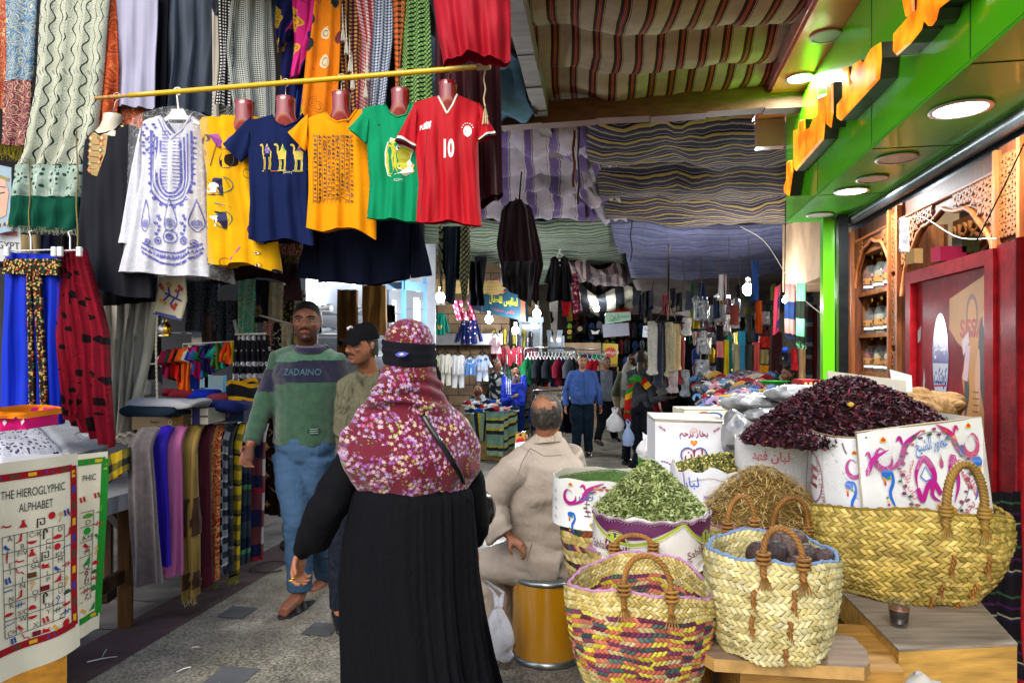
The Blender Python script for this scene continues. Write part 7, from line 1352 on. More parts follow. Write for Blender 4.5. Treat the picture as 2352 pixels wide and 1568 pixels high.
m=MB(); dr=Draw(m,S,'screen',.0005); dr.rect(.06,.05,.94,.95,'C8C8D4'); dr.rect(.06,.42,.94,.95,'8A6A30'); dr.poly([(.1,.42),(.9,.42),(.85,.58),(.6,.68),(.4,.68),(.15,.58)],'8A1014'); dr.ell(.5,.74,.12,.12,'8A5A40'); dr.ell(.5,.83,.13,.07,'1A1414'); dr.rect(.2,.2,.3,.23,'2A2A3A'); link('phone_screen',m,o2)
m=MB().mat('film'); m.mats=['film']; c=W(1150,1440,3.45);
def bagm(c,rx,ry,rz,mat,col,seed=0,knot=None):
 m=MB().mat(mat,col); m.sph(c,(rx,ry,rz),44,30,lambda p:c+Vector(((p-c).x*(1.12-.5*((p-c).z/rz+.55)**2 if(p-c).z>-.55*rz else 1.12)*(1.25 if(p-c).z<-.6*rz else 1),(p-c).y*.8*(1-.35*max(0,(p-c).z/rz)),max((p-c).z,-.86*rz)))*(1+.10*mn.noise((p*9)+Vector((seed,0,0)))-.30*abs(mn.noise(Vector((p.x*16,p.y*16,p.z*7+seed))))));
 if knot:
  t=c+Vector((0,0,rz));
  for s in(-1,1):m.tube([t-Vector((0,0,rz*.25)),t+Vector((s*rx*.3,0,.02)),knot],[rx*.3,rx*.1,.006],8,.5)
 return m
n=NT('bag_white',.35,spec=.4); n.color((.62,.62,.66)); n.b.inputs['Transmission Weight'].default_value=.0; n.b.inputs['Alpha'].default_value=.82; v=n.co('Object'); n.bump(n.noise(v,30,3),.7,.01)
n=NT('bag_blue',.35,spec=.4); n.color((.28,.38,.62)); n.b.inputs['Alpha'].default_value=.85; v=n.co('Object'); n.bump(n.noise(v,30,3),.7,.01)
tag(link('plastic_bag',bagm(W(1145,1450,3.3),.075,.07,.17,'bag_white',None,2,W(1110,1330,3.3))),'translucent white shopping bag standing between the black abaya and the drum','bag')
def P_(label,px,d,H,yaw,**k):
 ov=k.pop('over',{}); J=joints(px,d,H,yaw,over=ov); return(J,)+person(label,J,vox=k.pop('vox',.013),**k)
J,o,L=P_('person in a blue button shirt and dark jeans walking with hands down',1338,11.4,1.70,0,skin='A07256',hd=(.05,0,0),top=dict(col='3A548E',w=1.12,sl=1.05,fold=wrinkle(.012)),trou=dict(col='10202E',w=1.15,belt=1),hair='0E0C0C',belly=.07,beard=('3A2A22',.3))
m=MB().mat('cloth','1E3266'); m.tube([J['neck']+Vector((0,-.18,-.05)),J['chest']+Vector((0,-.235,0)),J['waist']+Vector((0,-.27,0))],.006,5); link('button_placket',m,o)
J,o,L=P_('person in a grey shirt and open navy jacket walking behind the blue shirt',1392,12.6,1.70,.3,skin='6A4632',hd=(.35,.1,0),top=dict(col='5A5E66',w=1.15,sl=1.2,fold=wrinkle(.012),cf=lambda p,a=1392:hx('0E1220')if(1176+p.x/p.y*F>1407 or 1176+p.x/p.y*F<1379)else hx('50545C')),trou=dict(col='0A0C12',w=1.1),hair='3A3430',belly=.06,over=dict(anL=(1412,1002,12.9),anR=(1372,1010,12.4)))
o2=tag(link('plastic_bag',bagm(W(1413,968,9.6),.13,.10,.17,'bag_white',None,4,W(1412,935,9.6))),'pale grey shopping bag swinging by the grey shirt','bag')
J,o,L=P_('person in a pale knitted hood and olive sleeves, half hidden behind the striped scarf',1452,10.3,1.68,2.4,skin='8A5A40',hd=(-2.2,0,0),eyes=False,top=dict(col='3A3E2A',w=1.15,sl=1.25,mat='knit',cf=lambda p:hx('7E7E76')if p.z>.98 and 1176+p.x/p.y*F>1428 else(hx('8A7A5A')if p.z<.87 and 1176+p.x/p.y*F<1436 else hx('34381F')),over=None),trou=dict(col='14161E'),hair='0E0C0C');
m=MB(); m.sph(J['head']+Vector((-.03,.03,-.17)),(.13,.13,.17)); fuse(m,.015,'knit','8A8A82','hood',o)
J,o,L=P_('person in a grey sweatshirt with red, yellow and green scarf, palm held out',1474,9.75,1.72,2.3,skin='3E2A20',hd=(1.9,.12,0),shoe='w',top=dict(col='3A3E44',w=1.05,sl=1.1,fold=wrinkle(.012)),trou=dict(col='12161E',w=1.05,fold=wrinkle(.014,(9,9,9),2)),hair='0C0A0A',over=dict(elR=(1500,920,9.5),wrR=(1528,912,9.3),elL=(1462,920,9.7),wrL=(1516,898,9.5),anR=(1452,1075,9.9),anL=(1468,1080,9.9)),hn={'R':((1,0,-.1),(0,0,1),.25),'L':((1,-.2,.2),(0,-.3,1),.8)})
fab('rasta',stripes(1,.30,[(0,'A81818'),(.3,'D8A020'),(.55,'2A7A2E'),(.8,'A81818')],.0),co='UV');
m=MB(); sheet(m,[(1447,884),(1438,900),(1434,948)],[(1462,870),(1452,905),(1448,950)],9.45,1,.02,.03,mat='rasta',seed=3); fringe(m,1435,945,1447,948,9.45,14,.12,.006,col='A01818'); m.mat('cloth','2A7A2E'); m.tube([W(1448,878,9.45),W(1460,868,9.5),W(1474,872,9.5)],.055,10,.5); m.mat('cloth','A81818'); m.tube([W(1474,872,9.5),W(1482,880,9.48)],.055,10,.5); m.mat('cloth','D8A020'); m.tube([W(1482,880,9.48),W(1490,890,9.46)],.05,10,.5); link('striped_scarf',m,o)
m=MB().mat('gloss','B0B4BC'); m.hexa([tuple(W(x,y,9.3)+Vector((0,k,0)))for k in(0,.012)for x,y in((1514,902),(1530,890),(1532,893),(1516,905))]); tag(link('mobile_phone',m),'pale phone in the hand of the person with the striped scarf','phone')
tag(link('plastic_bag',bagm(W(1443,1000,9.4),.085,.08,.17,'bag_blue',None,6,W(1440,962,9.4))),'small light blue carrier bag hanging beside the striped scarf wearer','bag')
J,o,L=P_('person in a long red dress and pink head scarf with a white strap',1512,10.9,1.62,2.9,skin='8A5A40',hd=(2.9,0,0),eyes=False,top=dict(col='9C0A22',w=1.15,sl=1.2,name='dress',fold=wrinkle(.012)),trou=dict(col='B8B4B0',w=1.2))
m=MB().mat('cloth','9C0A22'); c=J['hip']; m.loft([((c.x,c.y,c.z+.1),.2,.16),((c.x,c.y,c.z-.1),.25,.2),((c.x,c.y,c.z-.42),.29,.23)],40,fold=lambda k,t:1+.04*k*sin(9*t)); link('skirt',m,o); m=MB(); m.sph(J['head'],(.125,.135,.15)); m.sph(J['neck']+Vector((0,0,-.02)),(.13,.11,.12)); fuse(m,.012,'cloth','C07A88','head_scarf',o)
m=MB().mat('gloss','D8CCC4'); m.tube([W(1502,868,10.65),W(1510,905,10.6),W(1516,935,10.6),W(1520,945,10.7)],.016,6,.5); link('bag_strap',m,o)
J,o,L=P_('person in a full black robe bending over the sock stall',1565,10.6,1.58,1.9,skin='8A5A40',hd=(1.9,.3,0),eyes=False,top=dict(col='07070B',w=1.3,sl=1.5,name='robe',fold=wrinkle(.014)),trou=dict(col='07070B'),over=dict(head=(1562,885,10.6),elR=(1590,930,10.4),wrR=(1618,945,10.3)))
m=MB().mat('cloth','07070B'); c=J['hip']; m.loft([((c.x,c.y,c.z+.2),.22,.2),((c.x,c.y,c.z-.1),.3,.26),((c.x,c.y,J['f']+.02),.34,.30)],40,fold=lambda k,t:1+.04*k*sin(9*t)); link('skirt',m,o); m=MB(); m.sph(J['head'],(.13,.15,.16)); m.sph(J['neck']+Vector((0,0,-.03)),(.17,.15,.16)); fuse(m,.013,'cloth','08080C','head_scarf',o)
bluef=hx('0E30A8')
def cft(p):
 px=1176+p.x/p.y*F; py=808-(p.z-EYE)/p.y*F; u=px+.35*(py-880);
 return hx('C8CCE0')if(1162<px<1176 and 868<py<905 and int((px-1162)/2.4)%2==0)else bluef
J,o,L=P_('person with a white beard in a blue tracksuit jacket, hand against his cheek',1182,11.6,1.62,.1,skin='7E5642',hd=(.1,0,.05),bald=1,beard=('A8A4A0',.8),top=dict(col='0E30A8',w=1.15,sl=1.2,mat='drape_shiny',fold=wrinkle(.016),cf=cft),trou=dict(col='0C1C50'),over=dict(head=(1184,858,11.6),neck=(1183,888,11.65),elL=(1200,918,11.35),wrL=(1193,878,11.38),elR=(1160,925,11.5),wrR=(1178,912,11.3)),hn={'L':((-.1,0,1),(-1,0,0),.5)})
J,o,L=P_('person seated with both hands on his cheeks behind the shoe table',1097,12.3,1.60,0,skin='7A4E36',hd=(0,.0,.08),beard=('2A1C16',.6,1),hair='1C1614',top=dict(col='9AA0A8',w=1.2,sl=1.3,mat='knit',cf=lambda p:hx('16181E')if mn.noise(p*9)>.18 else hx('8E949C')),over=dict(head=(1096,892,12.3),neck=(1096,918,12.35),chest=(1097,940,12.4),waist=(1097,970,12.4),hip=(1097,1000,12.4),shL=(1117,928,12.4),shR=(1077,928,12.4),elL=(1112,948,12.0),elR=(1082,948,12.0),wrL=(1107,906,12.1),wrR=(1087,906,12.1)),hn={'L':((-.15,0,1),(-1,.2,0),.3),'R':((.15,0,1),(1,.2,0),.3)},feet=None)
J,o,L=P_('person in a mottled dark jacket smiling sideways beside the hanging baby clothes',1142,12.6,1.66,-.9,skin='6A4432',hd=(1.1,0,0),hair='100C0C',top=dict(col='2A2E30',w=1.1,cf=lambda p:hx('8A8E8C')if mn.noise(p*13)>.2 else hx('1A1E20')),trou=dict(col='14161C'))
J,o,L=P_('person with a dark beard in profile behind the sock stall',1815,7.2,1.42,-.9,skin='8A5E48',hd=(-1.35,0,0),hair='100C0C',beard=('120C0A',.85,1),top=dict(col='4A4440',w=1.2,cf=lambda p:hx('6A5E56')if mn.noise(p*30)>.1 else hx('38302E')),trou=dict(col='14161C'),over=dict(head=(1812,858,7.2),neck=(1824,888,7.25),shR=(1800,900,7.2),shL=(1850,900,7.3),chest=(1826,930,7.3)))
# ==========================================================
zs=EYE-(1050-808)/F*2.55
def hcloth(label,bl,br,tr_,tl,c0,c1,gl,full,seed):
 """printed cotton cloth; corners are world points"""
 Sq=quadS(bl,br,tr_,tl);
 def S(s,t,o=0):
  p=Sq(s,t,0); n_=(br-bl).cross(tl-bl).normalized(); return p+n_*(o+.010*sin(s*9+seed+t*1.5)*(1.2-t)+.006*sin(s*4+t*5))+Vector((0,0,.008*sin(s*7+seed)*(1-t)))
 m=MB().mat('cloth','CFC8B2'); n_=24; m.grid([[tuple(S(i/n_,j/30,0))for i in range(n_+1)]for j in range(31)]); m.grid([[tuple(S(i/n_,j/30,-.004))for i in range(n_+1)]for j in range(31)],flip=True)
 dr=Draw(m,S,'cloth',.0015); dr.asp=asp=(br-bl).length/(tl-bl).length
 for(x0,y0,x1,y1)in gl['b']:
  k=40; dr.line([(x0+(x1-x0)*i/k,y0+(y1-y0)*i/k)for i in range(k+1)],.034,c0,asp);
  L_=math.hypot((x1-x0)*asp,y1-y0); q=max(4,int(L_/.075));
  for i in range(q):u=(i+.5)/q; a=(x0+(x1-x0)*u,y0+(y1-y0)*u); du=.018/L_; dr.line([(a[0]-(x1-x0)*du,a[1]-(y1-y0)*du),(a[0]+(x1-x0)*du,a[1]+(y1-y0)*du)],.017,['C8A020','2A3A8A','4A4030' if c0!='1E7A28' else 'A83020'][i%3],asp)
 return m,dr,asp
def hg(dr,k,x,y,s,asp,c):
 sx=s/asp; P=lambda pts:dr.poly([(x+a*sx,y+b*s)for a,b in pts],c); Ln=lambda pts,w=.16:dr.line([(x+a*sx,y+b*s)for a,b in pts],w*s,c,asp)
 if k=='bird':P([(-.4,.1),(-.25,.35),(-.1,.3),(0,.1),(.35,-.25),(.4,-.35),(.1,-.2),(-.15,-.2),(-.3,0)]); Ln([(0,-.2),(0,-.5),(.15,-.5)],.07); Ln([(.12,-.2),(.12,-.45)],.07)
 elif k=='foot':P([(.1,.5),(.3,.5),(.25,-.3),(-.35,-.5),(-.4,-.4),(.0,-.2)])
 elif k=='bowl':P([(-.5,.2),(.5,.2),(.4,0),(.1,-.15),(-.15,-.15),(-.4,0)])
 elif k=='hook':Ln([(-.15,-.6),(-.15,.4),(0,.55),(.18,.4),(.18,.1)],.18)
 elif k=='hand':P([(-.5,0),(-.45,.15),(-.2,.2),(-.1,.3),(.15,.3),(.5,.15),(.5,-.1),(.2,-.22),(-.3,-.2)])
 elif k=='leaf':P([(-.1,-.6),(.02,-.6),(.1,.5),(0,.6),(-.14,.3)])
 elif k=='snake':Ln([(-.5,0),(-.3,.15),(-.1,.0),(.1,-.05),(.5,.02)])
 elif k=='stand':P([(-.2,.4),(.2,.4),(.1,.2),(.18,0),(.42,-.4),(-.42,-.4),(-.18,0),(-.1,.2)])
 elif k=='maze':Ln([(-.3,-.5),(-.3,.45),(.35,.45),(.35,-.2),(0,-.2),(0,.15)],.15)
 elif k=='disc':dr.ell(x,y,.36*sx,.40*s,c,16)
 elif k=='two':Ln([(-.25,.35),(-.1,-.35)],.22); Ln([(.12,.4),(.3,-.3)],.22)
 elif k=='cobra':Ln([(-.45,.3),(-.35,.4),(-.25,.1),(-.1,-.15),(.25,-.1),(.45,-.4)],.13)
 elif k=='pool':P([(-.45,-.3),(.45,-.3),(.45,.3),(-.45,.3)])
 elif k=='lion':P([(-.5,-.25),(-.3,-.2),(-.35,.15),(-.2,.35),(-.05,.15),(.25,.15),(.45,.3),(.35,0),(.5,-.3)])
 elif k=='water':Ln([(-.5,0)]+[(-.5+i/8,.12*(i%2))for i in range(1,9)],.12)
 elif k=='mouth':P([(-.6,0),(-.2,.2),(.2,.2),(.6,0),(.2,-.18),(-.2,-.18)])
 elif k=='hill':P([(.4,.5),(.4,-.45),(-.45,-.45),(-.05,-.15)])
 elif k=='half':P([(.42*cos(PI*i/8),-.2+.5*sin(PI*i/8))for i in range(9)])
 elif k=='knot':Ln([(-.55,0),(.55,0)],.12); Ln([(-.2,-.3),(-.1,.3)],.1); Ln([(.1,-.3),(.2,.3)],.1)
 elif k=='rope':Ln([(-.1,-.6),(.05,-.1),(.2,.2),(.05,.5),(-.15,.3),(0,.1)],.12)
 elif k=='cow':Ln([(-.6,-.1),(-.2,.1),(0,0),(.6,.15)],.09)
def frm(px,py,d):return W(px,py,d)
R_,B_,K_,Y_='A81C24','24448A','2A2A2A','C89A2A'
o=empty('hieroglyph_cloth',W(90,1500,2.4),'cream cotton cloth printed The Hieroglyphic Alphabet with a red border','printed cloth')
bl,br,tr_,tl=W(-70,1600,2.32),W(184,1484,2.66),W(178,1040,2.66),W(-70,1074,2.32)
m,dr,asp=hcloth('',bl,br,tr_,tl,'8A1620','',dict(b=[(.0,.93,.93,.93),(.945,.94,.945,.12),(.0,.13,.95,.13)]),1,0)
dr.text('THE HIEROGLYPHIC',.56,.845,.042,K_,asp,wid=.58); dr.text('ALPHABET',.58,.775,.042,K_,asp,wid=.30)
for x,y,k,c in((.32,.70,'snake',R_),(.47,.70,'stand',R_),(.62,.69,'maze',K_),(.72,.715,'disc',R_),(.80,.70,'rope',Y_),(.865,.71,'two',B_),(.905,.70,'cobra',R_),(.885,.61,'foot',R_),(.88,.54,'cow',B_),(.87,.45,'knot',R_),(.86,.37,'rope',Y_),(.87,.31,'half','3A4A34'),(.86,.25,'bowl',R_),(.86,.215,'knot',B_),(.85,.16,'disc',R_)):hg(dr,k,x,y,.045,asp,c)
X0,X1,Y0,Y1=.28,.84,.19,.655;
for i in range(6):dr.line([(X0+(X1-X0)*i/5,Y0),(X0+(X1-X0)*i/5,Y1)],.0035,'4A4640',asp)
for j in range(7):dr.line([(X0,Y0+(Y1-Y0)*j/6),(X1,Y0+(Y1-Y0)*j/6)],.0035,'4A4640',asp)
cells=[('A','bird',B_),('B','foot',R_),('C/K','bowl',R_),('C','hook',K_),('D','hand',R_),('E','leaf',R_),('F/V','snake',R_),('G','stand',R_),('H','maze',K_),('KH','disc',R_),('I','two',B_),('J','cobra',R_),('SH','pool','5A3A20'),('L','lion',R_),('M','bird',B_),('N','water',B_),('N','foot',R_),('O','rope',Y_),('P','pool','6A1A1A'),('Q','hill',R_),('R','mouth',R_),('S/C','knot',B_),('T','half',R_),('TH','hook',K_),('U','rope',B_),('CH','cow',B_),('W','bird',R_),('X','bowl',R_),('Y','two',R_),('Z','knot','3A4A34')]
for q,(t_,k,c)in enumerate(cells):
 i,j=q%5,q//5; x=X0+(X1-X0)*(i+.5)/5; y=Y1-(Y1-Y0)*(j+.5)/6; up=(q*7)%2; hg(dr,k,x-.012,y+(.016 if up else-.014),.042,asp,c); dr.text(t_,x+.015,y-(.024 if up else-.022),.024,'3A3834',asp)
for x,k,c in((.36,'two',B_),(.48,'cobra',R_),(.58,'pool','6A1A2A'),(.66,'lion',R_),(.75,'bird',Y_),(.84,'hill',R_)):hg(dr,k,x,.165-.0*x,.040,asp,c)
link('printed_cloth',m,o)
o=empty('hieroglyph_cloth',W(210,1450,2.7),'second hieroglyph cloth with a green border, partly hidden behind the red bordered one','printed cloth')
bl,br,tr_,tl=W(100,1490,2.72),W(232,1446,2.90),W(247,1036,2.90),W(100,1052,2.72); m,dr,asp=hcloth('',bl,br,tr_,tl,'1E7A28','',dict(b=[(.1,.955,.96,.955),(.955,.96,.965,.09),(.1,.09,.97,.09)]),0,2)
dr.text('PHIC',.70,.865,.035,K_,asp,wid=.22)
for x,y,k,c in((.60,.75,'two',R_),(.84,.76,'two',R_),(.92,.75,'cobra','2A7A30'),(.90,.68,'foot','4A8A2A'),(.89,.60,'knot',R_),(.89,.53,'bird','2A7A30'),(.88,.45,'rope',Y_),(.88,.38,'half',R_),(.87,.33,'half','3A5A24'),(.87,.295,'knot',R_),(.86,.24,'disc','2A7A30'),(.83,.14,'hill','2A7A30'),(.66,.14,'bird',Y_)):hg(dr,k,x,y,.042,asp,c)
for i,(t_,k,c)in enumerate((('D','hand','4A8A2A'),('KH','disc','1E8A2A'),('M','bird',R_),('Q','hill','1E8A2A'),('U','rope','8A1A3A'),('Z','knot',R_))):y=.64-.082*i; hg(dr,k,.70,y+.014,.05,asp,c); dr.text(t_,.71,y-.022,.028,'3A3834',asp); dr.line([(.58,y-.041),(.80,y-.041)],.0035,'4A4640',asp)
dr.line([(.80,.68),(.80,.19)],.0035,'4A4640',asp); dr.line([(.58,.68),(.80,.68)],.0035,'4A4640',asp); link('printed_cloth',m,o)
o=empty('wheeled_stand',W(60,1540,2.6),'yellow and purple wheeled stand under the hieroglyph cloths','stand'); q=[(-2.4,2.44),(-1.80,2.76),(-2.15,3.3),(-2.8,3.1)]
m=MB().mat('woodh','A06E1C'); m.hexa([(x,y,z)for z in(.115,.95)for x,y in q]); link('stand_body',m,o); m=MB().mat('paint','4A2E5E'); m.hexa([(x*1.005,y*.995,z)for z in(.06,.113)for x,y in q]); link('stand_base',m,o)
for x,y in((-1.83,2.80),(-2.35,2.52)):m=MB().mat('metal','9A9A96'); m.tube([(x-.02,y-.005,.035),(x+.02,y+.005,.035)],.030,16); m.mat('rubber','A02018'); m.tube([(x-.012,y-.003,.035),(x+.012,y+.003,.035)],.036,18); link('wheel',m,o)
zt=1.03
m=MB().mat('cloth','A0A2A8')
def pack(label,pts,z0,h,mat,col,seed,draw=None):
 c=[onz(a,b,z0)for a,b in pts]; m=MB().mat(mat,col); n_=16
 def S(s,t,o=0):p=[(c[0][k]*(1-s)+c[1][k]*s)*(1-t)+(c[3][k]*(1-s)+c[2][k]*s)*t for k in(0,1)]; e=min(1,8*min(s,1-s,t,1-t)+.25); return Vector((p[0],p[1],z0+h*e**.5+.008*mn.noise(Vector((p[0]*12,p[1]*12,seed)))+o))
 m.grid([[tuple(S(i/n_,j/n_))for i in range(n_+1)]for j in range(n_+1)],uv=[[(i/n_*.4,j/n_*.5)for i in range(n_+1)]for j in range(n_+1)]); m.grid([[tuple(Vector((*S(i/n_,j/n_)[:2],z0-.02)))for i in range(n_+1)]for j in range(n_+1)],flip=True)
 B=[(i/n_,0)for i in range(n_)]+[(1,i/n_)for i in range(n_)]+[(1-i/n_,1)for i in range(n_)]+[(0,1-i/n_)for i in range(n_)]; m.grid([[tuple(S(a,b))for a,b in B],[tuple(Vector((*S(a,b)[:2],z0-.02)))for a,b in B]],cv=True)
 if draw:draw(Draw(m,S,'cloth',.002))
 o=tag(link('folded_shirt',m),label,'folded shirt','shirts packed in plastic on the wheeled stand'); m=MB().mat('film'); m.grid([[tuple(S(i/n_,j/n_,.010+.006*mn.noise(Vector((i*.9,j*.9,seed)))))for i in range(n_+1)]for j in range(n_+1)]); tag(link('plastic_cover',m),label.replace('folded','clear wrap over the')[:90]if False else 'clear wrap over the '+label,'plastic cover'); return o
fab('glyph_print',motif(['C8CAD4','14143A','C8CAD4','2A2A5A','C8CAD4'],52,.5,'C8CAD4',.012,tint='14143A'))
pack('pale grey shirt printed with navy hieroglyphs',[(0,1060),(150,1050),(70,972),(-40,980)],.98,.05,'glyph_print',None,1)
pack('light grey folded shirt with a small collar tag',[(152,1062),(246,1036),(165,972),(78,972)],.98,.055,'cloth','8E9298',2,lambda dr:[dr.ring(.72,.25,.22,.12,.02,'6E727A',1),dr.rect(.70,.22,.78,.30,'D8D8D8'),dr.rect(.72,.24,.76,.28,'6A2A20'),dr.poly([(.25,.70),(.60,.72),(.66,.92),(.22,.92)],'2A4AA8')])
m=MB(); sheet(m,[(-30,942),(-30,990)],[(60,948),(66,985)],2.9,2,.01,.2,mat='cloth',col='C0186A',seed=5,top=lambda u:946,bulge=.04); m.mat('cloth','D87A14'); sheet(m,[(-30,938),(-30,956)],[(62,944),(64,960)],2.88,2,.006,.22,mat='cloth',col='D87A14',seed=6,bulge=.05,top=lambda u:938+8*u); tr=bvh(m); dr=Draw(m,hitS(tr,0,2352,1568,0,2.88),'cloth',.002)
for x in(20,50):PL([(x,962),(x+4,968),(x,976),(x-4,968)],'E8E4E0'); PL([(x,954),(x+3,959),(x,964),(x-3,959)],'5A1A6A')
LN([(-5,952),(62,958)],2,'1E7A3A'); tag(link('cloth_bag',m),'pink and orange cloth bag with small tassels on the wheeled stand','bag')
m=MB();
m.mat('cloth','C0C4C8'); m.hexa([tuple(W(x,y,4.3)+Vector((0,k,0)))for k in(0,.01)for x,y in((-20,600),(50,600),(46,520),(-20,510))]); S=quadS(W(-20,600,4.3),W(50,600,4.3),W(46,520,4.3),W(-20,510,4.3)); dr=Draw(m,S,'paint',.003); dr.text('EGYPT',.50,.42,.2,'2A2A30',.8,wid=.9); dr.rect(.1,.7,.9,.85,'C06A70'); tag(link('printed_bag',m),'white bag lettered in dark capitals behind the blue trousers','bag')
m=MB().mat('cloth','9AB0C0'); S=quadS(W(-20,540,4.25),W(26,530,4.25),W(26,385,4.25),W(-20,375,4.25)); m.hexa([tuple(S(a,b,o_))for o_ in(-.01,0)for a,b in((0,0),(1,0),(1,1),(0,1))]); dr=Draw(m,S,'paint',.003); dr.poly([(.3,.2),(.75,.25),(.85,.5),(.9,.6),(.7,.8),(.2,.8),(.1,.4)],'C8A088'); dr.line([(.4,.58),(.7,.6)],.02,'1A1A2A',.35); dr.line([(.1,.85),(.9,.8)],.05,'8A7A40',.35); dr.line([(.4,.68),(.75,.68)],.015,'2A3A6A',.35)
for k in range(6):dr.ell(.2+.12*k,.12,.05,.03,['2A3A8A','C8A840'][k%2],8)
tag(link('portrait_cloth',m),'cloth edge printed with an Egyptian profile head','cloth')
fab('mixed_back',motif(['14141C','2A2A3A','6A5A40','14141C','4A1A2A','C8C4B8'],7,.4,'14141A',.08))
for k,(x0,x1,lb)in enumerate(((40,90,'tan shirt edge'),(90,130,'dark navy shirt edge'),(130,180,'dark patterned shirt edge'),(180,235,'dark grey shirt edge'))):
 m=MB(); sheet(m,[(x0,540),(x0,700)],[(x1,540),(x1,700)],4.3,2,.03,.05,mat='cloth' if k!=2 else 'mixed_back',col=['8A7A5A','14182E','1A1A1A','2A2C34'][k],seed=70+k); tag(link('back_garment',m),lb+' in the gap between shawl and trousers','garment')
# ==========================================================
o=empty('wooden_table',W(400,1300,3.9),'dark wooden trestle table with a pale top edge under the folded clothes','table')
TA,TB=W(238,1135,3.45),W(640,1100,4.6); tz=.80
def tp_(px,d,z):p=W(px,808,d); return Vector((p.x,p.y,z))
m=MB().mat('paint','8E9094'); a,b=tp_(215,3.5,.78),tp_(620,5.2,.78); dv=Vector((-1.0,.35,0)); m.hexa([tuple(p+Vector((0,0,k)))for k in(-.09,.0)for p in(a,b,b+dv,a+dv)]); link('table_top',m,o)
for px,py,w in((288,1440,.07),(250,1330,.05),(330,1300,.05)):
 d=EYE*F/(py-808)if py>1310 else 4.6; p=tp_(px,d,0); m=MB().mat('wood','3A2412' if w<.07 else '5A3A18'); m.box((p.x,p.y,.345),(w,w,.69),.3,.008); link('leg',m,o)
m=MB().mat('woodh','3A2614'); d1=tp_(288,3.85,.30); m.beam(d1,tp_(200,3.5,.30),.03,.07); m.beam(tp_(240,3.85,.16),tp_(340,4.4,.16),.03,.06); m.beam(d1+Vector((0,0,.25)),tp_(230,4.7,.50),.03,.06); link('crossbar',m,o)
m=MB();
for k in range(3):pass
fab('sc_red',paisley('8E1414','C88A4A','C8A060',20)); fab('sc_gray',plaid(.09,'2A2E38','14161E','7A808A',.55,'A8ACB4')); fab('sc_dk',plaid(.10,'30343C','16181E','24262E',.5,'6A6E78')); fab('sc_yel',plaid(.10,'A88E1C','1C1E1E','5A5420',.42,'141414')); fab('sc_grn',plaid(.22,'1E4A34','0E1630','24303A',.5,'3A6A4A')); fab('sc_rb',plaid(.22,'6A6A72','14163A','3A2A3A',.5,'7A1A2A')); fab('sc_plc',plaid(.24,'8A8A8E','14183A','5A2A30',.5,'7A1A2A'))
fab('lv',motif(['24100E','24100E','9A7A4A','24100E'],9,.22,'24100E',.01))
HS=[('grey brown jogging trousers hung over the table edge, first of the row',(290,345),(302,372),1345,3.6,'knit','50484A'),('deep violet scarf between the grey trousers and the pink scarf',(334,378),(350,392),1305,3.75,'satin','2C14A0'),('pink scarf hanging to a pointed end',(372,412),(372,418),1325,3.85,'satin','A85A8A'),('khaki scarf with two dark brown bands and a pale fringe',(400,450),(420,452),1375,3.95,'satin','8A7038'),('dark maroon scarf behind the red paisley one',(446,478),(450,482),1352,4.1,'satin','4A0E1E'),('red and gold paisley scarf with olive fringe',(466,502),(470,500),1338,4.2,'sc_red',None),('grey and white checked scarf',(494,520),(500,518),1312,4.3,'sc_gray',None),('charcoal checked scarf with thin pale lines',(508,532),(508,534),1320,4.35,'sc_dk',None),('yellow and black checked scarf',(526,552),(522,548),1328,4.45,'sc_yel',None),('dark green and navy checked scarf',(546,574),(548,572),1298,4.6,'sc_grn',None),('grey, maroon and navy checked scarf ending the row',(570,608),(566,604),1290,4.7,'sc_plc',None)]
for k,(lb,t0,b0,yb,d,mt,col)in enumerate(HS):
 m=MB(); y0=985+int((t0[0]-290)*-.05)
 sheet(m,[(t0[0]+6,y0),(t0[0],y0+40),(b0[0],yb)],[(t0[1]-4,y0-4),(t0[1],y0+40),(b0[1],yb-6)],d,1.5,.016,.03,mat=mt,col=col,seed=80+k,bulge=.01,dz=lambda u,v:.10*(1-min(1,v*7))**2,drift=1.5,top=lambda u,y0=y0:y0+5*(2*u-1)**2)
 if k in(3,5,8):fringe(m,b0[0],yb-3,b0[1],yb-8,d,26,.05,.0016,col=['','','','A89860','','6A6A30','','','8A8420'][k])
 if k==3:
  for ya,yb_ in((1150,1235),(1320,1356)):sheet(m,[(412+(ya-1150)*.03,ya),(414+(yb_-1150)*.03,yb_)],[(453,ya-8),(453,yb_-6)],d-.016,1.5,.016,.04,mat='satin',col='3A2418',seed=83,drift=1.5)
 tag(link('hanging_scarf',m),lb,'scarf','scarves hanging from the table edge')
m=MB(); sheet(m,[(596,940),(600,1180)],[(640,945),(645,1185)],5.0,2,.015,.03,mat='cloth',col='1C0A0A',seed=95); tr=bvh(m); dr=Draw(m,hitS(tr,0,2352,1568,0,5.0),'cloth',.003)
for j in range(7):
 y=960+j*33; x=618+(8 if j%2 else-6)
 if j%2:LN([(x-8,y+8),(x+8,y-9)],2.2,'8A6A3A'); LN([(x-8,y-9),(x+2,y),(x+8,y+9)],2.2,'8A6A3A')
 else:PL([(x,y-10),(x+4,y-3),(x+10,y),(x+4,y+3),(x,y+10),(x-4,y+3),(x-10,y),(x-4,y-3)],'9A7A44')
tag(link('brown_scarf',m),'dark brown scarf with tan crossed letters and flowers, behind the green sweater','scarf')
m=MB().mat('hair','0A0A0E'); m.sph(W(665,1215,4.9),(.05,.05,.10),16,12,lambda p:p+Vector((.008*mn.noise(p*40),0,0))); m.sph(W(655,1252,4.85),.04,14,10); tag(link('fur_pompom',m),'black furry pompoms hanging near the blue jeans','pompom')
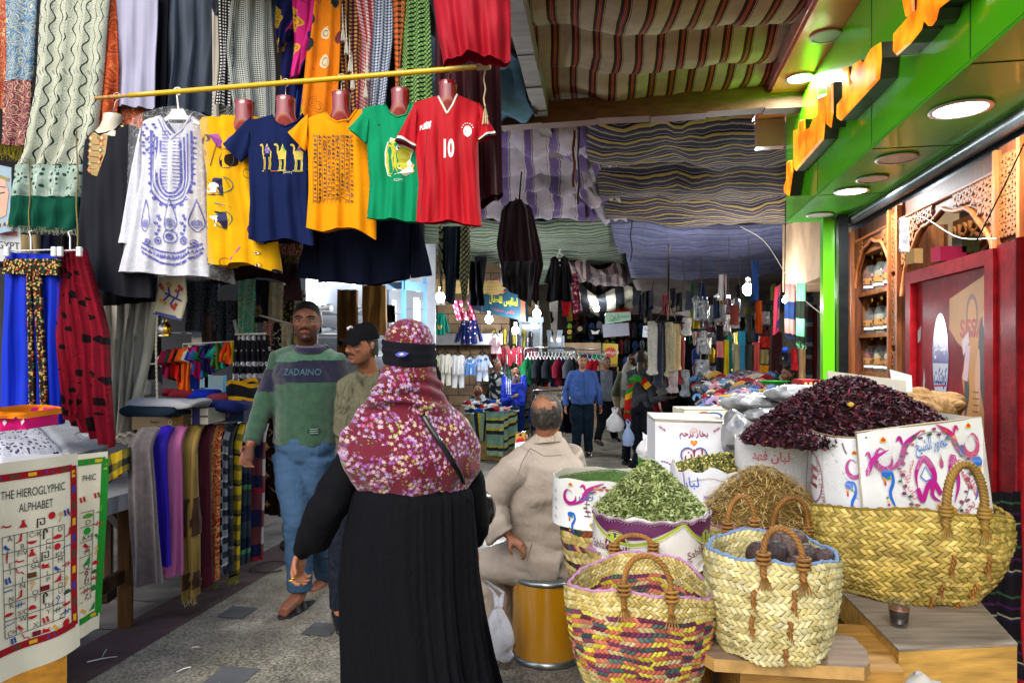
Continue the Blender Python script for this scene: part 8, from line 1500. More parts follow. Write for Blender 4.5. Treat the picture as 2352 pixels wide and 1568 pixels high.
m=MB().mat('rubber','2A2420'); c=W(622,1270,4.9); m.tube([Vector((c.x+.13*cos(t),c.y+.13*sin(t),gz(5)+.012))for t in[2*PI*i/20 for i in range(19)]],.005,5); tag(link('coiled_wire',m),'thin dark wire loop on the stone floor under the scarves','wire')
m=MB().mat('sc_yel' if 0 else 'cloth','A07A1A'); sheet(m,[(240,1045),(246,1108)],[(292,1020),(290,1075)],3.55,2,.01,.03,mat='sc_yel',seed=96,top=lambda u:1048-20*u,bot=lambda u:1110-30*u); tag(link('folded_scarf',m),'yellow checked scarf end resting on the table corner','scarf')
carton('flat golden brown clothes box',303,952,420,986,3.95,.35,'6E5420',mat='gloss',name='clothes_box',draw=lambda dr,a:(dr.text('Royal Socks'[:5],.45,.5,.18,'3A2A10',a),dr.ring(.75,.5,.03,.16,.04,'C8B890',a)),flap=False)
carton('white clothes box with navy ribbon stripes',412,938,478,974,4.05,.35,'B8B0A0',name='clothes_box',draw=lambda dr,a:(dr.rect(.45,0,.72,1,'1E1A5A'),dr.rect(0,.45,1,.55,'1E1A4A')),flap=False)
carton('dark blue clothes box with small red labels',478,930,560,968,4.3,.35,'162440',name='clothes_box',draw=lambda dr,a:(dr.rect(.35,.3,.6,.75,'8A3A40'),dr.rect(.38,.36,.57,.69,'24305A')),flap=False)
def heap(label,px,py,d,rx,ry,rz,mat,col,seed,name='folded_clothes',cat='clothes',group='folded clothes on the tables'):
 c=W(px,py,d); m=MB().mat(mat,col); m.sph(c,(rx,ry,rz),50,26,lambda p:Vector((c.x+math.copysign(abs((p-c).x/rx)**.38,(p-c).x)*rx,c.y+math.copysign(abs((p-c).y/ry)**.42,(p-c).y)*ry,c.z+math.copysign(abs((p-c).z/rz)**.6,(p-c).z)*rz*.8))+Vector((mn.noise(p*9+Vector((seed,0,0))),0,.7*mn.noise(p*7+Vector((0,seed,0)))))*min(rx,.12)*.34)
 return tag(link(name,m),label,cat,group)
heap('dark teal garment spilling over the golden brown box',360,945,3.95,.16,.14,.035,'cloth','16222E',1); heap('light grey folded shirt on top of the boxes',385,925,4.0,.22,.14,.03,'cloth','8E9096',2); heap('navy blue folded shirt beside the light grey one',495,930,4.3,.19,.16,.045,'cloth','141C50',3); heap('black folded garment beneath the navy shirt',545,940,4.6,.17,.14,.06,'cloth','0C0E16',4)
heap('grey fur hat behind the folded shirts',338,892,4.6,.075,.08,.075,'hair','5A5A5E',5,'fur_hat','hat',None)
fab('bee',stripes(1,.10,[(0,'C08A10'),(.45,'14121A'),(.95,'C08A10')],.03)); m=MB(); sheet(m,[(522,895),(520,935)],[(575,885),(590,940)],4.9,1,.02,.14,mat='bee',seed=7,bulge=.12,top=lambda u:882-12*sin(PI*u)); tag(link('striped_blanket',m),'yellow and black striped fluffy blanket beside the green sweater arm','blanket')
for k,(x,y,c,mt,lb)in enumerate(((385,925,'6A6A7A','sc_gray','grey checked folded scarf behind the light grey shirt'),(425,905,'8A1A2A','sc_rb','red checked folded scarf at the back of the table'),(470,905,'0E2AA0','cloth','royal blue folded cloth at the back of the table'),(510,908,'8A7E2A','pais_plum','olive patterned folded scarf at the back of the table'),(375,900,'7A4A5A','sc_rb','dull pink checked folded scarf by the fur hat'))):heap(lb,x,y,4.9,.10,.10,.035,mt,c,20+k)
# ==========================================================
o=empty('clothes_rack',W(450,800,5.6),'thin white wire rack holding the coloured shirts','rack'); m=MB().mat('paint','C8C8CC'); a,b=W(425,806-8-8,5.6),W(575,783,5.6); a=W(368,812-6,5.6); a=W(385,792,5.5); a=W(418,810,5.5);
m.tube([W(420,810-3,5.5),W(575,798,5.5)],.006,6); m.tube([W(420,807,5.5),W(420,790,5.5),W(572,782,5.5),W(575,798,5.5)],.005,6); link('rack_bar',m,o)
m=MB().mat('paint','8E9C9C'); m.tube([W(538,735,5.6),W(552,800,5.6),W(550,990,5.6)],.014,8); link('rack_post',m,o)
cs=['6A0E30','5A1430','12301E','B01C14','0C0C10','B84A14','C85A18','C8C4C0','0E2A8A','B01050','1660A8','0E6A2A','141A44','5A1A7A','16808A','4A6A2A','0EA090','141A3A','C8401C','D8B010']
cn=['plum','maroon','dark green','red','black','orange','bright orange','white','royal blue','magenta','azure','green','navy','violet','teal','olive green','turquoise','midnight blue','coral','yellow']
for k,c in enumerate(cs):
 x=382+k*7.6*1.0; top=800-k*1.0+3; L_=95-abs(k-6)*3+(30 if k in(5,6,8)else 0); m=MB(); w=17 if k not in(16,18,10)else 24
 sheet(m,[(x-3,top),(x-w*.55,top+26),(x-w*.5-3,top+L_*.7)],[(x+6,top),(x+w*.5,top+20),(x+w*.45,top+L_*.8)],5.5+.02*(k%3)-.004*k,1,.02,.05,mat='cloth',col=c,seed=100+k,bot=lambda u,t=top,l=L_:t+l*(.75+.15*u)); m.tube([W(x-2,top+4,5.5),W(x-w*.75,top+34,5.45)],[.03,.045],8,.5); tag(link('rack_shirt',m),cn[k]+' shirt on the white wire rack','shirt','coloured shirts on the wire rack')
fab('bw_tribal',motif(['C0C4D0','14141C','8A8A9A','14141C','C0C4D0'],22,.5,'1A1A22',.02))
for k in range(6):x=600-2+k*12+(-8 if 0 else 0); m=MB(); sheet(m,[(x-60+2,770),(x-66+k*3,885+k)],[(x-48+2,770),(x-50+k*5,890+k)],5.3,1,.02,.05,mat='bw_tribal',seed=130+k); tag(link('patterned_trousers',m),['black and white patterned trousers nearest the coloured shirts','black and white patterned trousers, second along their rail','black and white patterned trousers, third along their rail','black and white patterned trousers, fourth along their rail','black and white patterned trousers beside the last pair','black and white patterned trousers at the green sweater end of the rail'][k],'trousers','black and white patterned trousers on the rail')
fab('teal_gold',paisley('1A8A86','A8904A','2AA09A',12)); fab('script',motif(['14141A','B8B8AC','14141A'],60,.5,'14141A',.03)); fab('gold_leafy',motif(['24221A','A89A50','24221A','6A6A34'],50,.5,'1E1C18',.03)); fab('slate_tweed',lambda n,v:n.ramp(n.noise(v,70,2),[(.45,'1E222C'),(.6,'3C424E')],'LINEAR')); fab('boat',paisley('8A8A80','B8A070','A8A8A0',7)); fab('chain',paisley('A8A49A','24201E','8A8478',8))
R1=[('teal scarf with gold paisley bands',548,588,640,790,'teal_gold'),('black scarf with small pink figures',588,618,642,740,'mixed_back'),('grey scarf printed with a golden mosque glow',616,652,648,745,'boat'),('dark scarf covered in gold leaf print',650,676,655,748,'gold_leafy'),('olive and white scarf half covered by the dark sleeve',675,700,665,760,'chain'),('yellow and white printed scarf on the lower rail',632-26,632,738,806,'pais_plum'),('black scarf covered in pale script on the lower rail',628,652,740,812,'script'),('cream scarf with a coloured figure on the lower rail',648,678,742,815,'boat'),('black scarf with a yellow oval badge on the lower rail',674,700,746,815,'cloth'),('orange scarf just behind the first man',696,712,750,812,'cloth'),('cream scarf with black chain pattern on the lowest rail',628,650,812,880,'chain'),('green leafy dark scarf on the lowest rail',648,672,814,850,'gold_leafy'),('navy patterned scarf on the lowest rail',668,700,816,850,'mixed_back')]
for k,(lb,x0,x1,y0,y1,mt)in enumerate(R1):
 m=MB(); sheet(m,[(x0,y0),(x0-3,y1)],[(x1,y0+2),(x1-2,y1+2)],5.9 if y0<700 else 5.8,2,.012,.04,mat=mt,col='14141A' if 'oval' in lb else 'C84A14',seed=150+k)
 if 'oval' in lb:tr=bvh(m); dr=Draw(m,hitS(tr,0,2352,1568,0,5.8),'cloth',.004); EL(686,782,9,20,'A8902A'); LN([(680,778),(692,778)],2,'14141A'); LN([(680,786),(692,786)],2,'14141A')
 tag(link('display_scarf',m),lb,'scarf','scarves on the rails behind the first man')
for a,b,l_ in(((596,724,5.9),(700,752,5.8),'thin pale rail above the badge scarf'),((628,735,5.9),(628,850,5.9),'thin pale upright of the scarf rails'),((540,768,5.35),(612,766,5.35),'thin pale rail of the patterned trousers')):m=MB().mat('paint','C8C8C4'); m.tube([W(*a),W(*b)],.008,6); tag(link('display_rail',m),l_,'rail')
for k,(x0,x1,y0,y1,mt,c,lb)in enumerate(((430,500,640,760,'slate_tweed',None,'slate grey folded woollen shawl behind the dark jacket'),(500,556,690,830,'slate_tweed',None,'dark tweed coat hanging above the coloured shirts'),(460,500,725,790,'hair','3A2824','brown fur collar hanging on the back wall'),(555,585,690,720,'cloth','1A8A90','small turquoise cloth tied to the rail'),(340,362,655,900,'cloth','24242C','dark cloth edge behind the pale post'))):
 m=MB(); sheet(m,[(x0,y0),(x0,y1)],[(x1,y0),(x1,y1)],6.1,2,.03,.06,mat=mt,col=c,seed=170+k); tag(link('back_cloth',m),lb,'cloth')
o=empty('wall_shelf',W(360,850,5.9),'dark open shelf with trinkets behind the pale rope','shelf');
for y in(700,765,835,905):m=MB().mat('paint','8A8E94'); m.box(W(385,y,6.1),(.34,.2,.012)); link('shelf_board',m,o)
for k,(x,y,c,mt,lb)in enumerate(((372,828,'B8B8B0','metal','small round alarm clock'),(383,755,'C8A040','brass','small brass ornament on the shelf'),(375,756,'B8B8B8','metal','small silver ornament beside the brass one'),(392,700,'1A1A1E','cloth','dark carved figure on the top shelf'),(395,826,'4A1818','cloth','dark red carved figure by the clock'))):
 m=MB().mat(mt,c); c0=W(x,y,6.0); m.sph(c0,(.045,.03,.055),14,10,lambda p:p+Vector((0,0,.0)));
 if k==0:m.mat('paint','E0DCD0'); m.tube([c0+Vector((0,-.032,0)),c0+Vector((0,-.036,0))],.034,16); m.mat('paint','1A1A1A'); m.beam(c0+Vector((0,-.038,0)),c0+Vector((.01,-.038,.022)),.004,.002)
 else:m.tube([c0+Vector((0,0,.04)),c0+Vector((0,0,.09))],[.02,.008],8); m.box(c0-Vector((0,0,.055)),(.06,.05,.02),bev=.004)
 tag(link('trinket',m),lb,'ornament')
for k,(x0,y0,x1,y1,c,lb)in enumerate(((425,945-80,460,905,'C88A14','row of yellow packets behind the hanging shirts'),(470,862,512,900,'2A7AA0','pale blue picture box with cartoon drawing behind the hanging shirts'),(460,860,478,890,'1A8AC0','bright blue packet behind the hanging shirts'),(440,765,515-2,795,'7A90B0','clear blue plastic packet above the wire rack'),(440-9,792,455,806,'C8A070','tan packet on the wire rack top'))):carton(lb,x0,y0,x1,y1,6.3,.08,c,flap=False,name='packet',mat='gloss')
# ==========================================================
def bulb(px,py,d,label,kind='bulb_white',power=33.75,r=.045,cord=.8,cap=True):
 c=W(px,py,d); o=empty('light_bulb',c,label,'light bulb','bare bulbs lighting the market'); m=MB().mat(kind); m.sph(c,(r,r,r*1.15),16,12); link('glass_globe',m,o)
 m=MB().mat('paint','D0D0CC'); m.tube([c+Vector((0,0,r)),c+Vector((0,0,r*2.2))],[r*.55,r*.4],10); m.mat('rubber','1A1A1A'); m.tube([c+Vector((0,0,r*2)),c+Vector((.01,0,r*2+cord))],.005,5); link('socket_and_cord',m,o)
 l=bpy.data.lights.new('bulb_light','POINT'); l.energy=power; l.shadow_soft_size=r*1.2; l.color=(.93,.97,1)if kind=='bulb_white' else(1,.85,.55); q=bpy.data.objects.new('bulb_light',l); COL.objects.link(q); q.location=c-Vector((0,.06,.07)); q['kind']='helper'
bulb(1011,683,7.4,'bare bulb between the keffiyehs and the blue display case',power=45,r=.05)
bulb(1123,733,11.2,'bare bulb in front of the children clothes sign',power=56.25,r=.06,cord=.3)
bulb(1184,758,12.5,'bare bulb above the person in the blue tracksuit',power=56.25,r=.065,cord=.5)
bulb(1233,720,14,'bright bulb in the small shop beyond the blue tracksuit',power=45,r=.08,cord=.2)
bulb(1718,664,9.8,'largest bright bulb over the sock stall',power=82.5,r=.075,cord=.6)
bulb(1673,699,10.4,'second bulb beside the largest one over the sock stall',power=45,r=.065,cord=.9)
bulb(1720,766,9.3,'yellow glowing bulb low among the sock packs','bulb_warm',18,.05,1.1)
bulb(1802,690,6.6,'small narrow bulb by the pink and navy striped scarf',power=13.5,r=.022,cord=.9)
bulb(1370,708,16,'small far bulb over the jacket racks',power=45,r=.07,cord=.3)
bulb(1608,795,20,'tiny far bulb deep in the street',power=30,r=.06,cord=.2)
bulb(1569,778,19,'faint far bulb left of the tiny deep one',power=30,r=.06,cord=.2)
m=MB().mat('paint','C8CCD4'); c=W(1655,682,12); m.lathe([(.03,.10),(.05,.06),(.16,0),(.15,-.006),(.04,.05)],c,18,False,False); m.mat('lamp_white').lathe([(.10,.01),(.001,.0)],c,14,False,False); tag(link('shade_lamp',m),'flat white shaded lamp behind the bright bulbs','lamp')
o=empty('shoe_shop',W(800,900,8.5),'brilliantly lit white shoe shop with shelves behind the two men','shop')
m=MB().mat('paint','9A9EA6'); m.hexa([tuple(W(x,y,8.9)+Vector((0,k,0)))for k in(0,.05)for x,y in((600,1060),(1000,1060),(1000,560),(600,560))]); link('back_wall',m,o)
m=MB().mat('led_strip');
for x,y0,y1 in((736,640,690),(812,640,660),(905,690,860),(960,690,840)):m.hexa([tuple(W(a,b,8.75)+Vector((0,k,0)))for k in(0,.03)for a,b in((x-4,y1),(x+4,y1),(x+4,y0),(x-4,y0))])
m.hexa([tuple(W(a,b,8.8)+Vector((0,k,0)))for k in(0,.02)for a,b in((750,652),(870,652),(870,640),(750,640))]); m.hexa([tuple(W(a,b,8.8)+Vector((0,k,0)))for k in(0,.02)for a,b in((690,700),(745,700),(745,640),(690,640))]); link('light_strip',m,o)
l=bpy.data.lights.new('shop_light','AREA'); l.size=1.4; l.energy=8; q=bpy.data.objects.new('shop_light',l); COL.objects.link(q); q.location=W(830,600,8.3); q.rotation_euler=(math.radians(35),0,0); q['kind']='helper'
for y in(720,775,822,870):m=MB().mat('paint','B8BCC4'); m.box(W(790,y,8.6),(1.5,.3,.02)); link('shelf_board',m,o)
def shoe(label,px,py,d,ln,yaw,c1,c2,group,sole='D8D8D8'):
 c=W(px,py,d); M=rotm(yaw); m=MB().mat('paint',sole); g=lambda x,y,z:tuple(c+M@Vector((x*ln,y*ln,z*ln)))
 m.rings([[g(x0,.0,z)if 0 else g(.5*cos(t)*(1+.0),.17*sin(t)*(1+.2*cos(t)),z)for t in[2*PI*i/18 for i in range(18)]]for z in(0,.05,.09)]); m.mat('cloth',c1)
 secs=[(-.45,.13,.30),(-.25,.15,.34),(-.05,.15,.30),(.15,.16,.22),(.33,.16,.15),(.46,.10,.10)]
 m.rings([[g(x,w*cos(t),.08+(h-.08)*max(0,sin(t))**.8)for t in[PI*1.0*i/10 for i in range(11)]]for x,w,h in secs]); m.mat('paint',c2); m.tube([g(-.1,-.16,.12),g(.02,-.155,.24),g(.12,-.15,.12)],.02*ln,5,.5); m.tube([g(.0,0,.29),g(.2,0,.22)],.05*ln,6,.4); m.mat('cloth','1A1A1A'); m.sph(g(-.3,0,.31),(.13*ln,.09*ln,.03*ln),10,6)
 return tag(link('shoe',m),label,'shoe',group)
cw=[('grey','6A7078','D8D8D8'),('white','D0D4D8','8A8E94'),('black and white','14161A','E0E0E0'),('pale grey','9AA0A8','4A4E54'),('white and black','D8D8D8','14141A'),('orange','C87A14','E8E0D0'),('brown','6A3A20','C8B8A0')]
for k,(x,y,i)in enumerate(((815,715,0),(838,713,3),(868,715,1),(812,768,1),(846,765,2),(870,770,4),(800,818,6),(840,815,5),(868,818,1),(745,716,4),(760,768,3))):
 shoe('%s trainer on the %s shelf of the lit shop, %s'%(cw[i][0],['top','middle','low'][0 if y<730 else 1 if y<780 else 2],['below the brown trousers','beside its neighbour','at the cabinet end'][k%3]),x,y,8.45,.27,2.6 if k%2 else.5,cw[i][1],cw[i][2],'trainers on the shelves of the lit shoe shop')
for k,(x0,x1,y0,y1,c,lb)in enumerate(((852-20,950-6,655,770,'8A6438','light brown trousers hanging in front of the shoe shop'),(775,818,665,820,'6E5030','darker brown trousers behind the light brown ones'),(870,905,700,740,'0C0E14','black ruffled skirt hanging by the blue display case'))):
 m=MB(); sheet(m,[(x0,y0),(x0,y1)],[(x1-60 if k==0 else x1,y0),(x1-60 if k==0 else x1,y1)],6.3+.2*k,2,.03,.1,mat='cloth',col=c,seed=180+k); tag(link('shop_garment',m),lb,'garment')
o=empty('display_case',W(950,800,7.9),'tall glass display case with a pale blue frame and bright inside','display case'); q=[W(885,0,7.9),W(985,0,8.3)]
def cx(px,d,z):p=W(px,808,d); return Vector((p.x,p.y,z))
for a,b in(((882,7.9),(893,7.9)),((921,7.7),(933,7.7)),((972,8.0),(980,8.0))):
 m=MB().mat('gloss','5A8AB8'); m.hexa([tuple(cx(px,d+k,z))for z in(-.1,2.42)for k,(px,d)in((0,a),(0,b),(.08,b),(.08,a))]); link('frame',m,o)
m=MB().mat('gloss','5A8AB8');
for z in(2.30,.9):m.beam(cx(927,7.7,z),cx(976,8.0,z),.05,.10); m.beam(cx(886,7.9,z),cx(927,7.7,z),.05,.08)
link('crossbar',m,o); m=MB().mat('led_strip'); m.hexa([tuple(cx(px,8.15,z))for z in(1.15,2.2)for px in(948,962)]+[tuple(cx(px,8.17,z))for z in(1.15,2.2)for px in(948,962)][::1])if 0 else m.beam(cx(956,8.2,1.2),cx(956,8.2,2.2),.06,.02); link('light_strip',m,o)
m=MB().mat('glass_clear'); m.hexa([tuple(cx(px,d,z))for z in(.95,2.26)for px,d in((933,7.74),(972,8.0),(972,8.01),(933,7.75))]); link('glass_pane',m,o)
for z in(1.2,1.5,1.8,2.05):m=MB().mat('glass_clear'); m.beam(cx(935,7.95,z),cx(970,8.1,z),.2,.01); link('glass_shelf',m,o)
o=empty('shop_sign',W(1160,735,11.6),'teal children clothes sign with yellow Arabic lettering','sign'); a,b,c_,d_=W(1075,712,12.0),W(1208,740,11.2),W(1205,672,11.2),W(1075,655,12.0)
S=quadS(W(1108,716,11.9),W(1208,738,11.2),W(1206,668,11.2),W(1108,660,11.9)); m=MB().mat('paint','123E52'); m.hexa([tuple(S(i,j,k))for k in(-.06,0)for i,j in((0,0),(1,0),(1,1),(0,1))]); dr=Draw(m,S,'paint',.004); asp=1.6
dr.text(ar('لملابس الاطفال'),.50,.58,.26,'C8C418',asp,wid=.66,bold=.02); dr.text(ar('ملابس مستوردة'),.50,.22,.13,'A83A28',asp,wid=.5); dr.line([(.2,.86),(.4,.95),(.6,.90)],.07,'B83018',asp,14,taper=True); dr.rect(.90,.05,.99,.95,'A04A20'); link('board',m,o)
S2=quadS(W(1078,708,12.0),W(1106,716,11.9),W(1106,660,11.9),W(1078,655,12.0)); m=MB().mat('paint','16243A'); m.hexa([tuple(S2(i,j,k))for k in(-.06,0)for i,j in((0,0),(1,0),(1,1),(0,1))]); dr=Draw(m,S2,'paint',.004); dr.ell(.6,.7,.12,.08,'B88A70'); dr.line([(.6,.62),(.6,.25)],.25,'8A8A90',.6); link('side_board',m,o)
fab('mosaic',motif(['14205A','D8D8DC','1A2A7A','A83A20','14205A'],26,.4,'101A4A',.0)); fab('bunny',motif(['C8C4BC','D8D4CC','B0A898'],20,.3,'CCC8C0'))
BC=[(1022,810,885,34,'CCC8BC','cloth','cream baby suit with faint bear print'),(1052,812,890,36,'D0D0D0','cloth','plain white baby suit'),(1080,820,862,34,'5A86C0','cloth','pale blue baby shirt with white bib collar'),(1108,812,875,32,'B8C4D8','cloth','white and pale blue baby suit with a star'),(1000,812,870,16,'B0B890','cloth','greenish baby suit behind the others'),(1138,770,812,20,'B89AA0','cloth','small pink baby suit under the ledge corner')]
for k,(x,y0,y1,w,c,mt,lb)in enumerate(BC):
 d=12.4; h=y1-y0; m,tr=tshirt('s','','',d,[(x-7,y0+2),(x-3,y0+6),(x+3,y0+6),(x+7,y0+2)],(x-w*.38,y0+5,x+w*.38,y0+5),([(x-w*.4,y0+5),(x-w*.4,y0+h*.55)],[(x+w*.4,y0+5),(x+w*.4,y0+h*.55)]),lambda u,y0=y0,h=h:y0+h*(.62 if k!=2 else.98),[(x-w*.35,y0+10,12,x-w*.62,y0+h*.5,8),(x+w*.35,y0+10,12,x+w*.62,y0+h*.5,8)],mt,c,bulge=.04,seed=k,amp=.01)
 if k!=2:
  for s in(-1,1):m.tube([W(x+s*w*.18,y0+h*.6,d),W(x+s*w*.24,y1,d)],[.06,.045],10,.6)
 if k==2:dr=Draw(m,hitS(tr,0,2352,1568,0,d),'cloth',.006); EL(x,y0+8,10,8,'C8D0DC'); LN([(x+2,y0+25),(x+2,y0+38)],4,'A8C0E0')
 if k==3:dr=Draw(m,hitS(tr,0,2352,1568,0,d),'cloth',.006); EL(x-6,y0+16,7,4,'5A86C0'); EL(x+8,y0+13,4,4,'2A4A8A')
 m.mat('metal','1A1A1A'); m.tube([W(x-8,y0+2,d-.05),W(x,y0-6,d-.05),W(x+8,y0+2,d-.05)],.012,5); m.tube([W(x,y0-6,d-.05),W(x,y0-14,d-.05)],.008,5)
 tag(link('baby_suit',m),lb,'baby clothes','baby clothes hanging under the ledge')
for k,(x,y0,y1,w,c,mt,lb)in enumerate(((1011,718,768,34,'0E6A5A','cloth','green child sweatshirt with a fox face on the block wall'),(1078,728,790,50,'','mosaic','blue child sweater with a bright mosaic print'),(1086-52-30,655,700,50,'','bunny','pale printed child top near the bare bulb'),(1140,640,668,26,'B05A7A','cloth','pink child top high beside the sign'))):
 d=12.8; m,tr=tshirt('s','','',d,[(x-6,y0),(x,y0+4),(x+6,y0)],(x-w*.34,y0+3,x+w*.34,y0+3),([(x-w*.36,y0),(x-w*.36,y1)],[(x+w*.36,y0),(x+w*.36,y1)]),lambda u,y1=y1:y1,[(x-w*.3,y0+8,14,x-w*.55,y1-6,9),(x+w*.3,y0+8,14,x+w*.55,y1-6,9)],mt,c or 'C8C8C8',bulge=.06,seed=20+k)
 if k==0:dr=Draw(m,hitS(tr,0,2352,1568,0,d),'cloth',.006); PL([(x-6,y0+26),(x-3,y0+30),(x+3,y0+30),(x+6,y0+26),(x+4,y0+36),(x,y0+40),(x-4,y0+36)],'C8A848'); LN([(x-10,y0+10),(x+10,y0+8)],3,'8AC8B8')
 tag(link('child_shirt',m),lb,'child clothes')
rs=random.Random(21)
def cloud(name,labels,cat,group,x0,x1,y0,y1,d0,d1,nx,ny,w,h,cols,film=.4,mat='cloth'):
 k=0
 for j in range(ny):
  for i in range(nx):
   x=x0+(x1-x0)*(i+.5)/nx+rs.uniform(-2,2); y=y0+(y1-y0)*j/ny+rs.uniform(-3,3); d=rs.uniform(d0,d1); cn_,c=cols[(k*5+j)%len(cols)]; ww=w*rs.uniform(.7,1.1); hh=h*rs.uniform(.8,1.15); m=MB(); q=rs.uniform(.2,.5); sheet(m,[(x-ww*.15,y),(x-ww*.5,y+hh*.14),(x-ww*.52,y+hh*.45),(x-ww*q,y+hh*.5),(x-ww*.42,y+hh)],[(x+ww*.15,y),(x+ww*.5,y+hh*.14),(x+ww*.5,y+hh*.42),(x+ww*q,y+hh*.5),(x+ww*.4,y+hh)],d,1.5,.04,.06,mat=mat,col=mixc(hx(c),(.05,.05,.055),.3),nu=10,nv=12,seed=k)
   dr=Draw(m,hitS(bvh(m),0,2352,1568,0,d),'cloth',.008)
   if k%3!=1:EL(x,y+hh*.4,ww*.22,hh*.14,mixc(hx(c),(.9,.85,.8),.6),8); EL(x+ww*.1,y+hh*.65,ww*.15,hh*.1,cols[(k+3)%len(cols)][1],7)
   if k%2 and film:m.mat('foil','C0C4C8'); m.tube([W(x-ww*.42,y+2,d-.06),W(x-ww*.44,y+hh*.9,d-.06)],.008,5,.5); m.tube([W(x+ww*.2,y+3,d-.06),W(x+ww*.3,y+hh*.3,d-.06)],.010,5,.5)
   tag(link(name,m),labels%(cn_,['top','second','third','fourth','fifth','sixth'][j],['first','second','third','fourth','fifth','sixth','seventh','eighth','ninth','tenth','eleventh','twelfth'][i%12]),cat,group); k+=1
PK=[('yellow','B8A83A'),('crimson','8A1830'),('white','C0C0C8'),('pink','C05A80'),('violet','6A4A8A'),('black','14161C'),('red','A0182A'),('mint','5A9A7A'),('orange','C8601C'),('navy','1A204A')]
cloud('packed_clothes','%s packed child garment in the %s row, %s along, under the children clothes sign','child clothes','packed child clothes under the sign',1130,1222,758,880,12.6,13.4,8,3,13,40,PK)
cloud('child_clothes','%s child garment on the %s rail, %s along, in front of the small shop','child clothes','child clothes by the small shop',1178,1240,795,850,13.4,13.6,9,1,7,60,[('lime','7AB81A'),('lime','8AC82A'),('orange','C85A1C'),('pink','D87A90')],film=0)
for lb,x0,x1,y0,y1,d,mat,col in(('small lit shop window with pale blue frame past the tracksuit man',1196,1242,740,840,15.0,'led_strip',None),('second small lit shop window behind the pillar',1262,1292,770,850,16.6,'led_strip',None)):
 o=empty('shop_window',W((x0+x1)/2,y1,d),lb,'shop window'); m=MB().mat('glass_clear'); m.hexa([tuple(W(x,y,d-.1)+Vector((0,k,0)))for k in(0,.02)for x,y in((x0,y1),(x1,y1),(x1,y0),(x0,y0))]); link('glass_pane',m,o)
 m=MB().mat('paint','8A98A0');
 for x in(x0,(x0+x1)/2,x1):m.hexa([tuple(W(a,b,d-.15)+Vector((0,k,0)))for k in(0,.06)for a,b in((x-2,y1),(x+2,y1),(x+2,y0-6),(x-2,y0-6))])
 m.hexa([tuple(W(a,b,d-.16)+Vector((0,k,0)))for k in(0,.07)for a,b in((x0-6,y0),(x1+6,y0),(x1+6,y0-12),(x0-6,y0-12))]); link('frame',m,o); m=MB().mat('paint','B8C0C8'); m.hexa([tuple(W(a,b,d+.4)+Vector((0,k,0)))for k in(0,.06)for a,b in((x0-4,y1),(x1+4,y1),(x1+4,y0),(x0-4,y0))]); link('lit_interior',m,o)
 m=MB().mat('led_strip'); m.hexa([tuple(W(a,b,d+.3)+Vector((0,k,0)))for k in(0,.02)for a,b in((x0+4,y0+14),(x1-4,y0+14),(x1-4,y0+6),(x0+4,y0+6))]); link('light_strip',m,o)
fab('table_stripe',stripes(1,.42,[(0,'6A8A7A'),(.22,'24262C'),(.36,'A8A03A'),(.46,'8AA08A'),(.62,'24262C'),(.74,'A8A03A'),(.82,'6E9080')],.01)); fab('table_stripe_v',stripes(0,.30,[(0,'6A8A7A'),(.22,'24262C'),(.4,'A8A03A'),(.5,'8AA08A'),(.75,'24262C')],.01))
o=empty('shoe_table',W(1135,1050,10.9),'table draped in green, yellow and black striped cloth, covered with shoes','table'); a,b,c_=W(1072,946,10.9),W(1155,948,10.7),W(1210,925,12.2); zt=a.z; zb=gz(11)+.02
m=MB().mat('woodh','A88A50'); m.hexa([(p.x,p.y,z)for z in(zb,zt-.01)for p in(a+Vector((.02,.05,0)),b+Vector((-.02,.05,0)),c_+Vector((-.05,.1,0)),a+Vector((-.1,1.4,0)))]); link('table_body',m,o)
m=MB(); sheet(m,[(1116,948),(1118,1045)],[(1158,948),(1156,1048)],10.66,2,.02,.02,mat='table_stripe',seed=1); link('draped_cloth',m,o); m=MB(); sheet(m,[(1078,948),(1090,1010)],[(1118,948),(1112,1012)],10.8,2,.02,.02,mat='table_stripe_v',seed=2); link('draped_cloth',m,o)
m=MB().mat('table_stripe'); P=[[tuple((b*(1-u)+c_*u)+Vector((.02*sin(u*20)+.02,-.03,-v*(zt-zb)*.85)))for u in[i/20 for i in range(21)]]for v in[j/12 for j in range(13)]]; m.grid(P,uv=[[(u/20*1.6,-v/12*.8)for u in range(21)]for v in range(13)]); m.grid([[tuple(Vector(p)+Vector((.0,.012,0)))for p in r]for r in P],flip=True,uv=[[(u/20*1.6,-v/12*.8)for u in range(21)]for v in range(13)]); link('draped_cloth',m,o)
m=MB().mat('cloth','30323A'); m.hexa([(p.x,p.y,z)for z in(zt-.008,zt+.006)for p in(a+Vector((-.02,-.02,0)),b+Vector((.03,-.03,0)),c_+Vector((.03,0,0)),a+Vector((-.1,1.4,0)))]); link('table_top',m,o)
SC2=[('navy','1A2440','D8D8D8'),('white','D0D0D4','2A2A30'),('black','14141A','D8D8D8'),('blue','1A4AA0','D8D8D8'),('pink','C08A8A','E0E0E0'),('red','9A1A24','E0E0E0'),('cream','C8C0A8','8A8478')]
for k in range(26):
 r_,q_=divmod(k,9); x=1078+q_*13.5-(r_*4)+4*(k%2); y=945-r_*9; d=10.9+r_*.45+q_*.05; s=SC2[(k*3)%7]; shoe('%s trainer in the %s row on the striped table, %s along'%(s[0],['front','middle','back'][r_],['first','second','third','fourth','fifth','sixth','seventh','eighth','ninth'][q_]),x,y+4-q_*.8,d,.26,2.2+.5*sin(k*2.1),s[1],s[2],'trainers on the striped table')
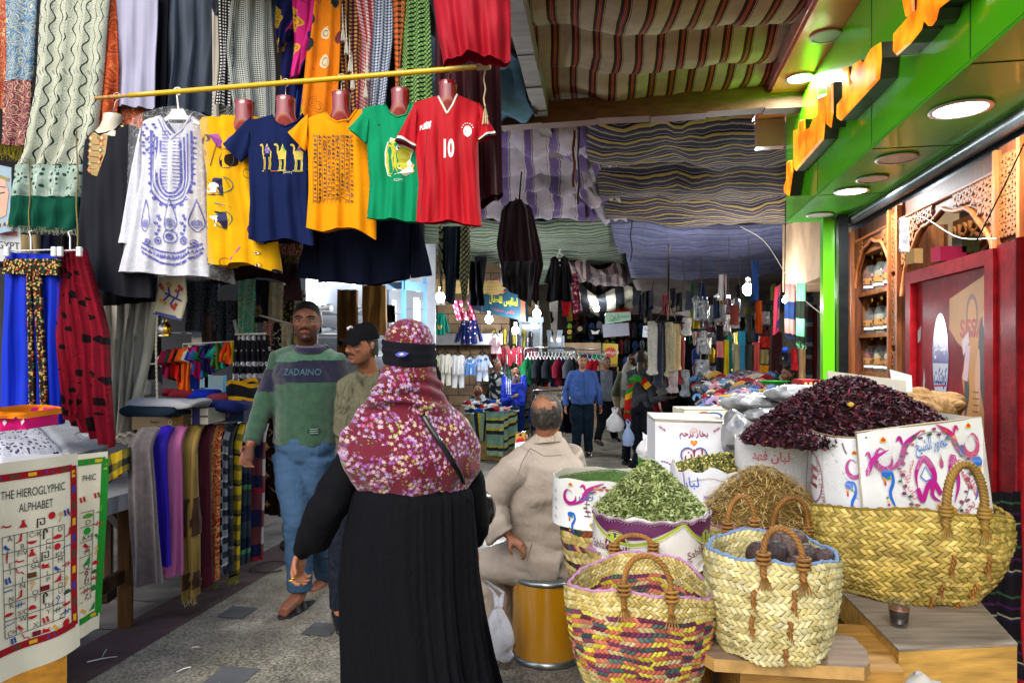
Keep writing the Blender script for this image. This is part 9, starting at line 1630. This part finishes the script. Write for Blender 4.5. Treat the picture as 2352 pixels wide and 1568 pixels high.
def rack(label,x0,x1,y,yb,d,cols,names,lbl,group,w=24,h=70,bars=True):
 o=empty('clothes_rack',W((x0+x1)/2,yb,d),label,'rack'); m=MB().mat('metal','6A6E74');
 m.tube([W(x0,yb,d),W(x0,y-4,d),W(x0+4,y-9,d),W(x1-4,y-9,d),W(x1,y-4,d),W(x1,yb,d)],.018,6); m.tube([W(x0,y+2,d),W(x1,y+2,d)],.016,6); m.tube([W(x0,yb-8,d),W(x1,yb-8,d)],.014,6); link('rack_frame',m,o); n_=len(cols)
 for k,c in enumerate(cols):
  x=x0+8+(x1-x0-14)*k/(n_-1); m=MB(); t=y+14; dd=d-.25+.1*(k%3)
  sheet(m,[(x-3,t),(x-w*.42,t+14),(x-w*.46,t+h*.9)],[(x+4,t),(x+w*.34,t+12),(x+w*.30,t+h)],dd,1,.03,.10,mat='cloth',col=c,seed=k,bulge=.03,bot=lambda u,t=t,k=k:t+h*(.86+.10*sin(k*1.7))); m.tube([W(x-2,t+5,dd-.03),W(x-w*.38,t+22,dd-.08),W(x-w*.42,t+h*.66,dd-.1)],[.05,.065,.05],8,.6)
  m.mat('paint','A8A8A4'); m.tube([W(x-5,t+3,dd-.05),W(x,t-6,dd-.05),W(x+6,t+3,dd-.05)],.011,5); m.tube([W(x,t-6,dd-.05),W(x+1,t-12,dd),W(x-2,t-14,dd)],.008,5); tag(link('rack_jacket',m),lbl%(names[k],['first','second','third','fourth','fifth','sixth','seventh','eighth','ninth','tenth','eleventh','twelfth','thirteenth','fourteenth','fifteenth','sixteenth'][k]),'jacket',group)
rack('steel rack of children jackets behind the blue tracksuit',1204,1322,808,940,12.9,['0E5A34','50545A','8A0E1A','14181E','14181E','A01420','16181E','0E6A4A','12309A','5A0E1E','16348A','0E7050','3A3E44','101418'],['green','grey','dark red','black','charcoal','red','inky','emerald','blue','maroon','cobalt','sea green','slate','jet black'],'%s child jacket, %s along the crowded steel rack','child jackets on the crowded rack')
rack('steel rack of bright jackets behind the blue shirted man',1290,1386,812,930,14.2,['101418','2A2E34','0E3A1E','1A1A20','7A5AA8','8A0E1A','9A1424','A81828','B0A488'],['black','grey','dark green','charcoal','lilac','dark red','crimson','bright red','cream'],'%s jacket, %s along the rack behind the blue shirt','jackets on the rack behind the blue shirt')
rack('low rack of dark trousers below the child jackets',1222,1330,905,1060,12.0,['14225A','101420','2A1430','0E1014','181C2A','0C0E16','14141C'],['blue','navy','plum','black','midnight','inky','dark'],'%s trousers, %s along the low rack','trousers on the low rack',w=22,h=80)
for k,(x,c)in enumerate(((1330,'3A2A6A'),(1342,'3A2A6A'),(1352,'2A2A5A'),(1364,'0E7A5A'),(1374,'0E8A60'),(1244,'3A2A4A'),(1262,'2A2A3A'),(1282,'3A3440'),(1300,'6A5A4A'))):
 m=MB().mat('cloth',c); q=W(x,818,14.9 if x>1320 else 13.9); m.sph(q,(.035,.03,.08),10,7); m.sph(q+Vector((.05,0,0)),(.035,.03,.08),10,7); tag(link('hung_slippers',m),['violet slippers, first pair on the beige partition','violet slippers, second pair on the beige partition','indigo slippers on the beige partition','sea green slippers on the beige partition','emerald slippers ending the beige partition row','purple slippers above the crowded rack','dark slippers above the crowded rack','dusky slippers above the crowded rack','brown slippers above the crowded rack'][k],'slippers','slippers hung above the racks')
for k,(x,y,c2)in enumerate(((1306,762,'B88A20'),(1330,755,'8A7A50'),(1366,762,'C8C8C8'))):
 m=MB().mat('cloth','101014'); m.hexa([tuple(W(a,b,15.2)+Vector((0,q,0)))for q in(0,.06)for a,b in((x-15,y+9),(x+14,y+8),(x+15,y-8),(x-12,y-9))]); S=quadS(W(x-15,y+9,15.2),W(x+14,y+8,15.2),W(x+15,y-8,15.2),W(x-12,y-9,15.2)); dr=Draw(m,S,'paint',.006)
 if k<2:dr.ell(.55,.5,.2,.32,c2,12); dr.line([(.4,.4),(.7,.6)],.08,'101014',1.7)
 else:dr.poly([(.15,.75),(.4,.6),(.5,.5),(.6,.6),(.9,.8),(.75,.2),(.3,.2)],c2)
 tag(link('cap_display',m),['black cap front with a gold round emblem','black cap front with a dull gold emblem','black cap front with a white winged emblem'][k],'cap')
def board(label,pts,d,col,fn,name='sign_board',mat='paint'):
 S=quadS(*[W(x,y,d)for x,y in pts]); m=MB().mat(mat,col); m.hexa([tuple(S(i,j,k))for k in(-.02,0)for i,j in((0,0),(1,0),(1,1),(0,1))]); dr=Draw(m,S,'paint',.004); fn and fn(dr); tag(link(name,m),label,'sign')
board('green and white sign with a looping emblem and Arabic name',[(1390,745),(1449,735),(1448,716),(1390,718)],15.4,'A8C8B0',lambda dr:(dr.text(ar('محضاري'),.62,.55,.35,'1E8A5A',2.6,bold=.02),dr.ring(.27,.5,.08,.22,.04,'1E8A5A',2.6),dr.line([(.1,.3),(.35,.2),(.6,.25)],.05,'1E8A5A',2.6)))
board('blank white sheet hung below the green and white sign',[(1386,775),(1446,770),(1444,741),(1384,745)],15.1,'AEB0C0',None,mat='cloth')
board('white notice with black Arabic writing beside the stockings',[(1476,774),(1500,776),(1500,748),(1478,748)],11.5,'A8ACB8',lambda dr:(dr.text(ar('العملة'),.5,.7,.25,'14141A',1),dr.text(ar('ربله'),.55,.3,.2,'14141A',1)))
o=empty('snack_stand',W(1420,900,14.6),'yellow snack stand with a red and white Arabic label','stand'); S=quadS(*[W(x,y,14.6)for x,y in((1388,842),(1418,842),(1420,790),(1388,788))]); m=MB().mat('gloss','C0A010'); m.hexa([tuple(S(i,j,k))for k in(-.3,0)for i,j in((0,0),(1,0),(1,1),(0,1))]); dr=Draw(m,S,'paint',.004); dr.ell(.45,.62,.42,.22,'C03018',18); dr.text(ar('شيبسي'),.45,.66,.2,'E8E4D8',.7,bold=.03); dr.rect(0,.0,1,.12,'8A7408'); link('header_board',m,o); m=MB().mat('gloss','A08A10');
for y in(870,900,930):m.box(W(1404,y,14.6),(.3,.25,.03));
for x in(1389,1419):m.beam(W(x,842,14.6),W(x,945,14.6),.03,.03)
link('shelf_frame',m,o)
# ==========================================================
SK=[(1499,738,860,15,'B4B0A8','white long stockings at the front of the bundle'),(1512,738,885,12,'1A2038','navy long stockings beside the white pair'),(1522,738,905,15,'3C3E42','dark grey long stockings, longest of the bundle'),(1540,740,865,17,'968C70','beige long stockings with folded feet'),(1553,742,850,14,'A8946A','sand coloured long stockings'),(1563,745,880,10,'6A0E1C','dark red long stockings'),(1546,850,902,14,'988890','pale mauve stockings hanging lower'),(1578,730,770,10,'A8A8AC','white stocking bent aside'),(1574,850,910,10,'8A94A0','pale blue grey single stocking foot')]
for k,(x,y0,y1,w,c,lb)in enumerate(SK):
 m=MB().mat('knit',c); d=9.2+.06*(k%3);
 for s in(-1,1):P=spl([W(x+s*w*.2,y0,d+.03*s),W(x+s*w*.22,(y0+y1)/2,d-.02*s),W(x+s*w*.25,y1-14,d),W(x+s*w*.25+3*s-2,y1,d-.03)],12); m.tube(P,[.05,.052,.05,.048,.045,.042,.04,.04,.042,.05,.055,.03],10,.55)
 tag(link('long_stockings',m),lb,'stockings','bundle of long stockings on a cord')
m=MB().mat('metal','3A342E'); m.tube([W(1495,738,9.2),W(1572,742,9.2)],.012,6);
for x in(1505,1530,1555):m.tube([W(x,738,9.2),W(1535,690,9.2)],.008,5)
m.tube([W(1535,690,9.2),W(1537,560,9.4)],.012,5); tag(link('stocking_rail',m),'small dark rail hung by cords holding the long stockings','rail')
for k,(x,y,c)in enumerate(((1492,690,'14161E'),(1490,720,'6A6E74'),(1530,700,'5A1A24'),(1560,695,'8A8A90'),(1585,690,'2A2E38'),(1545,685,'3A5A2A'),(1475,700,'24262E'))):
 m=MB(); sheet(m,[(x-7,y-22),(x-9,y+22)],[(x+7,y-24),(x+8,y+20)],11+.3*k,1,.05,.08,mat='mixed_back' if k%2 else 'cloth',col=c,seed=k+200); tag(link('hung_goods',m),['black netted goods at the head of the stockings','grey wrapped goods below the black netted ones','dull red ties hanging from the roof cords','pale grey gloves on a cord','dark gloves next to the pale grey ones','green stringy goods among the cords','dark hanging mass behind the white notice'][k],'goods','goods hung from the roof cords')
fab('silver_pack',motif(['8A8E94','14161C','A8ACB0','3A3C44','C0C4C8'],24,.42,'7A7E84',.05),rough=.35,spec=.6)
cloud('sock_pack','%s sock pack in the %s row, %s along, under the bright bulbs','sock pack','sock packs hung in rows at the sock stall',1592,1700,682,880,9.3,9.8,6,5,17,34,[('silver','8E9298'),('grey','5A5E66'),('black','14161E'),('white','B8BCC4'),('mauve','7A5A6A'),('royal blue','1A3A8A'),('pale pink','B08A90'),('yellow','B8A020')])
for k,(x,y0,y1,w,mt,c,lb)in enumerate(((1612,690,735,32,'silver_pack',None,'wide silver pack of black socks nearest the stockings'),(1650,700,738,34,'silver_pack',None,'wide silver pack beside the first, under the lamp'),(1618,775,812,34,'silver_pack',None,'crumpled clear pack with black shapes in the middle row'),(1615,825,862,30,'silver_pack',None,'lower silver pack over the yellow strip'),(1630,862,868,0,'cloth','B8A818','x'),(1655,745,860,16,'pinkband',None,'pink and black banded scarf in the sock rows'),(1693,790,920,14,'cloth','B0A080','cream fluffy scarf hanging to the sock pile'),(1705,760,880,14,'cloth','3A8AB0','sky blue patterned cloth strip'),(1676,770,890,10,'cloth','1E7A78','teal patterned cloth strip'),(1668,780,870,8,'cloth','B8A014','yellow narrow strip with small prints'),(1722,720,785,12,'hair','20261E','dark furry cylinder above the mottled bundle'),(1722,790,850,16,'hair','24281E','mottled black wrapped bundle'),(1724,855,895,18,'foil',None,'black and white plastic wrapped parcel'),(1738,785,865,13,'cloth','B8504A','salmon dotted cloth strip by the yellow bulb'),(1758,715,745,18,'silver_pack',None,'pale wrapped knitted piece at the red cloth edge'),(1758,772,798,18,'cloth','A82A24','red and white striped wrapped ball of socks'),(1757,802,835,18,'cloth','8A7A50','golden brown wrapped socks'),(1757,838,868,20,'cloth','C08018','orange yellow wrapped socks lowest by the red cloth'),(1745,690,765,6,'cloth','B84A14','orange ribbon hanging above the yellow bulb'),(1737,600,690,10,'cloth','2A4A8A','blue plastic strip above the largest bulb'),(1662,630,690,14,'stripew',None,'white, black and purple striped scarf hanging high'),(1688,700,745,16,'cloth','7A3A34','dusty red mitten under the second bulb'),(1647,690,730,7,'cloth','14203A','narrow navy cloth strip'))):
 if lb=='x':continue
 if mt=='pinkband' and 'pinkband' not in MATS:fab('pinkband',stripes(1,.42,[(0,'B86A6A'),(.5,'14141C')],.01))
 if mt=='stripew' and 'stripew' not in MATS:fab('stripew',stripes(0,.12,[(0,'C0B8B8'),(.4,'14141C'),(.5,'B8A0A0'),(.8,'3A3A8A')],.01))
 m=MB(); sheet(m,[(x-w/2,y0),(x-w/2-1,y1)],[(x+w/2,y0+1),(x+w/2,y1+1)],9.0-.02*k,1.5,.03,.06,mat=mt,col=c or 'A0A0A0',seed=k+220,bulge=.03); tag(link('hung_goods',m),lb,'goods','goods hung in rows at the sock stall')
m=MB(); sheet(m,[(1745,760),(1740,960)],[(1796,755),(1800,960)],8.8,2,.05,.04,mat='knit',col='3C0A12',seed=240,top=lambda u:758+6*sin(u*8)); tag(link('red_cloth',m),'large dark red cloth panel closing the end of the sock stall','cloth')
m=MB(); sheet(m,[(1720,830),(1720,960)],[(1840,830),(1850,960)],9.6,3,.04,.04,mat='knit',col='3C0A12',seed=241); tag(link('red_cloth',m),'second dark red cloth behind the bearded man','cloth')
fab('band_pn',stripes(1,.34,[(0,'16284A'),(.5,'A86A62')],.004)); fab('band_gk',stripes(1,.34,[(0,'12180E'),(.5,'5A9A70')],.004))
scarf('striped_scarf','pink and navy banded scarf hanging by the green pillar','scarf',[(1802,652),(1804,765)],[(1828,652),(1826,770)],6.8,2,.012,'band_pn',None,1,(14,.06,.004,'16284A'),'knitted scarves by the green pillar')
scarf('striped_scarf','black and green banded scarf nearest the green pillar','scarf',[(1830,650),(1830,785)],[(1852,650),(1850,790)],6.7,1,.012,'band_gk',None,2,(12,.06,.004,'5A9A70'),'knitted scarves by the green pillar')
scarf('striped_scarf','dark plaid scarf looped beside the narrow bulb','scarf',[(1780,660),(1776,770)],[(1796,650),(1790,760)],6.9,1,.02,'sc_plc',None,3,None,'knitted scarves by the green pillar')
fab('band_dk',stripes(1,.2,[(0,'2A1418'),(.5,'4A4A50'),(.7,'1A1C24')],.01))
for k,(x,y0,y1,w,mt,c,lb)in enumerate(((1862,680,800,14,'band_dk',None,'dim maroon and grey banded scarf in the pillar shade'),(1872,700,880,10,'cloth','4A1018','dark red scarf edge against the pillar'),(1858,800,900,18,'band_dk',None,'grey striped socks hanging low by the pillar'),(1805,810,838,20,'cloth','14161E','black knitted cap with a light lettered band'),(1826,800,850,10,'cloth','8A1018','red cap beside the lettered one'),(1845,800,870,8,'cloth','A8825A','tan long sock hanging over the bearded man'))):
 m=MB(); sheet(m,[(x-w/2,y0),(x-w/2,y1)],[(x+w/2,y0),(x+w/2,y1)],6.9,1,.015,.06,mat=mt,col=c or '222222',seed=k+260,bulge=.03)
 if k==3:dr=Draw(m,hitS(bvh(m),0,2352,1568,0,6.9),'cloth',.004); PL([(796,820),(1,1)],'000000')if 0 else None; LN([(1796,822),(1815,822)],6,'B8A060'); T('PLY',1805,822,5,'14161E',bold=.03); m.mat('cloth','1A3A9A'); m.sph(W(1803,803,6.85),.03,10,8)
 tag(link('hung_goods',m),lb,'goods','goods hung by the green pillar')
m=MB().mat('wood','24160E'); m.hexa([tuple(W(x,808,d)+Vector((0,0,z-EYE)))for z in(-.2,.66)for x,d in((1600,8.6),(1800,6.2),(2010,6.6),(1720,10.5))]); tag(link('sock_stall',m),'dark stall counter buried under piled socks and cloths','stall')
PL2=[('pink','B07A88'),('white','B8B4BC'),('navy','1A2240'),('grey','5A5C62'),('mustard','B88A18'),('lilac','8A78A0'),('black','16161E'),('sky blue','5A7CA8'),('rose','A84A5A'),('cream','B8AA90'),('striped blue','3A4A7A'),('crimson','8A1A2C')]
for k in range(128):
 u=(k%16)/15; v=k//16/7; x=1598+(1800-1598)*u+rs.uniform(-8,8)+v*18; y=865+v*78-12*sin(u*3)+rs.uniform(-6,6)+10*(u>.8)*0; d=9.4-3.1*v-.4*u+rs.uniform(-.1,.1); n_,c=PL2[(k*7+3)%12]; c0=W(x,y,d); m=MB().mat('knit' if k%2 else 'cloth',c); r=rs.uniform(.05,.12)*(1.05-.35*v)
 for e in(0,1):a=rs.uniform(0,6.3); h_=rs.uniform(.0,.04); m.tube(spl([c0+Vector((-r*1.5*cos(a),-r*1.2*sin(a),h_-.03)),c0+Vector((-r*.3*cos(a+.3),-r*.3*sin(a),h_+.02)),c0+Vector((r*.6*cos(a),r*.5*sin(a),h_)),c0+Vector((r*1.0*cos(a+.9),r*1.0*sin(a+.9),h_-.04))],9),[r*.24,r*.27,r*.25,r*.28,r*.26,r*.3,r*.28,r*.26,r*.14],8,.45)
 if k%4==0:m.sph(c0+Vector((r*.4,-r*.3,.03)),r*.3,8,6)
 if k%3==0:m.mat('cloth','D0CCC8'); m.tube([c0+Vector((-r*.4,-r*.35,.035)),c0+Vector((r*.5,-r*.3,.03))],r*.10,5)
 tag(link('socks',m),'%s socks in the %s ridge of the pile, %s from the black robe'%(n_,['farthest','far','upper','upper middle','lower middle','lower','near','nearest'][k//16],['first','second','third','fourth','fifth','sixth','seventh','eighth','ninth','tenth','eleventh','twelfth','thirteenth','fourteenth','fifteenth','sixteenth'][k%16]),'socks','socks heaped on the sock stall')
m=MB().mat('knit','B8860E');
for k in range(3):m.tube(spl([W(1640,918+k*6,6.9),W(1660,914+k*6,6.8),W(1690,910+k*6,6.9)],8),.035,8,.6)
tag(link('socks',m),'bright yellow folded socks standing out on the pile','socks','socks heaped on the sock stall')
m=MB(); m.mat('gloss','1E8A2A'); c=W(1775,882,6.6); m.lathe([(.10,0),(.14,.03),(.165,.035),(.160,.028),(.13,.022),(.09,.004),(.001,.004)],c,30); tag(link('plastic_basin',m),'shallow bright green plastic basin on the stall','basin')
o=empty('plastic_bucket',W(1485,1090,5.2),'small green bucket with a red oval label below the heart carton','bucket'); c=W(1485,1098,4.9); c.z=W(0,1090,4.9).z; m=MB().mat('gloss','3A9A1A'); m.lathe([(.05,0),(.065,.16),(.072,.165),(.07,.18),(.001,.18)],c,24); link('bucket_body',m,o); m=MB(); S=tubeS((c.x,c.y),.062,.062,c.z+.03,c.z+.13,PI*1.2,PI*1.8); dr=Draw(m,S,'paint',.001); dr.ell(.5,.5,.4,.45,'B01C20'); dr.ell(.5,.5,.33,.33,'1A2A6A'); dr.text(ar('طحينة'),.5,.5,.3,'E0E0E0',1); link('label',m,o)
m=MB().mat('wood','4A3018'); m.box((c.x,c.y,c.z-.16),(.2,.2,.3)); tag(link('small_stool',m),'low wooden stool under the green bucket','stool')
tag(link('plastic_bag',bagm(W(1483,1030,4.8),.07,.06,.09,'bag_white',None,9,W(1480,1008,4.8))),'open white plastic bag on the green bucket','bag')
cloud('far_goods','%s garment far down the street, %s row, %s along','garment','garments far down the street',1300,1500,700,860,17,24,12,4,14,34,[('yellow','8A8A1A'),('black','14161C'),('green','1E5A2A'),('red','7A141C'),('grey','4A4E54'),('lime','7AA01A'),('blue','1A3A6A')],film=0)
cloud('far_goods','%s garment past the stockings, %s row, %s along','garment','garments past the sock packs',1580,1790,650,800,13,18,10,3,16,40,[('green','1E5A2A'),('black','14161C'),('grey','5A5E64'),('olive','6A7A1A'),('maroon','5A141C'),('blue','1A3A6A')],film=0)
